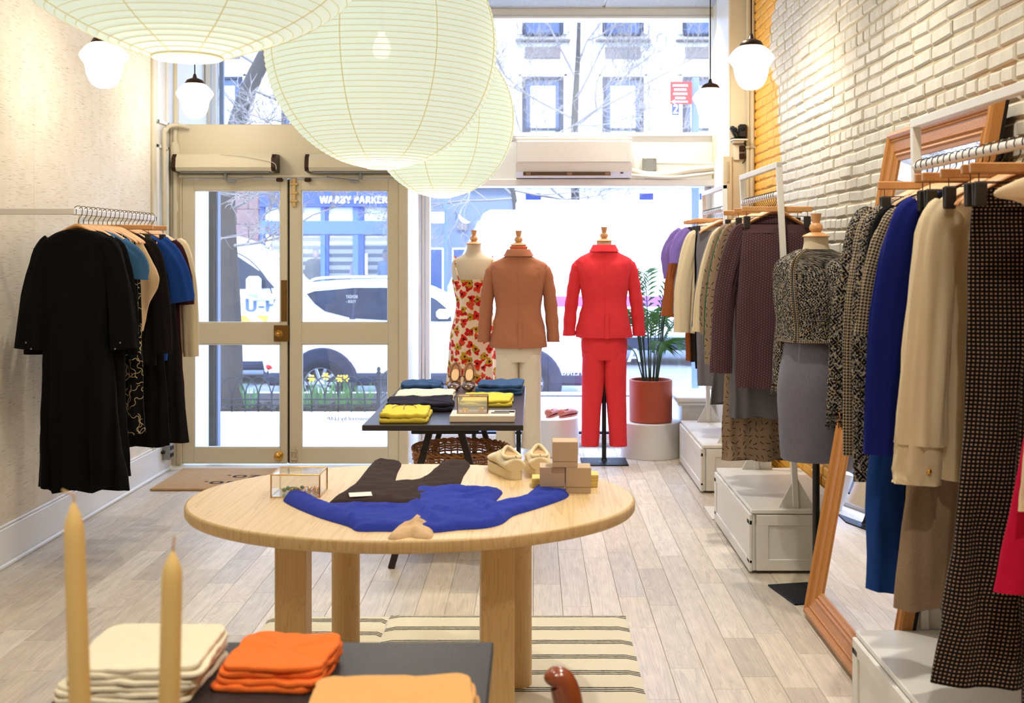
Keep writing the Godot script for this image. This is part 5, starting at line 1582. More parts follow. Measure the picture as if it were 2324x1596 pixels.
func furniture() -> void:
	# oval ash table
	var tb := thing("oval_table", "large oval ash wood table on thick legs in the middle of the shop", "table", V(-0.398, 0, 3.75))
	part(tb, "tabletop", ellipse_slab(V(-0.398, 0.75, 3.75), 0.727, 0.58, 0.042), M.ash)
	part(tb, "leg", S().box(V(-0.735, 0.355, 3.50), Vector3(0.095, 0.71, 0.095), 0.004), M.ash_leg, "square leg")
	part(tb, "leg", S().box(V(-0.112, 0.355, 3.46), Vector3(0.10, 0.71, 0.095), 0.004, Basis(Vector3.UP, 0.1)), M.ash_leg, "square leg")
	for x in [-0.672, -0.058]: part(tb, "leg", S().lathe([Vector2(0, 0.0), Vector2(0.047, 0.0), Vector2(0.05, 0.004), Vector2(0.05, 0.71)], V(x, 0, 4.09), 28), M.ash_leg, "round leg")
	# black trestle table towards the window
	var bt := thing("trestle_table", "long black table on splayed trestle legs, set with folded clothes", "table", V(-0.435, 0, 6.3))
	part(bt, "tabletop", S().span(V(-0.825, 0.692, 7.1), V(-0.052, 0.72, 5.49), 0.003), M.ebony_gloss)
	for d in [5.62, 6.92]:
		for e in [[-0.505, -0.70], [-0.365, -0.17]]: part(bt, "leg", S().beam(V(e[0], 0.692, d), V(e[1], 0.0, d), 0.032, 0.045, 0.003, Vector3.BACK), M.ebony)
		part(bt, "trestle_head", S().span(V(-0.6, 0.66, d + 0.025), V(-0.27, 0.693, d - 0.025), 0.003), M.ebony)
		part(bt, "spreader", S().span(V(-0.60, 0.30, d + 0.012), V(-0.27, 0.33, d - 0.012), 0.003), M.ebony)
	# black table in the foreground
	var ft := thing("front_table", "dark brown table in the foreground with folded knitwear and candles", "table", V(-0.46, 0, 1.8))
	part(ft, "tabletop", S().span(V(-0.86, 0.722, 2.35), V(-0.083, 0.75, 1.15), 0.003), M.ebony)
	for x in [-0.80, -0.145]:
		for d in [2.28, 1.22]: part(ft, "leg", S().span(V(x - 0.025, 0, d + 0.025), V(x + 0.025, 0.722, d - 0.025), 0.003), M.ebony)
	# armchair beside it, only the curved end of one arm shows
	var ch := thing("armchair", "polished brown wooden armchair tucked beside the front table", "chair", V(0.25, 0, 2.0))
	part(ch, "seat", S().span(V(0.0, 0.42, 2.24), V(0.48, 0.46, 1.76), 0.015), M.mahogany)
	for q in [[0.03, 2.22], [0.03, 1.78], [0.44, 2.22], [0.44, 1.78]]: part(ch, "leg", S().tube([V(q[0], 0.42, q[1]), V(q[0] + (0.02 if q[0] > 0.2 else -0.02), 0, q[1])], [0.02, 0.014], 10), M.mahogany)
	for d in [2.24, 1.76]:
		part(ch, "arm", S().tube(curve([V(0.085, 0.45, d), V(0.075, 0.58, d), V(0.068, 0.66, d), V(0.056, 0.706, d), V(0.043, 0.714, d), V(0.036, 0.703, d)], 6), [0.026, 0.026, 0.026, 0.026, 0.026, 0.027, 0.028, 0.028, 0.029, 0.029, 0.029, 0.029, 0.029, 0.029, 0.029, 0.029, 0.028, 0.028, 0.027, 0.027, 0.026, 0.026, 0.025, 0.025, 0.025, 0.024, 0.023, 0.022, 0.02, 0.017, 0.012], 16), M.mahogany)
		part(ch, "arm_rail", S().tube([V(0.08, 0.56, d), V(0.44, 0.56, d)], 0.02, 10), M.mahogany)
	part(ch, "back_rail", S().tube([V(0.45, 0.45, 2.24), V(0.47, 0.60, 2.24), V(0.47, 0.60, 1.76), V(0.45, 0.45, 1.76)], 0.02, 10), M.mahogany)
	# rugs
	rug(V(-0.61, 0, 4.88), V(0.39, 0, 2.7), 0.35, "cream rug with triple black stripes, its edge past the table legs")
	rug(V(-1.12, 0, 4.865), V(-0.615, 0, 2.7), 0.05, "cream striped rug, the narrow neighbour at the square legged end")
	# door mat
	var mt := thing("door_mat", "brown coir door mat with dark lettering before the glazed doors", "mat", V(-1.95, 0, 7.8))
	part(mt, "mat", S().span(V(-2.49, 0.0, 8.13), V(-1.42, 0.016, 7.42), 0.005), M.coir)
	for q in [["ONO.", 7.62, -2.02], ["MZO.", 7.83, -1.92]]:
		var l := lettering(V(q[2], 0.0165, q[1]), q[0], 0.085, M.ink, false, "", 0.36, 0.001, mt)
		l.transform.basis = Basis(Vector3.RIGHT, -PI / 2) * Basis(Vector3.BACK, PI) * l.transform.basis
	basket()
	for q in [[7.35, 8.43, "white panelled plinth nearest the shop window", 1.07], [5.51, 6.58, "white panelled plinth between dress form and window plinth", 1.035], [2.6, 3.757, "white panelled plinth in front of the leaning mirror", 1.043]]: plinth(q[0], q[1], q[2], q[3])
	single("floor_plate", S().span(V(1.03, 0.0, 6.95), V(1.40, 0.008, 6.62), 0.002), M.enamel, "thin white plate on the floor between the two far plinths", "plate")

func rug(a: Vector3, b: Vector3, phase: float, label: String) -> void:
	var nu := 24
	var nv := 80
	var pts := PackedVector3Array()
	var uvs := PackedVector2Array()
	for j in nv:
		for i in nu:
			var u := float(i) / (nu - 1)
			var w := float(j) / (nv - 1)
			var edge := minf(minf(u, 1 - u) * (b.x - a.x), minf(w, 1 - w) * absf(b.z - a.z))
			var h := 0.009 * clampf(edge / 0.02, 0.05, 1.0) + 0.0015 * noise.get_noise_2d(u * 9.0, w * 20.0) * clampf(edge / 0.03, 0.0, 1.0)
			pts.append(Vector3(lerpf(a.x, b.x, u) + 0.006 * noise.get_noise_2d(w * 14.0, u * 2.0), h, lerpf(a.z, b.z, w)))
			uvs.append(Vector2(u * (b.x - a.x), w * absf(b.z - a.z) + phase * 0.16))
	var s := S()
	s.grid(pts, nu, nv, uvs)
	single("striped_rug", s, M.rug, label, "rug", "striped rugs under the oval table")

func basket() -> void:
	var c := V(-0.395, 0, 6.2)
	var bk := thing("wicker_basket", "round brown openwork wicker basket under the black trestle table", "basket", c)
	var R := func(y: float) -> float: return 0.21 + 0.045 * smoothstep(0.0, 0.5, y)
	var n := 44
	for k in n:
		var a := TAU * k / n
		var pts := []
		for j in 6:
			var y := 0.01 + j * 0.094
			pts.append(c + Vector3(cos(a) * R.call(y), y, sin(a) * R.call(y)))
		part(bk, "stake", S().tube(pts, 0.0045, 5), M.wicker)
	for y in [0.02, 0.035, 0.05, 0.10, 0.115, 0.13, 0.145, 0.20, 0.215, 0.23, 0.245, 0.30, 0.315, 0.33, 0.345, 0.36, 0.435, 0.448, 0.461, 0.474]:
		var pts := []
		for k in n * 2 + 1:
			var a := TAU * k / (n * 2.0)
			var w := 0.007 * (1.0 if (k / 2 + int(y * 66)) % 2 else -1.0) * (1.0 if k % 2 == 0 else 0.0)
			pts.append(c + Vector3(cos(a) * (R.call(y) + w), y + 0.003 * sin(k * 1.7), sin(a) * (R.call(y) + w)))
		part(bk, "weaver", S().tube(pts, 0.0055, 5, false), M.wicker)
	for t in 2:
		var pts := []
		for k in 97:
			var a := TAU * k / 96.0
			var w := a * 18.0 + t * PI
			pts.append(c + Vector3(cos(a) * (R.call(0.5) + 0.008 * cos(w)), 0.492 + 0.008 * sin(w), sin(a) * (R.call(0.5) + 0.008 * cos(w))))
		part(bk, "rim", S().tube(pts, 0.008, 6, false), M.wicker)
	part(bk, "base", S().lathe([Vector2(0, 0.012), Vector2(0.205, 0.012), Vector2(0.21, 0.006), Vector2(0.21, 0.0)], c, 32), M.wicker)

func plinth(d0: float, d1: float, label: String, x0: float) -> void:
	var x1 := 1.525
	var h := 0.31
	var p := thing("plinth", label, "plinth", V(1.28, 0, (d0 + d1) / 2))
	part(p, "body", S().span(V(x0 + 0.03, 0.012, d1), V(x1, h - 0.02, d0 + 0.014), 0.003), M.white)
	part(p, "top", S().span(V(x0 + 0.012, h - 0.02, d1), V(x1, h, d0), 0.003), M.enamel)
	var side := part(p, "side_panel", S().span(V(x0 + 0.006, 0.015, d1), V(x0 + 0.028, h - 0.024, d0 + 0.006), 0.001), M.white)
	var f := S()
	for e in [[0.012, 0.068], [h - 0.075, h - 0.022]]: f.span(V(x0, e[0], d1 - 0.0), V(x0 + 0.016, e[1], d0), 0.003)
	for e in [[d0, d0 + 0.06], [d1 - 0.06, d1]]: f.span(V(x0, 0.05, e[0]), V(x0 + 0.0155, h - 0.05, e[1]), 0.003)
	part(side, "frame", f, M.white)
	var front := part(p, "front_panel", S().span(V(x0 + 0.04, 0.018, d0 + 0.02), V(x1, h - 0.026, d0 + 0.006), 0.001), M.white)
	var g := S()
	for e in [[0.015, 0.07], [h - 0.078, h - 0.026]]: g.span(V(x0 + 0.036, e[0], d0 + 0.014), V(x1, e[1], d0), 0.003)
	for e in [[x0 + 0.036, x0 + 0.095], [x1 - 0.06, x1]]: g.span(V(e[0], 0.05, d0 + 0.0145), V(e[1], h - 0.05, d0 + 0.0005), 0.003)
	part(front, "frame", g, M.white)

# ---------------------------------------------------------------- lamps
func paper_lantern(called: String, label: String, c: Vector3, prof: Array, rings: int, energy: float) -> void:
	# prof: Vector2(radius, height above c), from the bottom opening up
	var o := thing(called, label, "lantern", c, "paper lanterns")
	var rows := []
	for q in prof: rows.append([q.x, q.y])
	rows = smooth_rows(rows, 8)
	var len := 0.0
	var cum := [0.0]
	for k in range(1, rows.size()):
		len += Vector2(rows[k][0] - rows[k - 1][0], rows[k][1] - rows[k - 1][1]).length()
		cum.append(len)
	var pick := func(t: float) -> Vector2:
		for k in range(1, rows.size()):
			if cum[k] >= t * len - 1e-6:
				var f: float = (t * len - cum[k - 1]) / maxf(cum[k] - cum[k - 1], 1e-6)
				return Vector2(lerpf(rows[k - 1][0], rows[k][0], f), lerpf(rows[k - 1][1], rows[k][1], f))
		return Vector2(rows[-1][0], rows[-1][1])
	var skin := []
	for k in rings * 4 + 1:
		var q: Vector2 = pick.call(k / (rings * 4.0))
		var sag: float = [0.0, 0.6, 1.0, 0.6][k % 4] * len / rings * 0.10     # paper draws in between the hoops
		skin.append(Vector2(maxf(q.x - sag, 0.01), q.y))
	part(o, "paper_shade", S().lathe(skin, c, 72), M.paper)
	for k in rings + 1:
		var q: Vector2 = pick.call(float(k) / rings)
		var pts := []
		for i in 61: pts.append(c + Vector3(cos(TAU * i / 60.0) * q.x, q.y, sin(TAU * i / 60.0) * q.x))
		part(o, "hoop", S().tube(pts, 0.0014, 4, false), M.paper_hoop)
	for a in 8:
		var t := TAU * a / 8.0 + 0.2
		var pts := []
		for k in 41:
			var q: Vector2 = pick.call(k / 40.0)
			pts.append(c + Vector3(cos(t) * (q.x + 0.0005), q.y, sin(t) * (q.x + 0.0005)))
		part(o, "paper_seam", S().tube(pts, 0.0022, 4, false), M.paper_hoop)
	var b: Vector2 = pick.call(0.0)
	var hoop := []
	for i in 49: hoop.append(c + Vector3(cos(TAU * i / 48.0) * b.x, b.y, sin(TAU * i / 48.0) * b.x))
	part(o, "bottom_ring", S().tube(hoop, 0.004, 6, false), M.paper_hoop)
	var top: Vector2 = pick.call(1.0)
	var mid := c + Vector3(0.0, (b.y + top.y) * 0.5, 0.0)
	part(o, "cord", S().tube([mid + Vector3(0, 0.06, 0), Vector3(c.x, CEILING, c.z)], 0.004, 6), M.bronze)
	part(o, "bulb", S().lathe([Vector2(0.0, -0.045), Vector2(0.025, -0.038), Vector2(0.036, -0.01), Vector2(0.03, 0.02), Vector2(0.014, 0.05), Vector2(0.013, 0.065)], mid, 16), M.filament)
	omni(o, Vector3(0, b.y - 0.03, 0), Color(1.0, 0.97, 0.88), energy, 0.1)

func globe_pendant(label: String, c: Vector3, k: float) -> void:     # c: widest point of the glass
	var o := thing("globe_pendant", label, "pendant lamp", c, "schoolhouse globe pendants")
	var g := []
	for q in [[0.055, 0.062], [0.062, 0.060], [0.085, 0.045], [0.108, 0.018], [0.118, 0.0], [0.112, -0.018], [0.094, -0.045], [0.088, -0.07], [0.080, -0.105], [0.062, -0.14], [0.035, -0.160], [0.0, -0.166]]: g.append([q[0] * k, q[1] * k])
	var prof := []
	for r in smooth_rows(g, 4): prof.append(Vector2(maxf(r[0], 0.0), r[1]))
	part(o, "glass_globe", S().lathe(prof, c, 36), M.opal, "glowing opal glass globe")
	part(o, "bulb_fitter", S().lathe([Vector2(0.058, 0.055), Vector2(0.062, 0.066), Vector2(0.05, 0.085), Vector2(0.03, 0.094), Vector2(0.014, 0.10), Vector2(0.008, 0.125), Vector2(0.0, 0.126)].map(func(q): return q * k), c, 24), M.bronze, "dark bronze fitter")
	part(o, "cord", S().tube([c + Vector3(0, 0.12 * k, 0), Vector3(c.x, CEILING, c.z)], 0.004, 6), M.bronze)
	omni(o, Vector3(0, -0.03, 0), Color(1.0, 0.96, 0.88), 0.32, 0.09)

func lamps() -> void:
	var ball := func(r: float, rb: float, squash: float) -> Array:
		var p := []
		var t0 := asin(rb / r)
		for k in 13:
			var t := lerpf(t0, PI - t0, k / 12.0)
			p.append(Vector2(sin(t) * r, -cos(t) * r * squash))
		return p
	var c1 := at(866, 108, 4.5)
	paper_lantern("paper_lantern", "big round cream paper lantern over the oval table", c1, ball.call(0.453, 0.055, 1.05), 62, 0.35)
	var c2 := at(1003, 272, 5.95)
	paper_lantern("paper_lantern", "smaller round paper lantern hanging over the black trestle table", c2, ball.call(0.378, 0.045, 1.07), 46, 0.3)
	var c3 := at(425, 0, 3.0)
	c3.y = 2.06
	paper_lantern("paper_lantern", "wide flat paper lantern with a broad open bottom", c3, [Vector2(0.088, 0.0), Vector2(0.17, 0.028), Vector2(0.26, 0.062), Vector2(0.36, 0.115), Vector2(0.43, 0.175), Vector2(0.465, 0.25), Vector2(0.45, 0.33), Vector2(0.38, 0.40), Vector2(0.26, 0.45), Vector2(0.1, 0.48)], 34, 0.15)
	globe_pendant("glowing schoolhouse globe nearest the paper lantern by the grasscloth wall", at(236, 126, 5.9), 1.03)
	globe_pendant("glowing schoolhouse globe hanging before the entrance doors", at(442, 212, 7.6), 1.03)
	globe_pendant("glowing schoolhouse globe hanging before the yellow wall", at(1705, 132, 6.1), 1.03)
	globe_pendant("glowing schoolhouse globe hanging before the corner of the shop window", at(1612, 222, 7.85), 1.03)
	# recessed ceiling spots: a row by the window and two rows over the shop floor
	var warm := Color(1.0, 0.97, 0.91)
	for q in [[-0.155, 8.78, 0], [0.545, 8.78, 0], [1.18, 8.78, 0], [-1.35, 6.4, 1], [-1.35, 4.4, 1], [-1.35, 2.4, 1], [0.75, 6.6, 2], [0.75, 4.6, 2], [0.75, 3.0, 2], [0.75, 1.2, 2], [-0.5, 0.6, 0], [-1.35, 0.4, 1], [-0.5, -1.4, 0]]:
		var p := V(q[0], CEILING, q[1])
		var o := thing("ceiling_spotlight", "small recessed ceiling spotlight %s" % ["in the row along the shop window", "in the row along the grasscloth wall", "in the row along the brick wall"][q[2]], "spotlight", p, "recessed ceiling spots")
		part(o, "trim_ring", S().lathe([Vector2(0.030, -0.006), Vector2(0.032, -0.012), Vector2(0.046, -0.012), Vector2(0.05, 0.0)], p, 24), M.white)
		part(o, "lamp_lens", S().lathe([Vector2(0.0, -0.006), Vector2(0.031, -0.006)], p, 20), M.downlight)
		var aim := Vector3([0.0, -0.35, 0.35][q[2]], -3.0, 0.0)
		spot(o, Vector3(0, -0.02, 0), aim, warm, 2.0 if q[2] == 1 else 3.6, 52.0, 0.03)

# ---------------------------------------------------------------- hangers and garments
var wood_hanger: Node3D
var clip_hanger: Node3D

func hook_shape(top: float) -> Shape:       # wire hook over a rod at the origin; the shaft ends at -top
	var pts := []
	for k in 9: pts.append(Vector3(0.021 * cos(PI * (1.15 - 1.25 * k / 8.0)), 0.021 * sin(PI * (1.15 - 1.25 * k / 8.0)), 0))
	pts.append(Vector3(0.018, -0.022, 0))
	pts.append(Vector3(0.002, -0.045, 0))
	pts.append(Vector3(0.0, -top, 0))
	return S().tube(pts, 0.0019, 5)

func hanger(kind: int, pos: Vector3, turn: float, label: String, group: String) -> Node3D:    # pos: on the rod
	var o: Node3D
	if kind == 0 and wood_hanger: o = copy_of(wood_hanger, label, group)
	elif kind == 1 and clip_hanger: o = copy_of(clip_hanger, label, group)
	else:
		o = thing("wooden_hanger" if kind == 0 else "clip_hanger", label, "hanger", Vector3.ZERO, group)
		part(o, "hook", hook_shape(0.085 if kind == 0 else 0.06), M.wire)
		if kind == 0:
			var arch := []
			var half := []
			for e in [[-0.152, -0.158], [-0.142, -0.146], [-0.10, -0.120], [-0.05, -0.093], [0.0, -0.076], [0.05, -0.093], [0.10, -0.120], [0.142, -0.146], [0.152, -0.158]]: arch.append(Vector3(e[0], e[1], 0.0))
			var sm := curve(arch, 3)
			for k in sm.size(): half.append(0.011 + 0.009 * (1.0 - absf(sm[k].x) / 0.152))
			part(o, "shoulders", S().tube(sm, half, 10, true, 0.62), M.beech)
			wood_hanger = o
		else:
			part(o, "bar", S().box(Vector3(0, -0.07, 0), Vector3(0.345, 0.026, 0.014), 0.003), M.beech)
			part(o, "clip_wire", S().tube([Vector3(-0.16, -0.105, 0.0), Vector3(0.16, -0.105, 0.0)], 0.0016, 5).tube([Vector3(-0.15, -0.08, 0), Vector3(-0.15, -0.106, 0)], 0.0016, 5).tube([Vector3(0.15, -0.08, 0), Vector3(0.15, -0.106, 0)], 0.0016, 5), M.wire)
			for x in [-0.148, 0.148]:
				for z in [-0.009, 0.009]: part(o, "clip", S().box(Vector3(x, -0.135, z), Vector3(0.030, 0.06, 0.009), 0.003, Basis(Vector3.RIGHT, z * 8.0)), mat(Color(0.17, 0.155, 0.15), 0.5))
			clip_hanger = o
	o.position = pos
	o.rotation.y = turn
	return o

func garment(called: String, label: String, category: String, group: String, c: Vector3, rows: Array, thick: float, folds: float, waves: float, m: Material, seed_at: float, hem := 0.0) -> Node3D:
	folds *= 1.35
	var o := thing(called, label, category, c, group)
	if rows[0][0] > -0.13 and rows[0][0] <= -0.11 and rows[0][1] < -0.045: rows = [[-0.094, -0.06, 0.06, 0.55], [-0.112, -0.112, 0.112, 0.85], [-0.145, -0.158, 0.158, 1.0]] + rows.slice(1).filter(func(r): return r[0] < -0.16)
	part(o, "body", hanging(rows, c, thick, folds, waves, seed_at, hem), m)
	return o

func two_sleeves(o: Node3D, c: Vector3, sx: float, sy: float, ex: float, ey: float, wx: float, wy: float, w0: float, w1: float, th: float, m: Material, seed_at := 0.0, sides := [-1.0, 1.0]) -> void:
	for s in sides:
		part(o, "sleeve", sleeve([c + Vector3(s * sx * 0.8, sy + 0.015, 0), c + Vector3(s * sx, sy - 0.03, 0.004), c + Vector3(s * ex, ey, 0.012), c + Vector3(s * wx, wy, 0.02)], [w0 * 0.8, w0, (w0 + w1) * 0.5, w1], [th, th, th * 0.9, th], seed_at + s), m)

func left_rail() -> void:
	var rail := thing("wall_rail", "white wall mounted clothes rail on the grasscloth wall", "clothes rail", V(ROOM_LEFT, 1.74, 6.0))
	part(rail, "front_arm", S().span(V(ROOM_LEFT, 1.728, 5.475), V(-2.185, 1.758, 5.445), 0.003), M.white)
	part(rail, "rod", S().span(V(-2.215, 1.728, 6.64), V(-2.185, 1.758, 5.46), 0.003), M.white)
	part(rail, "back_arm", S().span(V(ROOM_LEFT, 1.728, 6.65), V(-2.185, 1.758, 6.62), 0.003), M.white)
	for d in [5.46, 6.635]: part(rail, "wall_plate", S().span(V(ROOM_LEFT, 1.70, d + 0.04), V(ROOM_LEFT + 0.008, 1.79, d - 0.04), 0.002), M.white)
	var gp := "clothes on the grasscloth wall's rail"
	var rod := func(d: float) -> Vector3: return V(-2.20, 1.752, d)
	for k in 18:
		var d := 5.53 + k * 0.062
		var kind := 1 if k in [9, 13] else 0
		hanger(kind, rod.call(d), 0.05 * sin(k * 2.3), "%s on the grasscloth wall's rail" % ("wooden clip hanger with dark clips" if kind else "curved wooden shoulder hanger"), "hangers on the grasscloth wall's rail")
	# rows: height below the rod, left, right, thickness factor
	var c: Vector3 = rod.call(5.53)
	var o := garment("black_dress", "long black midi dress with three quarter sleeves, first on the wall rail", "dress", gp, c, [[-0.112, -0.055, 0.055, 0.7], [-0.135, -0.10, 0.10, 1.0], [-0.175, -0.165, 0.165, 1.1], [-0.30, -0.185, 0.18, 1.2], [-0.50, -0.165, 0.16, 1.2], [-0.65, -0.165, 0.155, 1.1], [-0.85, -0.175, 0.18, 1.2], [-1.1, -0.19, 0.205, 1.3], [-1.345, -0.195, 0.245, 1.3]], 0.045, 0.022, 46.0, M.jet, 0.3, 0.012)
	two_sleeves(o, c, 0.155, -0.175, 0.205, -0.42, 0.232, -0.67, 0.055, 0.066, 0.04, M.jet, 1.0)
	for s in [-1.0, 1.0]:
		for e in [[0.225, -0.635], [0.20, -0.665]]: part(o, "button", S().box(c + Vector3(s * e[0], e[1], 0.063), Vector3(0.008, 0.008, 0.004), 0.002), M.steel)
	part(o, "collar", S().loft(body_rings([[c.x, c.y - 0.13, c.z, 0.07, 0.045], [c.x, c.y - 0.10, c.z, 0.058, 0.04], [c.x, c.y - 0.095, c.z, 0.05, 0.034]], 24), true), M.jet)
	var seq := [
		[5.585, "black_jacket", "long black jacket right behind the black midi dress", "jacket", M.jet, [[-0.12, -0.06, 0.06, 0.7], [-0.175, -0.17, 0.175, 1.0], [-0.4, -0.18, 0.205, 1.1], [-0.9, -0.18, 0.205, 1.1], [-1.30, -0.18, 0.235, 1.2]], [0.165, -0.18, 0.22, -0.45, 0.225, -0.70, 0.05, 0.05]],
		[5.70, "denim_blouse", "denim blue blouse with short flared sleeves between black garments", "blouse", M.denim_blue, [[-0.125, -0.06, 0.06, 0.7], [-0.18, -0.17, 0.17, 1.0], [-0.4, -0.17, 0.17, 1.0], [-0.72, -0.17, 0.175, 1.1]], [0.165, -0.175, 0.215, -0.26, 0.215, -0.335, 0.055, 0.07]],
		[5.80, "patterned_blouse", "black blouse with cream looping lines and a ruffled hem", "blouse", M.squiggle, [[-0.125, -0.06, 0.06, 0.7], [-0.18, -0.17, 0.18, 1.0], [-0.45, -0.17, 0.20, 1.1], [-0.66, -0.17, 0.205, 1.1], [-0.74, -0.17, 0.225, 1.2]], []],
		[5.86, "patterned_skirt", "black skirt with cream looping lines below the matching blouse", "skirt", M.squiggle, [[-0.15, -0.15, 0.16, 0.8], [-0.4, -0.16, 0.19, 1.0], [-0.9, -0.17, 0.20, 1.0], [-1.13, -0.17, 0.215, 1.1]], []],
		[5.97, "cream_tee", "cream top with wide cap sleeves on the wall rail", "top", M.blush, [[-0.125, -0.06, 0.06, 0.7], [-0.175, -0.17, 0.17, 1.0], [-0.3, -0.20, 0.235, 1.0], [-0.37, -0.20, 0.245, 1.0], [-0.50, -0.17, 0.185, 1.0], [-0.62, -0.16, 0.16, 1.0]], []],
		[6.08, "dark_jacket", "charcoal brown jacket with long sleeves on the wall rail", "jacket", M.jet_warm, [[-0.125, -0.06, 0.06, 0.7], [-0.18, -0.17, 0.17, 1.0], [-0.4, -0.17, 0.19, 1.1], [-0.80, -0.17, 0.20, 1.1]], [0.165, -0.185, 0.215, -0.44, 0.235, -0.74, 0.055, 0.05]],
		[6.19, "slim_black_dress", "sleeveless black dress hanging low behind the patterned skirt", "dress", M.jet, [[-0.125, -0.06, 0.06, 0.7], [-0.18, -0.16, 0.16, 1.0], [-0.6, -0.17, 0.19, 1.1], [-1.25, -0.18, 0.235, 1.2]], []],
		[6.28, "blue_dress", "royal blue short sleeved dress on the wall rail", "dress", M.royal, [[-0.125, -0.06, 0.06, 0.7], [-0.18, -0.17, 0.18, 1.0], [-0.45, -0.17, 0.19, 1.1], [-0.80, -0.17, 0.19, 1.1]], [0.175, -0.17, 0.245, -0.31, 0.275, -0.475, 0.065, 0.072]],
		[6.38, "flared_black_skirt", "flared black skirt under the royal blue dress", "skirt", M.jet_warm, [[-0.15, -0.16, 0.16, 0.8], [-0.5, -0.17, 0.20, 1.0], [-1.26, -0.19, 0.275, 1.2]], []],
		[6.48, "burgundy_dress", "dark burgundy dress near the end of the wall rail", "dress", M.burgundy, [[-0.125, -0.06, 0.06, 0.7], [-0.18, -0.17, 0.18, 1.0], [-0.6, -0.17, 0.20, 1.1], [-1.07, -0.18, 0.23, 1.1]], [0.17, -0.18, 0.22, -0.35, 0.235, -0.5, 0.055, 0.05]],
		[6.57, "ivory_blouse", "ivory blouse with long sleeves, last on the wall rail", "blouse", M.ivory, [[-0.125, -0.06, 0.06, 0.7], [-0.18, -0.17, 0.18, 1.0], [-0.5, -0.17, 0.20, 1.1], [-0.78, -0.17, 0.20, 1.1]], [0.175, -0.175, 0.225, -0.42, 0.24, -0.80, 0.055, 0.045]],
	]
	for q in seq:
		var cc: Vector3 = rod.call(q[0])
		var g := garment(q[1], q[2], q[3], gp, cc, q[5], 0.030, 0.012, 44.0, q[4], q[0] * 3.1, 0.006)
		if q[6].size(): two_sleeves(g, cc, q[6][0], q[6][1], q[6][2], q[6][3], q[6][4], q[6][5], q[6][6], q[6][7], 0.026, q[4], q[0])

# ---------------------------------------------------------------- white racks on the plinths
func rack(label: String, d0: float, d1: float, xt: float, xb: float) -> void:
	var o := thing("clothes_rack", label, "clothes rack", V(xb, 0.31, (d0 + d1) / 2))
	for d in [d0, d1]:
		part(o, "upright", S().beam(V(xb, 0.31, d), V(xt, 1.985, d), 0.028, 0.028, 0.002, Vector3.BACK), M.white)
		part(o, "gusset", S().prism(PackedVector2Array([Vector2(-0.085, 0.0), Vector2(0.09, 0.0), Vector2(0.0, 0.155)]), Transform3D(Basis.IDENTITY, V(xb, 0.31, d + 0.004)), 0.008), M.white)
	part(o, "top_bar", S().span(V(xt - 0.014, 1.958, d1 + 0.014), V(xt + 0.014, 1.986, d0 - 0.014), 0.002), M.white)
	part(o, "rod", S().tube([V(lerpf(xb, xt, 0.91), 1.83, d0), V(lerpf(xb, xt, 0.91), 1.83, d1)], 0.015, 14), M.white)

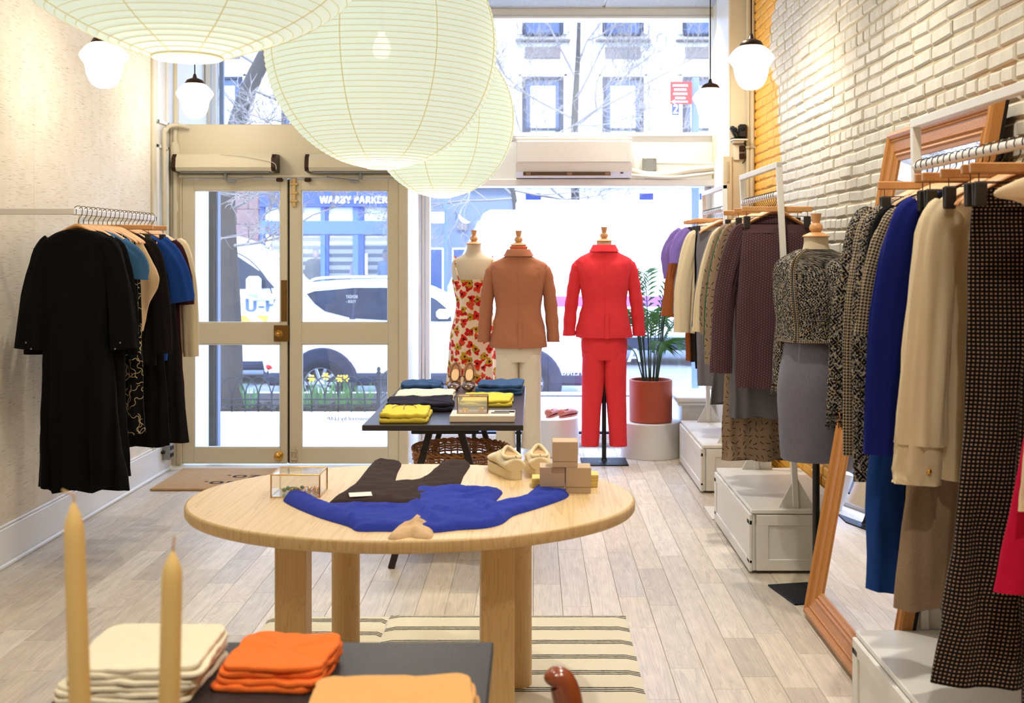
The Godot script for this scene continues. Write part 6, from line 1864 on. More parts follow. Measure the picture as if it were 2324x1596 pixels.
func right_racks() -> void:
	rack("white clothes rack on the plinth nearest the shop window", 7.42, 8.34, 1.235, 1.27)
	rack("white clothes rack on the plinth behind the tweed dress form", 5.55, 6.53, 1.185, 1.268)
	var far := func(d: float) -> Vector3: return V(1.238, 1.83, d)
	var mid := func(d: float) -> Vector3: return V(1.192, 1.83, d)
	for k in 15:
		var kind := 1 if k in [2, 5, 9, 12] else 0
		hanger(kind, far.call(7.50 + k * 0.055), 0.06 * sin(k * 1.9), "%s on the rack nearest the shop window" % ("wooden clip hanger" if kind else "curved wooden shoulder hanger"), "hangers on the window rack")
	for k in 16:
		var kind := 1 if k in [0, 4, 10] else 0
		hanger(kind, mid.call(5.62 + k * 0.054), 0.06 * sin(k * 2.9), "%s on the rack behind the tweed dress form" % ("wooden clip hanger" if kind else "curved wooden shoulder hanger"), "hangers on the middle rack")
	var ga := "clothes on the window rack"
	var shirt := func(lo: float) -> Array: return [[-0.12, -0.06, 0.06, 0.7], [-0.18, -0.17, 0.17, 1.0], [-0.42, -0.19, 0.18, 1.1], [lo, -0.19, 0.19, 1.1]]
	var slacks := func(lo: float) -> Array: return [[-0.14, -0.16, 0.16, 0.8], [-0.3, -0.17, 0.17, 1.0], [-0.7, -0.17, 0.165, 1.0], [lo, -0.165, 0.16, 1.0]]
	var far_seq := [
		[7.53, "grey_trousers", "grey tailored trousers at the front of the window rack", "trousers", M.mid_grey, slacks.call(-1.16), []],
		[7.62, "black_trousers", "black trousers on the window rack", "trousers", M.jet, slacks.call(-1.06), []],
		[7.70, "cream_knit", "cream rib knit jumper on the window rack", "jumper", M.ivory, shirt.call(-0.83), [0.17, -0.19, 0.235, -0.48, 0.25, -0.82, 0.055, 0.05]],
		[7.78, "grey_blazer", "grey blazer behind the cream knit on the window rack", "blazer", M.mid_grey, shirt.call(-0.80), [0.17, -0.19, 0.23, -0.46, 0.245, -0.70, 0.05, 0.05]],
		[7.86, "brown_black_trousers", "dark brown trousers on the window rack", "trousers", M.brown_black, slacks.call(-1.03), []],
		[7.94, "lavender_blouse", "lavender puff sleeved blouse beside the rust jackets", "blouse", M.lavender, shirt.call(-0.62), [0.18, -0.16, 0.225, -0.27, 0.235, -0.36, 0.07, 0.065]],
		[8.02, "rust_blazer", "rust brown blazer nearer the lavender blouse", "blazer", M.rust, shirt.call(-0.78), [0.175, -0.18, 0.24, -0.46, 0.27, -0.73, 0.055, 0.055]],
		[8.10, "rust_trousers", "rust brown trousers under the rust blazers", "trousers", M.rust, slacks.call(-1.05), []],
		[8.18, "rust_jacket", "rust brown jacket farther towards the window", "jacket", M.rust, shirt.call(-0.78), [0.175, -0.18, 0.24, -0.46, 0.285, -0.74, 0.055, 0.05]],
		[8.27, "lavender_tee", "lavender gathered top at the window end of the rack", "top", M.lavender, shirt.call(-0.55), [0.18, -0.16, 0.25, -0.30, 0.245, -0.47, 0.075, 0.06]],
	]
	for q in far_seq:
		var c: Vector3 = far.call(q[0])
		var g := garment(q[1], q[2], q[3], ga, c, q[5], 0.028, 0.012, 46.0, q[4], q[0] * 2.7, 0.004)
		if q[6].size(): two_sleeves(g, c, q[6][0], q[6][1], q[6][2], q[6][3], q[6][4], q[6][5], q[6][6], q[6][7], 0.026, q[4], q[0])
	var gb := "clothes on the middle rack"
	# knitted skirt in front, with a matching jumper behind it
	var c0: Vector3 = mid.call(5.625)
	var sk := garment("knit_skirt", "mauve brown textured knit skirt clipped at the front of the rack", "skirt", gb, c0, [[-0.185, -0.165, 0.165, 0.7], [-0.24, -0.17, 0.17, 0.9], [-0.4, -0.185, 0.175, 1.1], [-0.7, -0.20, 0.165, 1.2], [-0.945, -0.205, 0.135, 1.2]], 0.04, 0.008, 30.0, M.knit, 2.0)
	part(sk, "waistband", hanging([[-0.146, -0.158, 0.155, 0.75], [-0.17, -0.162, 0.16, 0.8], [-0.188, -0.167, 0.166, 0.85]], c0, 0.034, 0.0, 10.0, 2.0), M.rib, "ribbed waistband")
	var mid_seq := [
		[5.70, "knit_jumper", "mauve brown textured knit jumper behind the knit skirt", "jumper", M.knit, shirt.call(-0.90), [0.175, -0.19, 0.245, -0.5, 0.265, -0.88, 0.055, 0.05]],
		[5.76, "grey_skirt", "dark grey pleated skirt showing below the knit skirt", "skirt", M.mid_grey, [[-0.14, -0.16, 0.16, 0.8], [-0.5, -0.18, 0.17, 1.0], [-1.11, -0.215, 0.19, 1.2]], []],
		[5.84, "dash_print_skirt", "tan skirt with black dashes, lowest hem on the rack", "skirt", M.dash, [[-0.14, -0.16, 0.16, 0.8], [-0.5, -0.18, 0.17, 1.0], [-1.0, -0.225, 0.16, 1.2], [-1.335, -0.235, 0.17, 1.3]], []],
		[5.94, "dash_print_blouse", "tan blouse with black dashes and long sleeves", "blouse", M.dash, shirt.call(-0.88), [0.175, -0.18, 0.24, -0.48, 0.255, -0.86, 0.055, 0.05]],
		[6.04, "fern_cardigan", "dark green cardigan between tan printed blouses", "cardigan", M.fern, shirt.call(-0.80), [0.175, -0.19, 0.235, -0.48, 0.25, -0.80, 0.05, 0.045]],
		[6.12, "pale_print_blouse", "pale tan printed blouse farther along the middle rack", "blouse", M.dash, shirt.call(-0.74), [0.175, -0.18, 0.24, -0.46, 0.255, -0.72, 0.055, 0.05]],
		[6.21, "long_grey_skirt", "long mid grey skirt at the middle of the rack", "skirt", M.mid_grey, [[-0.14, -0.16, 0.16, 0.8], [-0.5, -0.17, 0.17, 1.0], [-1.10, -0.24, 0.18, 1.2]], []],
		[6.30, "ivory_cardigan", "ivory cardigan with long sleeves on the middle rack", "cardigan", M.ivory, shirt.call(-0.72), [0.175, -0.19, 0.24, -0.46, 0.27, -0.72, 0.055, 0.05]],
		[6.40, "grey_jumper", "grey fine knit jumper at the far end of the middle rack", "jumper", M.mid_grey, shirt.call(-0.68), [0.175, -0.19, 0.24, -0.46, 0.265, -0.70, 0.05, 0.045]],
	]
	for q in mid_seq:
		var c: Vector3 = mid.call(q[0])
		var g := garment(q[1], q[2], q[3], gb, c, q[5], 0.030, 0.014, 42.0, q[4], q[0] * 3.3, 0.008)
		if q[6].size(): two_sleeves(g, c, q[6][0], q[6][1], q[6][2], q[6][3], q[6][4], q[6][5], q[6][6], q[6][7], 0.028, q[4], q[0])

func near_rack() -> void:
	rack("white clothes rack in front of the leaning mirror", 2.72, 3.77, 1.255, 1.283)
	var rod := func(d: float) -> Vector3: return V(1.258, 1.83, d)
	for k in 20:
		var d := 2.75 + k * 0.051
		var kind := 1 if k in [2, 3, 6, 9, 10, 17] else 0
		hanger(kind, rod.call(d), 0.05 * sin(k * 1.7) + (1.1 if k < 2 else 0.0), "%s on the rack before the mirror" % ("wooden clip hanger with grey clips" if kind else "curved wooden shoulder hanger"), "hangers on the rack before the mirror")
	var gp := "clothes on the rack before the mirror"
	var shirt := func(lo: float, l: float) -> Array: return [[-0.12, -0.06, 0.06, 0.7], [-0.19, -0.17, 0.17, 1.0], [-0.42, -0.185, 0.18, 1.1], [lo, l, 0.19, 1.1]]
	var slacks := func(lo: float, l: float) -> Array: return [[-0.14, -0.155, 0.155, 0.8], [-0.3, -0.17, 0.17, 1.0], [-0.7, -0.16, 0.165, 1.0], [lo, l, 0.17, 1.0]]
	var seq := [
		[3.745, "tweed_jacket", "black and cream tweed jacket with frayed cuffs on the rack", "jacket", M.tweed, shirt.call(-0.60, -0.19), [0.175, -0.19, 0.235, -0.50, 0.255, -0.80, 0.058, 0.052]],
		[3.68, "houndstooth_dress", "narrow houndstooth dress between two tweed garments", "dress", M.hounds, shirt.call(-0.62, -0.18), [0.17, -0.19, 0.215, -0.50, 0.225, -0.93, 0.05, 0.048]],
		[3.62, "tweed_coat", "long black and cream tweed coat behind the black dress", "coat", M.tweed, shirt.call(-0.95, -0.18), [0.17, -0.19, 0.205, -0.50, 0.205, -1.0, 0.052, 0.05]],
		[3.56, "cream_lined_vest", "cream sleeveless vest with a tan hem showing on the rack", "vest", M.blush, shirt.call(-0.98, -0.205), []],
		[3.50, "black_shift_dress", "black shift dress in front of the tweed coat", "dress", M.jet, shirt.call(-0.88, -0.195), [0.17, -0.18, 0.20, -0.35, 0.205, -0.5, 0.055, 0.05]],
		[3.44, "check_jacket", "short brown check jacket beside the cobalt coat", "jacket", M.hounds, shirt.call(-0.50, -0.18), [0.172, -0.19, 0.22, -0.36, 0.245, -0.53, 0.055, 0.06]],
		[3.40, "blue_trousers", "cobalt blue trousers hanging lowest before the mirror", "trousers", M.royal, [[-0.145, -0.155, 0.155, 0.8], [-0.5, -0.20, 0.16, 1.0], [-0.9, -0.268, 0.0, 1.0], [-1.285, -0.268, -0.02, 1.0]], []],
		[3.30, "cobalt_coat", "cobalt blue coat with long sleeves on the rack", "coat", M.coat_blue, shirt.call(-0.84, -0.21), [0.175, -0.18, 0.24, -0.46, 0.265, -0.86, 0.06, 0.052]],
		[3.35, "black_trousers", "black trousers inside the cobalt coat's row", "trousers", M.jet, slacks.call(-1.22, -0.19), []],
		[3.24, "black_satin_blouse", "black satin blouse with a sharp collar behind the cream blouse", "blouse", M.jet, shirt.call(-0.80, -0.16), []],
		[3.18, "tweed_trousers", "taupe tweed trousers with turned hems under the cream blouse", "trousers", M.taupe, [[-0.145, -0.155, 0.155, 0.8], [-0.5, -0.18, 0.16, 1.0], [-0.9, -0.225, 0.05, 1.0], [-1.265, -0.262, -0.03, 1.0]], []],
	]
	for q in seq:
		var c: Vector3 = rod.call(q[0])
		var g := garment(q[1], q[2], q[3], gp, c, q[5], 0.022, 0.010, 40.0, q[4], q[0] * 3.7, 0.004)
		if q[6].size(): two_sleeves(g, c, q[6][0], q[6][1], q[6][2], q[6][3], q[6][4], q[6][5], q[6][6], q[6][7], 0.022, q[4], q[0], [-1.0, 1.0])
		if q[1] == "tweed_jacket":
			var fr := S()
			for k in 46:
				var p := c + Vector3(-0.255 + (k - 23) * 0.0022, -0.79, 0.02 + 0.016 * sin(k * 2.0))
				fr.tube([p, p + Vector3(0.01 * sin(k * 3.0), -0.03, 0.004), p + Vector3(0.016 * sin(k * 1.3), -0.058 - 0.012 * sin(k), 0.0)], 0.0016, 4, false)
			part(g, "fringe", fr, M.tweed, "frayed thread fringe").set_meta("kind", "stuff")
	# cream blouse with cuff
	var c2: Vector3 = rod.call(3.12)
	var bl := garment("cream_blouse", "cream satin blouse with buttoned cuff on the rack", "blouse", gp, c2, [[-0.12, -0.06, 0.06, 0.7], [-0.19, -0.165, 0.17, 1.0], [-0.45, -0.16, 0.18, 1.1], [-0.9, -0.155, 0.19, 1.1]], 0.026, 0.012, 40.0, M.ivory, 4.4)
	part(bl, "sleeve", sleeve([c2 + Vector3(-0.13, -0.165, 0.01), c2 + Vector3(-0.165, -0.24, 0.02), c2 + Vector3(-0.20, -0.55, 0.03), c2 + Vector3(-0.22, -0.80, 0.035)], [0.05, 0.058, 0.062, 0.068], [0.028, 0.03, 0.034, 0.036], 3.0, 36), M.ivory)
	part(bl, "cuff", sleeve([c2 + Vector3(-0.221, -0.79, 0.035), c2 + Vector3(-0.226, -0.87, 0.036), c2 + Vector3(-0.228, -0.905, 0.037)], [0.062, 0.063, 0.063], [0.03, 0.03, 0.03], 3.0, 36), M.ivory)
	part(bl, "cuff_button", S().lathe([Vector2(0, 0.004), Vector2(0.006, 0.003), Vector2(0.007, 0.0)], c2 + Vector3(-0.205, -0.865, 0.068), 12, Basis(Vector3.RIGHT, PI / 2)), M.gold, "gold cuff button")
	# dot check trousers in front
	var c3: Vector3 = rod.call(2.93)
	var tr := garment("check_trousers", "wide brown check trousers clipped at the front of the rack", "trousers", gp, c3, [[-0.13, -0.125, 0.16, 0.9], [-0.17, -0.14, 0.17, 1.0], [-0.45, -0.15, 0.18, 1.1], [-0.75, -0.16, 0.16, 1.1], [-1.05, -0.195, 0.10, 1.1], [-1.385, -0.24, 0.02, 1.1]], 0.026, 0.014, 24.0, M.dotcheck, 6.2)
	part(tr, "back_leg", hanging([[-0.5, -0.02, 0.15, 1.0], [-0.9, -0.04, 0.13, 1.0], [-1.2, -0.03, 0.10, 1.0], [-1.455, -0.02, 0.06, 1.0]], c3 + Vector3(0, 0, 0.03), 0.030, 0.008, 20.0, 1.1), M.dotcheck)
	part(tr, "waistband", hanging([[-0.118, -0.123, 0.158, 0.9], [-0.165, -0.138, 0.167, 1.05]], c3, 0.030, 0.0, 10.0, 1.0), M.dotcheck)
	var c4: Vector3 = rod.call(2.80)
	var mg := garment("magenta_dress", "magenta flared dress nearest the end of the rack", "dress", gp, c4, [[-0.12, -0.04, 0.05, 0.7], [-0.19, -0.045, 0.165, 1.0], [-0.55, -0.03, 0.18, 1.1], [-0.75, -0.06, 0.2, 1.1], [-1.11, -0.136, 0.22, 1.2]], 0.028, 0.012, 26.0, M.magenta, 2.5)
	mg.set_meta("label", "magenta flared dress at the near end of the rack")
	var c5: Vector3 = rod.call(2.745)
	var cs := garment("cream_shirt", "cream shirt over the magenta dress with an orange panel", "shirt", gp, c5, [[-0.12, -0.05, 0.05, 0.7], [-0.2, -0.06, 0.17, 1.0], [-0.5, -0.06, 0.18, 1.0], [-0.78, -0.085, 0.19, 1.0], [-0.90, -0.10, 0.19, 1.0]], 0.02, 0.008, 26.0, M.ivory, 1.5)
	part(cs, "orange_panel", hanging([[-0.3, -0.04, 0.12, 1.0], [-0.6, -0.05, 0.13, 1.0], [-0.87, -0.088, 0.14, 1.0]], c5 + Vector3(0, 0, 0.02), 0.012, 0.0, 10.0, 1.0), M.coral)

# ---------------------------------------------------------------- dress forms and what they wear
func dress_form(label: String, x: float, d: float, k: float, turn: float) -> Node3D:     # k: height of the wooden finial's top
	var o := thing("dress_form", label, "dress form", V(x, 0, d))
	var y := k - 1.72
	var c := V(x, 0, d)
	var rows := []
	for r in [[0.86, 0.165, 0.115], [0.95, 0.168, 0.118], [1.08, 0.130, 0.095], [1.16, 0.125, 0.092], [1.30, 0.158, 0.115], [1.38, 0.165, 0.112], [1.45, 0.168, 0.095], [1.495, 0.155, 0.080], [1.52, 0.110, 0.068], [1.545, 0.068, 0.058], [1.58, 0.055, 0.052], [1.612, 0.054, 0.050]]: rows.append([x, r[0] + y, c.z, r[1], r[2]])
	part(o, "torso", S().loft(body_rings(smooth_rows(rows, 4), 40, 2.2), true), M.form_cloth)
	part(o, "neck_cap", S().lathe([Vector2(0.0, 0.024), Vector2(0.028, 0.022), Vector2(0.058, 0.008), Vector2(0.062, 0.003), Vector2(0.058, 0.0), Vector2(0, 0)], c + Vector3(0, 1.612 + y, 0), 28), M.beech)
	part(o, "finial", S().lathe([Vector2(0.022, 0.0), Vector2(0.022, 0.008), Vector2(0.029, 0.014), Vector2(0.031, 0.026), Vector2(0.026, 0.04), Vector2(0.017, 0.044), Vector2(0.017, 0.048), Vector2(0.021, 0.07), Vector2(0.025, 0.089), Vector2(0.025, 0.089), Vector2(0.0, 0.090)], c + Vector3(0, 1.63 + y, 0), 24), M.beech)
	part(o, "pole", S().tube([c, c + Vector3(0, 0.9, 0)], 0.0165, 14), M.black)
	part(o, "base_plate", S().box(c + Vector3(0, 0.004, 0), Vector3(0.34, 0.008, 0.30), 0.002, Basis(Vector3.UP, turn)), M.iron)
	part(o, "pole_flange", S().lathe([Vector2(0.02, 0.03), Vector2(0.022, 0.012), Vector2(0.04, 0.008)], c, 18), M.black)
	return o

func jacket_on_form(called: String, label: String, x: float, d: float, y: float, hem: float, m: Material, lean: float) -> void:
	var c := V(x, 0, d)
	var o := thing(called, label, "blazer", V(x, hem, d))
	var rows := []
	for r in [[hem, 0.205, 0.145, 0.0], [hem + 0.06, 0.203, 0.145, 0.0], [1.06 + y, 0.182, 0.132, 0.0], [1.17 + y, 0.162, 0.120, 0.0], [1.28 + y, 0.178, 0.128, 0.0], [1.38 + y, 0.196, 0.130, 0.0], [1.445 + y, 0.206, 0.112, 0.0], [1.476 + y, 0.207, 0.096, 0.0], [1.494 + y, 0.190, 0.088, 0.0], [1.512 + y, 0.155, 0.082, 0.004], [1.534 + y, 0.112, 0.078, 0.01], [1.555 + y, 0.080, 0.070, 0.01]]: rows.append([x, r[0], c.z + r[3], r[1], r[2]])
	part(o, "body", S().loft(body_rings(smooth_rows(rows, 7), 72, 2.35, 0.07, x * 9.0), true), m)
	# collar stands at the back of the neck
	var cr := []
	for r in [[1.535 + y, 0.090, 0.078], [1.572 + y, 0.082, 0.071], [1.590 + y, 0.079, 0.068], [1.589 + y, 0.085, 0.075], [1.560 + y, 0.100, 0.089], [1.541 + y, 0.114, 0.096]]: cr.append([x, r[0], c.z + 0.008, r[1], r[2]])
	part(o, "collar", S().loft(body_rings(smooth_rows(cr, 3), 40, 2.1), false), m)
	for s in [-1.0, 1.0]:
		var p := [c + Vector3(s * 0.178, 1.462 + y, 0.0), c + Vector3(s * 0.198, 1.420 + y, 0.0), c + Vector3(s * 0.222, 1.28 + y, -0.005), c + Vector3(s * (0.240 + lean), 1.10 + y, -0.01), c + Vector3(s * (0.252 + lean), 0.925 + y, -0.005)]
		var rr := [0.030, 0.048, 0.051, 0.050, 0.048]
		var sm := curve(p, 6)
		var rad := []
		for k in sm.size():
			var t := 4.0 * k / (sm.size() - 1)
			var a := int(minf(t, 3.0))
			rad.append(lerpf(rr[a], rr[a + 1], t - a) * (1.0 + 0.05 * sin(k * 1.7 + s)))
		var sl := part(o, "sleeve", S().tube(sm, rad, 20, true, 0.95), m)
		part(sl, "cuff_edge", S().tube([sm[-1] + Vector3(0, 0.004, 0), sm[-1] - Vector3(0, 0.004, 0)], 0.0475, 20), m)
	# back seam and vent
	part(o, "back_seam", S().tube(curve([c + Vector3(0, 1.54 + y, 0.086), c + Vector3(0, 1.40 + y, 0.132), c + Vector3(0, 1.17 + y, 0.121), c + Vector3(0, hem + 0.18, 0.138)], 6), 0.0012, 4), m)
	part(o, "vent_flap", S().box(c + Vector3(0.012, hem + 0.09, 0.146), Vector3(0.03, 0.19, 0.006), 0.002), m)

func trousers_on_form(called: String, label: String, x: float, d: float, top: float, hem: float, m: Material, spread: float, hw: float) -> void:
	var c := V(x, 0, d)
	var o := thing(called, label, "trousers", V(x, hem, d))
	var seat := []
	for r in [[0.76, 0.158, 0.112], [0.80, 0.165, 0.12], [0.88, 0.170, 0.124], [top, 0.155, 0.11]]: seat.append([x, r[0], c.z, r[1], r[2]])
	part(o, "hips", S().loft(body_rings(smooth_rows(seat, 4), 44, 2.3, 0.03, x), true), m)
	for s in [-1.0, 1.0]:
		var leg := []
		for r in [[0.81, 0.078, 0.078, 0.104], [0.74, 0.080, 0.083, 0.106], [0.60, 0.081 + spread * 0.1, 0.081, 0.096], [0.42, 0.085 + spread * 0.5, 0.073, 0.085], [0.25, 0.088 + spread * 0.8, 0.068, 0.08], [hem, 0.09 + spread, hw, 0.078]]: leg.append([x + s * r[1], r[0], c.z, r[2], r[3]])
		part(o, "leg", S().loft(body_rings(smooth_rows(leg, 6), 32, 2.6, 0.05, x + s * 4.0), true), m)

func display_forms() -> void:
	# strap dress
	dress_form("cream dress form in the floral strap dress by the shop window", -0.452, 8.62, 1.715, 0.0)
	var x := -0.452
	var d := 8.62
	var c := V(x, 0, d)
	var fd := thing("floral_dress", "cream strap dress with red and ochre blossoms on the dress form", "dress", V(x, 0.36, d))
	var rows := []
	for r in [[0.36, 0.205, 0.185], [0.55, 0.200, 0.178], [0.75, 0.188, 0.165], [0.93, 0.178, 0.145], [1.06, 0.150, 0.118], [1.16, 0.135, 0.104], [1.26, 0.152, 0.116], [1.335, 0.166, 0.122], [1.338, 0.160, 0.118]]: rows.append([x, r[0], c.z, r[1], r[2]])
	var rings := body_rings(smooth_rows(rows, 6), 64, 2.1)
	for j in rings.size():
		var k := clampf((1.0 - rings[j][0].y) / 0.6, 0.0, 1.0)
		for i in 64:
			var t := TAU * i / 64.0
			var out: Vector3 = rings[j][i] - Vector3(x, rings[j][i].y, c.z)
			rings[j][i] += out.normalized() * 0.014 * k * sin(t * 11.0 + 1.5 * sin(t * 3.0))
	part(fd, "skirt_body", S().loft(rings, true), M.floral)
	for s in [-1.0, 1.0]:
		part(fd, "strap", S().tube(curve([c + Vector3(s * 0.105, 1.335, 0.108), c + Vector3(s * 0.128, 1.42, 0.092), c + Vector3(s * 0.142, 1.500, 0.06), c + Vector3(s * 0.140, 1.515, 0.0), c + Vector3(s * 0.12, 1.43, -0.1), c + Vector3(s * 0.1, 1.335, -0.112)], 5), 0.004, 6), M.floral)
	# tan blazer, coral roll neck, off white trousers
	dress_form("dress form wearing the tan blazer and off white trousers", -0.112, 8.30, 1.705, 0.05)
	var rn := thing("coral_roll_neck", "coral roll neck jumper showing above the tan blazer's collar", "jumper", V(-0.112, 1.2, 8.30))
	var nr := []
	for r in [[1.20, 0.15, 0.10], [1.45, 0.15, 0.09], [1.50, 0.12, 0.075], [1.53, 0.075, 0.062], [1.575, 0.062, 0.058], [1.592, 0.066, 0.062], [1.600, 0.064, 0.060], [1.602, 0.057, 0.053]]: nr.append([-0.112, r[0] - 0.01, -8.30, r[1], r[2]])
	part(rn, "body", S().loft(body_rings(smooth_rows(nr, 4), 36, 2.1), true), M.coral)
	jacket_on_form("tan_blazer", "tan brown tailored blazer with long sleeves on the middle dress form", -0.112, 8.30, -0.022, 0.862, M.tan, 0.0)
	trousers_on_form("white_trousers", "off white straight trousers under the tan blazer", -0.112, 8.30, 0.97, 0.135, M.offwhite, 0.006, 0.076)
	# red suit
	dress_form("dress form wearing the bright red suit by the potted palm", 0.516, 8.44, 1.735, 0.0)
	jacket_on_form("red_blazer", "bright red tailored blazer with long sleeves on a dress form", 0.516, 8.44, 0.012, 0.925, M.red, 0.006)
	trousers_on_form("red_trousers", "bright red slim trousers under the red blazer", 0.516, 8.44, 1.03, 0.125, M.red, 0.014, 0.064)
	# tweed form by the brick wall
	dress_form("dress form in cropped tweed jacket and grey skirt before the brick wall", 1.28, 5.2, 1.725, 0.2)
	var X := 1.28
	var Z := -5.2
	var tj := thing("cropped_tweed_jacket", "cropped black and cream tweed jacket with frayed hem on the dress form", "jacket", Vector3(X, 1.15, Z))
	var jr := []
	for r in [[1.15, 0.166, 0.138], [1.20, 0.163, 0.136], [1.30, 0.180, 0.145], [1.40, 0.188, 0.138], [1.47, 0.186, 0.118], [1.515, 0.162, 0.100], [1.545, 0.112, 0.08], [1.562, 0.075, 0.066]]: jr.append([X - 0.005, r[0], Z, r[1], r[2]])
	var ring := body_rings(smooth_rows(jr, 5), 60, 2.2, 0.04, 3.0)
	# open front towards the room: drop the columns that face left and a little to the camera
	var open := []
	for row in ring:
		var q := PackedVector3Array()
		for i in 60:
			var a := TAU * i / 60.0 - PI / 2
			q.append(row[i])
		open.append(q)
	var js := S()
	var cols := []
	for i in 60:
		var a := fposmod(TAU * i / 60.0 - PI / 2, TAU)
		if absf(angle_difference(a, PI * 0.90)) > 0.38: cols.append(i)
	cols.sort_custom(func(p, q): return fposmod(p - 37, 60) < fposmod(q - 37, 60))
	for shell in [0.0, 0.008]:
		var pts := PackedVector3Array()
		var uvs := PackedVector2Array()
		for row in open:
			var run := 0.0
			for n in cols.size():
				var p: Vector3 = row[cols[n]]
				var inward = (Vector3(X, p.y, Z) - p).normalized() * shell
				pts.append(p + inward)
				if n: run += p.distance_to(row[cols[n - 1]])
				uvs.append(Vector2(run, -p.y))
		js.grid(pts, cols.size(), open.size(), uvs)
	part(tj, "body", js, M.tweed)
	for side in [0, cols.size() - 1]:
		var pts := []
		for row in open: pts.append(row[cols[side]])
		part(tj, "edge_trim", S().tube(pts, 0.005, 6), M.hounds)
	var hemline := []
	for n in cols: hemline.append(open[0][n])
	part(tj, "hem_trim", S().tube(hemline, 0.006, 6), M.hounds)
	for s in [-1.0, 1.0]:
		var out = Vector3(0.40, 0, 0.92) * s           # the shoulders run across the way it faces
		var b := Vector3(X, 0, Z)
		var p := [b + out * 0.13 + Vector3(0, 1.485, 0), b + out * 0.175 + Vector3(0, 1.44, 0), b + out * 0.20 + Vector3(0, 1.28, 0), b + out * 0.205 + Vector3(-0.02, 1.10, 0.01), b + out * 0.205 + Vector3(-0.03, 0.93, 0.02)]
		var sm := curve(p, 5)
		var rad := []
		for k in sm.size(): rad.append(lerpf(0.062, 0.05, float(k) / sm.size()) if k > 3 else 0.048 + 0.004 * k)
		var sl := part(tj, "sleeve", S().tube(sm, rad, 20), M.tweed)
		var fr := S()
		for k in 30:
			var t := TAU * k / 30.0
			var q: Vector3 = sm[-1] + Vector3(cos(t) * 0.048, 0, sin(t) * 0.048)
			fr.tube([q, q + Vector3(0.01 * sin(k * 5.0), -0.035, 0.008 * cos(k * 3.0)), q + Vector3(0.02 * sin(k * 2.0), -0.06, 0.0)], 0.002, 4, false)
		part(sl, "fringe", fr, M.tweed).set_meta("kind", "stuff")
	var gt := thing("grey_shell_top", "pale grey top under the cropped tweed jacket", "top", Vector3(X, 1.0, Z))
	var gr := []
	for r in [[1.02, 0.15, 0.12], [1.16, 0.136, 0.104], [1.30, 0.167, 0.126], [1.40, 0.174, 0.119], [1.45, 0.173, 0.104]]: gr.append([X, r[0], Z, r[1], r[2]])
	part(gt, "body", S().loft(body_rings(smooth_rows(gr, 4), 40, 2.1), true), mat(Color(0.66, 0.68, 0.72), 0.8))
	var ps := thing("grey_pencil_skirt", "grey wool pencil skirt on the tweed dress form", "skirt", Vector3(X, 0.61, Z))
	var sr := []
	for r in [[0.612, 0.148, 0.130], [0.75, 0.158, 0.135], [0.95, 0.160, 0.135], [1.08, 0.138, 0.115], [1.17, 0.128, 0.102]]: sr.append([X - 0.01, r[0], Z, r[1], r[2]])
	part(ps, "body", S().loft(body_rings(smooth_rows(sr, 5), 48, 2.3, 0.04, 7.0), true), M.suit_grey)
	part(ps, "seam", S().tube([Vector3(X - 0.05, 0.614, Z + 0.1262), Vector3(X - 0.045, 0.95, Z + 0.131), Vector3(X - 0.04, 1.15, Z + 0.104)], 0.0012, 4), M.suit_grey)

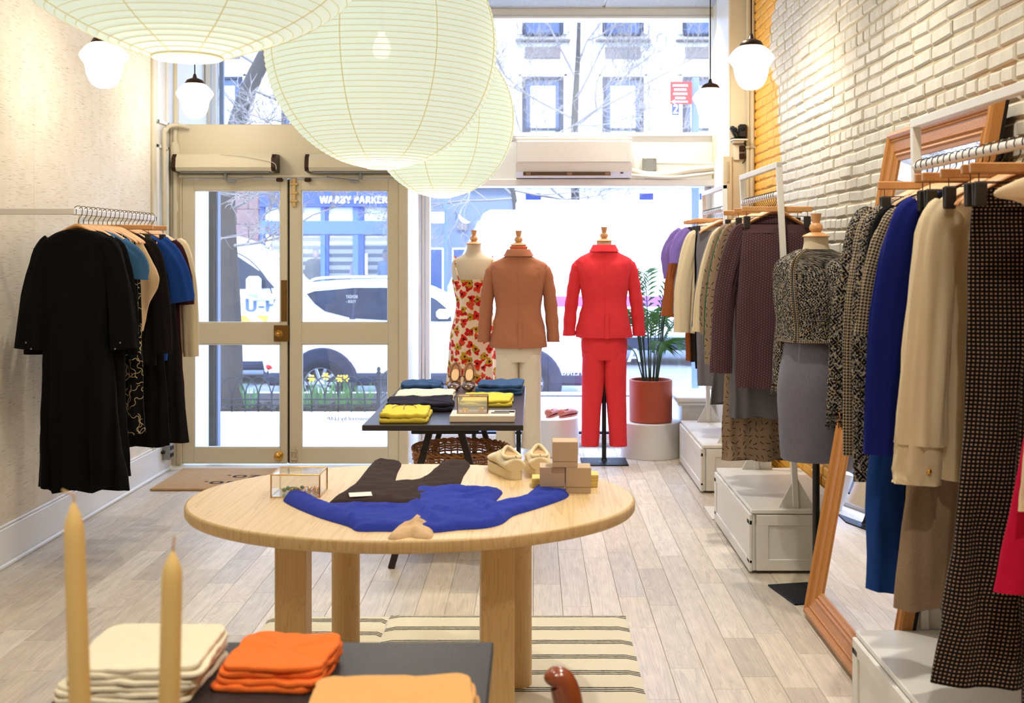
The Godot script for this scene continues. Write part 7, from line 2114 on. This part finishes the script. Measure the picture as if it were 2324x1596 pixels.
func leaning_mirror() -> void:
	# stands on the floor and leans on the brick wall
	var d0 := 3.75
	var d1 := 4.88
	var foot := Vector2(1.185, 0.008)
	var head := Vector2(1.545, 2.05)
	var up := (head - foot).normalized()
	var out := Vector2(-up.y, up.x)                         # towards the room and a little up
	if out.x > 0: out = -out
	var L := foot.distance_to(head)
	var P := func(u: float, h: float, t: float) -> Vector3:   # u along the wall (depth), h up the frame, t out of it
		var q := foot + up * h + out * t
		return V(q.x, q.y, u)
	var o := thing("floor_mirror", "tall gilt framed mirror leaning against the brick wall", "mirror", P.call((d0 + d1) / 2, 0, 0))
	var w := 0.125
	# profile across a rail: distance in from the outer edge, height out of the back
	var prof := [Vector2(0.0, 0.0), Vector2(0.0, 0.034), Vector2(0.006, 0.042), Vector2(0.020, 0.045), Vector2(0.032, 0.038), Vector2(0.036, 0.030), Vector2(0.042, 0.034), Vector2(0.046, 0.028), Vector2(0.082, 0.020), Vector2(0.086, 0.026), Vector2(0.092, 0.018), Vector2(0.104, 0.022), Vector2(0.112, 0.016), Vector2(w, 0.012), Vector2(w, 0.004)]
	var corners := [Vector2(d0, 0), Vector2(d1, 0), Vector2(d1, L), Vector2(d0, L)]
	var into := [Vector2(1, 1), Vector2(-1, 1), Vector2(-1, -1), Vector2(1, -1)]
	for k in 4:
		var a: Vector2 = corners[k]
		var b: Vector2 = corners[(k + 1) % 4]
		var s := S()
		for i in prof.size() - 1:
			var p0: Vector2 = prof[i]
			var p1: Vector2 = prof[i + 1]
			var q := []
			for e in [[a, into[k], p0], [b, into[(k + 1) % 4], p0], [b, into[(k + 1) % 4], p1], [a, into[k], p1]]:
				var c: Vector2 = e[0] + e[1] * e[2].x
				q.append(P.call(c.x, c.y, e[2].y))
			var face_out := Vector3(out.x, out.y, 0)
			s.face(q, face_out if i else q[0] - P.call((d0 + d1) / 2, L / 2, 0))
		part(o, ["bottom_rail", "stile", "top_rail", "stile"][k], s, M.gilt if k % 2 else M.gilt_rail)
	var gl := S()
	gl.face([P.call(d0 + w - 0.004, w - 0.004, 0.008), P.call(d1 - w + 0.004, w - 0.004, 0.008), P.call(d1 - w + 0.004, L - w + 0.004, 0.008), P.call(d0 + w - 0.004, L - w + 0.004, 0.008)], Vector3(out.x, out.y, 0))
	part(o, "mirror_glass", gl, M.mirror)
	var bk := S()
	var q0 := []
	var q1 := []
	for c in corners:
		q0.append(P.call(c.x, c.y, 0.0))
		q1.append(P.call(c.x, c.y, -0.012))
	bk.face(q1, -Vector3(out.x, out.y, 0))
	for i in 4: bk.face([q0[i], q0[(i + 1) % 4], q1[(i + 1) % 4], q1[i]])
	part(o, "backboard", bk, M.soil)

func window_display() -> void:
	for q in [[0.886, 8.72, 0.225, 0.265, "white round display plinth under the potted palm"], [0.13, 8.82, 0.215, 0.285, "white round display plinth under the pink shoes"]]:
		var c := V(q[0], 0, q[1])
		var o := thing("round_plinth", q[4], "plinth", c)
		part(o, "drum", S().lathe([Vector2(q[2] - 0.006, 0.0), Vector2(q[2], 0.003), Vector2(q[2], q[3] - 0.006), Vector2(q[2] - 0.002, q[3] - 0.002), Vector2(q[2] - 0.006, q[3]), Vector2(q[2] - 0.006, q[3]), Vector2(0, q[3])], c, 64), M.white)
	var pc := V(0.886, 0.265, 8.70)
	var pot := thing("plant_pot", "matt terracotta coloured cylinder pot on the round plinth", "plant pot", pc)
	part(pot, "wall", S().lathe([Vector2(0.15, 0.0), Vector2(0.16, 0.006), Vector2(0.163, 0.02), Vector2(0.163, 0.312), Vector2(0.161, 0.318), Vector2(0.150, 0.318), Vector2(0.148, 0.312), Vector2(0.148, 0.25)], pc, 48), M.terracotta)
	part(pot, "soil", S().lathe([Vector2(0.0, 0.285), Vector2(0.149, 0.28)], pc, 32), M.soil)
	var pl := thing("potted_palm", "green parlour palm with arching fronds in the terracotta pot", "plant", pc + Vector3(0, 0.28, 0))
	var rr := RandomNumberGenerator.new()
	rr.seed = 8
	for k in 18:
		var a := k * 2.4
		var b := pc + Vector3(cos(a) * 0.05, 0.28, sin(a) * 0.05)
		var reach := rr.randf_range(0.20, 0.38) * (0.8 if cos(a) > 0.3 else 1.0)
		var h := rr.randf_range(0.52, 1.0)
		if k % 6 == 5: h = 0.36
		var mid := b + Vector3(cos(a) * reach * 0.28, h * 0.72, sin(a) * reach * 0.22)
		var arch := b + Vector3(cos(a) * reach * 0.68, h * 0.93, sin(a) * reach * 0.5)
		var tip := b + Vector3(cos(a) * reach * 1.15, h * 0.80, sin(a) * reach * 0.7)
		var spine := curve([b, b.lerp(mid, 0.5) + Vector3(0, 0.02, 0), mid, arch, tip], 7)
		var rad := []
		for j in spine.size(): rad.append(lerpf(0.0055, 0.0014, float(j) / spine.size()))
		var stem := part(pl, "stem", S().tube(spine, rad, 6), M.palm_stem)
		var fr := S()
		for j in range(12, spine.size()):
			var dir: Vector3 = (spine[mini(j + 1, spine.size() - 1)] - spine[j - 1]).normalized()
			var side := dir.cross(Vector3.UP).normalized()
			for s in [-1.0, 1.0]:
				var base: Vector3 = spine[j]
				var len := 0.17 * sin(PI * clampf((j - 10.0) / (spine.size() - 8.0), 0.15, 0.85)) * rr.randf_range(0.85, 1.15)
				var tipp: Vector3 = base + (side * s * 0.8 + dir * 0.75 + Vector3(0, -0.30, 0)).normalized() * len
				var m2: Vector3 = base.lerp(tipp, 0.45) + Vector3(0, 0.014, 0)
				var wd := dir * 0.0065
				fr.face([base, m2 + wd, tipp, m2 - wd], Vector3.UP)
		part(stem, "frond", fr, M.palm)
	var c := V(0.13, 0.285, 8.72)
	for s in 2:
		var o := thing("loafer", "dusty pink leather loafer on the round plinth", "shoe", c + Vector3(0.0 + 0.075 * s, 0, 0), "pair of dusty pink loafers")
		shoe(o, c + Vector3(-0.03 + 0.095 * s, 0, 0.0), 0.24, 0.075, 1.2 - 0.25 * s, M.leather_pink, M.leather_pink, 0.012)
	var bench := thing("window_bench", "low white bench with a moulded top at the shop window's corner", "bench", V(1.3, 0, 8.9))
	part(bench, "top", S().span(V(1.06, 0.43, 9.1), V(1.40, 0.465, 8.52), 0.008), M.enamel)
	part(bench, "apron", S().span(V(1.075, 0.40, 9.1), V(1.40, 0.43, 8.54), 0.008), M.enamel)
	part(bench, "body", S().span(V(1.11, 0.0, 9.1), V(1.40, 0.40, 8.58), 0.004), M.white)
	part(bench, "panel", S().span(V(1.15, 0.06, 8.58), V(1.37, 0.35, 8.572), 0.003), M.enamel)

func shoe(o: Node3D, c: Vector3, len: float, w: float, turn: float, upper: Material, sole: Material, sole_h: float) -> void:   # low slip-on; heel at c, toe along the turned x axis
	var b := Basis(Vector3.UP, turn)
	var rings := []
	for e in [[0.0, 0.35, 0.045], [0.04, 0.75, 0.056], [0.12, 0.82, 0.054], [0.3, 0.78, 0.046], [0.5, 0.9, 0.05], [0.68, 1.0, 0.046], [0.85, 0.92, 0.034], [0.96, 0.6, 0.022], [1.0, 0.2, 0.012]]:
		var ring := PackedVector3Array()
		for i in 16:
			var t := TAU * i / 16.0 - PI / 2
			ring.append(c + b * Vector3(e[0] * len, sole_h + maxf(0.0, 0.5 + 0.5 * sin(t)) * e[2], cos(t) * e[1] * w / 2))
		rings.append(ring)
	part(o, "upper", S().loft(rings, true), upper)
	var so := []
	for h in [0.0, sole_h]:
		var ring := PackedVector3Array()
		for i in 28:
			var t := TAU * i / 28.0
			var x := 0.5 - 0.5 * cos(t)
			ring.append(c + b * Vector3(x * len, h, sin(t) * w * 0.5 * (0.86 + 0.22 * x)))
		so.append(ring)
	part(o, "sole", S().loft(so, true), sole)
	part(o, "opening", S().loft(body_rings([[0, 0, 0, 0.055, 0.024], [0, 0.003, 0, 0.05, 0.02]], 18).map(func(r):
		var q := PackedVector3Array()
		for p in r: q.append(c + b * (p + Vector3(len * 0.24, sole_h + 0.05, 0)))
		return q), true), M.insole)

# ---------------------------------------------------------------- goods on the tables
func outline(px: Array, y: float) -> PackedVector2Array:      # surveyed outline on a table top at height y
	var out := PackedVector2Array()
	for q in px:
		var p := on(q[0], q[1], y)
		out.append(Vector2(p.x, p.z))
	return out

func rounded_poly(p: PackedVector2Array, per := 4) -> PackedVector2Array:
	var rows := []
	for q in p: rows.append([q.x, q.y])
	rows.append(rows[0])
	rows.push_front(rows[rows.size() - 2])
	rows.append(rows[2])
	var sm := smooth_rows(rows, per)
	var out := PackedVector2Array()
	for k in range(per, per + p.size() * per): out.append(Vector2(sm[k][0], sm[k][1]))
	return out

func glass_case(called: String, label: String, lo: Vector3, hi: Vector3, rim: Material) -> Node3D:
	var o := thing(called, label, "glass box", Vector3((lo.x + hi.x) / 2, minf(lo.y, hi.y), (lo.z + hi.z) / 2))
	var t := 0.0022
	var a := Vector3(minf(lo.x, hi.x), minf(lo.y, hi.y), minf(lo.z, hi.z))
	var b := Vector3(maxf(lo.x, hi.x), maxf(lo.y, hi.y), maxf(lo.z, hi.z))
	for s in [[Vector3(a.x, a.y, a.z), Vector3(b.x, b.y, a.z + 0.002)], [Vector3(a.x, a.y, b.z - 0.002), Vector3(b.x, b.y, b.z)], [Vector3(a.x, a.y, a.z), Vector3(a.x + 0.002, b.y, b.z)], [Vector3(b.x - 0.002, a.y, a.z), Vector3(b.x, b.y, b.z)], [Vector3(a.x, b.y - 0.002, a.z), Vector3(b.x, b.y, b.z)]]:
		part(o, "glass_pane", S().span(s[0], s[1]), M.box_glass)
	part(o, "mirror_base", S().span(a + Vector3(0.003, 0, 0.003), Vector3(b.x - 0.003, a.y + 0.003, b.z - 0.003)), mat(Color(0.85, 0.86, 0.84), 0.08, {"metal": 0.6}))
	for x in [a.x, b.x]:
		for y in [a.y, b.y]: part(o, "edge", S().tube([Vector3(x, y, a.z), Vector3(x, y, b.z)], t, 6), rim)
		for z in [a.z, b.z]: part(o, "edge", S().tube([Vector3(x, a.y, z), Vector3(x, b.y, z)], t, 6), rim)
	for y in [a.y, b.y]:
		for z in [a.z, b.z]: part(o, "edge", S().tube([Vector3(a.x, y, z), Vector3(b.x, y, z)], t, 6), rim)
	return o

func oval_table_goods() -> void:
	var Y := 0.7505
	# brass edged glass box with jewellery
	var lo := on(615, 1130, Y)
	var hi := lo + Vector3(0.158, 0.074, -0.135)
	glass_case("glass_box", "clear glass box with brass edges holding jewellery on the oval table", lo, hi, M.brass)
	var r := RandomNumberGenerator.new()
	r.seed = 3
	for k in 14:
		var ring := []
		var c := lo + Vector3(r.randf_range(0.055, 0.145), 0.012, -r.randf_range(0.025, 0.10))
		var bz := Basis(Vector3(r.randf(), r.randf(), r.randf()).normalized(), r.randf() * TAU)
		for i in 17: ring.append(c + bz * Vector3(cos(TAU * i / 16.0) * 0.009, sin(TAU * i / 16.0) * 0.009, 0))
		single("gold_ring", S().tube(ring, 0.0019, 5, false), M.gold, "small gold ring in the brass edged glass box", "ring", "gold rings in the glass box")
	for k in 6: single("green_bead", S().lathe([Vector2(0, -0.008), Vector2(0.006, -0.005), Vector2(0.0085, 0.0), Vector2(0.006, 0.005), Vector2(0, 0.008)], lo + Vector3(0.03 + 0.011 * k, 0.0125 + 0.004 * (k % 2), -0.06 - 0.01 * (k % 3)), 10), M.jade, "green stone bead in the brass edged glass box", "bead", "green beads in the glass box")
	# dark trousers laid out
	var tp := outline([[748, 1140], [800, 1105], [835, 1063], [848, 1051], [862, 1047], [885, 1050], [911, 1053], [902, 1075], [897, 1097], [902, 1099], [915, 1096], [938, 1096], [965, 1084], [995, 1058], [1008, 1053], [1066, 1052], [1052, 1082], [1040, 1105], [1000, 1118], [960, 1145], [930, 1153], [890, 1152], [815, 1148], [760, 1149]], Y)
	var cr := []
	for q in [[860, 1050, 800, 1140], [1030, 1056, 930, 1130], [905, 1100, 885, 1140], [780, 1130, 940, 1148]]:
		var a := on(q[0], q[1], Y)
		var b := on(q[2], q[3], Y)
		cr.append([a.x, a.z, b.x, b.z, 0.018, 0.005])
	single("dark_trousers", laid_cloth(rounded_poly(tp, 3), Y, 0.014, 0.018, 0.006, 1.0, cr), M.brown_black, "dark brown trousers laid out on the oval table", "trousers")
	var tg := on(818, 1139, Y)
	single("price_tag", S().box(tg + Vector3(0, 0.0235, 0.0), Vector3(0.072, 0.0016, 0.04), 0.0005, Basis(Vector3.UP, 0.25) * Basis(Vector3.RIGHT, 0.12)), M.tag, "white price tag on the dark trousers' waistband", "tag")
	# cobalt top with spread sleeves
	var bp := outline([[643, 1136], [650, 1127], [676, 1121], [705, 1128], [745, 1148], [790, 1153], [850, 1150], [905, 1153], [935, 1150], [945, 1140], [930, 1128], [938, 1114], [985, 1113], [1040, 1107], [1075, 1113], [1135, 1117], [1138, 1124], [1122, 1145], [1150, 1143], [1190, 1130], [1215, 1108], [1226, 1104], [1250, 1116], [1285, 1119], [1291, 1126], [1275, 1136], [1220, 1155], [1165, 1172], [1140, 1190], [1100, 1200], [1040, 1204], [985, 1210], [930, 1209], [870, 1207], [812, 1207], [790, 1196], [730, 1178], [680, 1158], [650, 1143]], Y)
	var cb := []
	for q in [[800, 1160, 905, 1165, 0.012, 0.011], [800, 1200, 795, 1165, 0.01, 0.011], [935, 1150, 985, 1195, 0.010, 0.018], [1000, 1130, 1080, 1170, 0.012, 0.006], [1090, 1150, 1130, 1185, 0.008, 0.015], [1115, 1128, 1060, 1140, 0.010, 0.008], [1130, 1160, 1230, 1130, 0.014, 0.006], [660, 1130, 780, 1180, 0.016, 0.005], [1010, 1125, 1110, 1127, 0.009, 0.014], [945, 1160, 1080, 1180, 0.007, 0.010]]:
		var a := on(q[0], q[1], Y)
		var b := on(q[2], q[3], Y)
		cb.append([a.x, a.z, b.x, b.z, q[4], q[5]])
	single("cobalt_shirt", laid_cloth(rounded_poly(bp, 3), Y, 0.016, 0.016, 0.009, 5.0, cb), M.cobalt, "cobalt blue long sleeved top spread out on the oval table", "top")
	var sp := outline([[880, 1221], [893, 1208], [915, 1196], [940, 1178], [951, 1169], [960, 1176], [972, 1188], [984, 1192], [984, 1204], [980, 1222], [950, 1222], [930, 1219], [905, 1224], [887, 1225]], Y)
	var ca := on(951, 1172, Y)
	var cc := on(940, 1220, Y)
	var c1 := on(900, 1208, Y)
	var c2 := on(975, 1200, Y)
	single("beige_scarf", laid_cloth(rounded_poly(sp, 3), Y, 0.012, 0.008, 0.012, 9.0, [[ca.x, ca.z, cc.x, cc.z, 0.010, 0.010], [c1.x, c1.z, c2.x, c2.z, 0.008, 0.008]]), M.blush, "crumpled beige silk scarf at the edge of the oval table", "scarf")
	# shoe box like gift boxes
	for q in [[1225, 1119, 0.0, 0.0, "left"], [1284, 1120, 0.0, 0.0, "right"], [1254, 1120, 0.0855, 0.02, "top"]]:
		var p := on(q[0], q[1], Y)
		var w := 0.084
		var o := thing("gift_box", {"left": "beige card gift box standing beside the white sneakers", "right": "beige card gift box on the side away from the sneakers", "top": "beige card gift box stacked on two others"}[q[4]], "box", p + Vector3(w / 2, q[2], -w / 2), "stack of beige gift boxes")
		part(o, "lid", S().span(p + Vector3(0, q[2] + 0.0195, -w), p + Vector3(w, q[2] + 0.0845, 0.0), 0.0012), M.box_card)
		part(o, "base", S().span(p + Vector3(0.0006, q[2], -w + 0.0006), p + Vector3(w - 0.0006, q[2] + 0.0185, -0.0006), 0.001), M.box_card)
	for q in [[1206, 1109, 3], [1318, 1108, 4]]:
		for k in q[2]:
			var p := on(q[0], q[1], Y) + Vector3(0.001 * k, 0.0105 * k, -0.012)
			single("yellow_card_pack", S().span(p + Vector3(0, 0, -0.075), p + Vector3(0.058, 0.010, 0.0), 0.001), M.box_yellow, "thin pale yellow card pack stacked behind the %s gift box" % ("sneaker side" if q[0] < 1300 else "outer"), "card pack", "pale yellow card packs")
	# white sneakers, heels towards the room
	for q in [[1172, 1090, 0.30, "left white leather sneaker of the pair on the oval table"], [1226, 1086, 0.05, "right white leather sneaker of the pair on the oval table"]]:
		var heel := on(q[0], q[1], Y)
		sneaker(heel, q[2], "white leather sneaker seen heel first, %s the gift boxes" % ("away from" if q[0] < 1200 else "next to"))

func sneaker(heel: Vector3, turn: float, label: String) -> void:      # toe points away from the room's back, turned a little
	var o := thing("sneaker", label, "shoe", heel, "pair of white sneakers")
	var b := Basis(Vector3.UP, turn)
	var L := 0.275
	var prof := [[0.0, 0.030, 0.040], [0.02, 0.038, 0.047], [0.10, 0.042, 0.047], [0.22, 0.042, 0.043], [0.36, 0.043, 0.052], [0.46, 0.045, 0.062], [0.56, 0.048, 0.054], [0.72, 0.049, 0.040], [0.90, 0.040, 0.030], [0.99, 0.018, 0.022]]
	var rings := []
	for e in smooth_rows(prof, 3):
		var ring := PackedVector3Array()
		for i in 24:
			var t := TAU * i / 24.0 - PI / 2
			var s := sin(t)
			var y: float = 0.028 + (0.5 + 0.5 * s) * e[2]
			var narrow := 1.0 - 0.42 * pow(0.5 + 0.5 * s, 2.0)
			ring.append(heel + b * Vector3(cos(t) * e[1] * narrow * 1.08, y, -e[0] * L - 0.004))
		rings.append(ring)
	part(o, "upper", S().loft(rings, true), M.sneaker)
	var sole := []
	for e in [[0.0, 0.96], [0.004, 1.0], [0.030, 1.01], [0.034, 0.98]]:
		var ring := PackedVector3Array()
		for i in 36:
			var t := TAU * i / 36.0
			var x := 0.5 - 0.5 * cos(t)
			var w := 0.042 + 0.010 * smoothstep(0.3, 0.7, x)
			var s := signf(sin(t)) * pow(absf(sin(t)), 0.7)
			ring.append(heel + b * Vector3(s * w * e[1], e[0], -x * L * 1.01 * e[1]))
		sole.append(ring)
	part(o, "sole", S().loft(sole, true), M.sneaker)
	part(o, "collar", S().tube(curve([heel + b * Vector3(0, 0.077, -0.012), heel + b * Vector3(0.024, 0.074, -0.035), heel + b * Vector3(0.026, 0.078, -0.085), heel + b * Vector3(0.0, 0.098, -0.118), heel + b * Vector3(-0.026, 0.078, -0.085), heel + b * Vector3(-0.024, 0.074, -0.035), heel + b * Vector3(0, 0.077, -0.012)], 4), 0.007, 8), M.sneaker)
	part(o, "lining", S().loft(body_rings([[0, 0, 0, 0.022, 0.045], [0, 0.004, 0, 0.02, 0.04]], 20).map(func(r):
		var q := PackedVector3Array()
		for p in r: q.append(heel + b * (Basis(Vector3.RIGHT, 0.12) * p + Vector3(0, 0.0735 , -0.062)))
		return q), true), M.insole)
	for k in 4: part(o, "lace", S().tube([heel + b * Vector3(-0.02, 0.086 - 0.005 * k, -0.125 - 0.018 * k), heel + b * Vector3(0, 0.093 - 0.006 * k, -0.127 - 0.018 * k), heel + b * Vector3(0.02, 0.086 - 0.005 * k, -0.125 - 0.018 * k)], 0.003, 6), M.sneaker)

func back_table_goods() -> void:
	var Y := 0.7205
	var put := func(x0: float, x1: float, y0: float, y1: float) -> Array:      # surveyed span on the table: middle, width, depth
		var a := on(x0, y1, Y)
		var b := on(x1, y1, Y)
		var f := on(x0, y0, Y)
		return [Vector3((a.x + b.x) / 2, Y, (a.z + f.z) / 2), b.x - a.x, absf(a.z - f.z)]
	for q in [
		[907, 1000, 877, 890, 2, 0.022, "folded_jeans", "folded mid blue jeans at the far left corner of the trestle table", "jeans", M.denim, 0.03],
		[1080, 1187, 882, 897, 3, 0.020, "folded_jeans", "folded dark blue jeans beside the pewter shoes", "jeans", M.denim, -0.04],
		[893, 1028, 896, 912, 2, 0.018, "folded_cream_knit", "folded cream jumper between blue jeans and navy jumper", "jumper", M.cream_cloth, 0.02],
		[868, 1022, 915, 936, 2, 0.022, "folded_navy_knit", "folded navy jumper on the trestle table", "jumper", M.navy, 0.05],
		[858, 968, 939, 962, 2, 0.024, "folded_yellow_trousers", "folded yellow trousers under the wire spectacles", "trousers", M.yellow_cloth, 0.02],
		[1045, 1163, 905, 924, 2, 0.018, "folded_yellow_trousers", "folded yellow trousers behind the glass box on the trestle table", "trousers", M.yellow_cloth, -0.03]]:
		var m: Array = put.call(q[0], q[1], q[2], q[3])
		single(q[6], folded(m[0], m[1], m[2], q[4], q[5], q[10], q[0] * 0.37, 0.014), q[9], q[7], q[8], "folded clothes on the trestle table")
	# wire spectacles on the yellow trousers
	var g := on(915, 950, Y) + Vector3(0, 0.052, 0)
	var sp := thing("spectacles", "thin gold wire spectacles on folded yellow trousers", "spectacles", g)
	part(sp, "bridge", S().tube(curve([g + Vector3(-0.055, 0, 0.0), g + Vector3(-0.04, 0.004, -0.045), g + Vector3(0.0, 0.006, -0.06), g + Vector3(0.05, 0.004, -0.05), g + Vector3(0.065, 0, 0.0)], 5), 0.0016, 6), M.old_brass)
	part(sp, "temple", S().tube(curve([g + Vector3(0.0, 0.008, -0.06), g + Vector3(0.004, 0.004, -0.01), g + Vector3(0.006, -0.002, 0.03)], 4), 0.0018, 6), M.old_brass)
	# display slab with glass box, pens
	var a := on(1020, 959, Y)
	var b := on(1168, 959, Y)
	single("display_slab", S().span(a, Vector3(b.x, Y + 0.033, a.z - 0.20), 0.003), mat(Color(0.86, 0.79, 0.70), 0.5), "cream display slab on the near edge of the trestle table", "display slab")
	var lo := Vector3(a.x + 0.034, Y + 0.034, a.z - 0.07)
	glass_case("jewellery_box", "small glass box with gilt edges standing on the cream display slab", lo, lo + Vector3(0.148, 0.083, -0.09), M.old_brass)
	var r := RandomNumberGenerator.new()
	r.seed = 6
	for k in 8:
		var ring := []
		var c := lo + Vector3(r.randf_range(0.02, 0.13), 0.012, -r.randf_range(0.02, 0.07))
		var bz := Basis(Vector3(r.randf(), r.randf(), r.randf()).normalized(), r.randf() * TAU)
		for i in 13: ring.append(c + bz * Vector3(cos(TAU * i / 12.0) * 0.009, sin(TAU * i / 12.0) * 0.009, 0))
		single("gilt_ring", S().tube(ring, 0.002, 5, false), M.gold, "small gold ring in the glass box on the display slab", "ring", "gold rings in the jewellery box")
	for q in [[0.215, -0.11, 0.10, M.black, "black pen lying on the cream display slab"], [0.20, -0.075, 0.09, M.steel, "silver pen lying on the cream display slab"]]:
		var p: Vector3 = a + Vector3(q[0], 0.0375, q[1])
		single("pen", S().tube([p, p + Vector3(q[2], 0, -0.004)], 0.004, 8), q[3], q[4], "pen")
	# pewter toed heels
	for k in 2:
		var c := on(1029 + 33 * k, 889, Y)
		var o := thing("court_shoe", "brown suede court shoe with a shiny pewter toe on the trestle table", "shoe", c, "pair of pewter toed court shoes")
		var rings := []
		for e in smooth_rows([[0.0, 0.012, 0.010, 0.004], [0.02, 0.034, 0.034, 0.004], [0.06, 0.040, 0.040, 0.006], [0.11, 0.038, 0.034, 0.016], [0.15, 0.034, 0.036, 0.040], [0.19, 0.034, 0.056, 0.066], [0.225, 0.028, 0.064, 0.075], [0.24, 0.012, 0.066, 0.076]], 3):
			var ring := PackedVector3Array()
			for i in 18:
				var t := TAU * i / 18.0 - PI / 2
				ring.append(c + Vector3(cos(t) * e[1], e[3] + (0.5 + 0.5 * sin(t)) * e[2], -e[0]))
			rings.append(ring)
		part(o, "upper", S().loft(rings.slice(9), true), M.suede)
		part(o, "toe_cap", S().loft(rings.slice(0, 10), true), M.pewter, "shiny pewter toe")
		part(o, "insole", S().loft(body_rings([[0, 0, 0, 0.024, 0.055], [0, 0.004, 0, 0.022, 0.05]], 18).map(func(rg):
			var q := PackedVector3Array()
			for p in rg: q.append(c + Basis(Vector3.RIGHT, 0.62) * p + Vector3(0, 0.083, -0.145))
			return q), true), M.insole)
		part(o, "heel_cup", S().tube(curve([c + Vector3(-0.034, 0.075, -0.13), c + Vector3(-0.030, 0.118, -0.19), c + Vector3(0, 0.150, -0.232), c + Vector3(0.030, 0.118, -0.19), c + Vector3(0.034, 0.075, -0.13)], 4), 0.006, 6), M.suede)
		part(o, "heel", S().tube([c + Vector3(0, 0.0, -0.225), c + Vector3(0, 0.075, -0.218)], [0.009, 0.02], 10), M.suede)

func front_table_goods() -> void:
	var Y := 0.7505
	var gp := "folded knitwear on the front table"
	# cream pile
	for k in 3:
		var c := Vector3(-0.728 + 0.005 * k, Y + 0.0205 * k, -2.145 - 0.004 * k)
		single("folded_cream_jumper", folded(c, 0.245 - 0.004 * k, 0.262 - 0.006 * k, 2, 0.0105, -0.03 + 0.03 * k, 3.0 + k * 2.2, 0.010), M.cream_cloth, "folded cream jumper %s the pile behind the candles" % ["at the bottom of", "in the middle of", "on top of"][k], "jumper", gp)
	for k in 2:
		var c := Vector3(-0.484 + 0.006 * k, Y + 0.0225 * k, -2.172 - 0.006 * k)
		single("folded_orange_jumper", folded(c, 0.198 - 0.006 * k, 0.205 - 0.008 * k, 2, 0.0115, -0.10 + 0.05 * k, 11.0 + k * 1.7, 0.012), M.orange_cloth, "bright orange folded jumper, %s of the two" % ["lower", "upper"][k], "jumper", gp)
	for k in 2:
		var c := Vector3(-0.238, Y + 0.0215 * k, -1.915)
		single("folded_camel_jumper", folded(c, 0.285 - 0.006 * k, 0.275, 2, 0.011, 0.03 + 0.02 * k, 21.0 + k, 0.010), M.camel, "camel brown folded jumper, %s of the two" % ["lower", "upper"][k], "jumper", gp)
	# two tapers in brass holders
	for q in [[-0.600, 1.222, 0.010, "taller"], [-0.475, 1.158, -0.006, "shorter"]]:
		var base := V(q[0] + q[2], Y, 1.5)
		var top := V(q[0] - q[2] * 0.3, q[1], 1.5)
		var h := thing("candle_holder", "small brass holder under the %s candle" % q[3], "candle holder", base)
		part(h, "foot", S().lathe([Vector2(0.045, 0.0), Vector2(0.045, 0.006), Vector2(0.012, 0.016), Vector2(0.012, 0.04), Vector2(0.018, 0.05), Vector2(0.018, 0.075)], base, 24), M.brass)
		var cd := thing("taper_candle", "%s cream taper candle on the front table, unlit" % q[3], "candle", base + Vector3(0, 0.06, 0))
		var b0 := base + Vector3(0, 0.055, 0)
		part(cd, "wax_stick", S().tube([b0, b0.lerp(top, 0.5), b0.lerp(top, 0.86), b0.lerp(top, 0.92), b0.lerp(top, 0.955), b0.lerp(top, 0.985), top], [0.0145, 0.0138, 0.0132, 0.0128, 0.0098, 0.0048, 0.002], 20), M.wax)
		part(cd, "wick", S().tube(curve([top - Vector3(0, 0.004, 0), top + Vector3(0.001, 0.008, 0), top + (Vector3(-0.008, 0.013, 0) if q[3] == "taller" else Vector3(0.002, 0.016, 0)), top + (Vector3(-0.015, 0.016, 0) if q[3] == "taller" else Vector3(0.002, 0.02, 0))], 4), 0.0015, 5), M.insole)
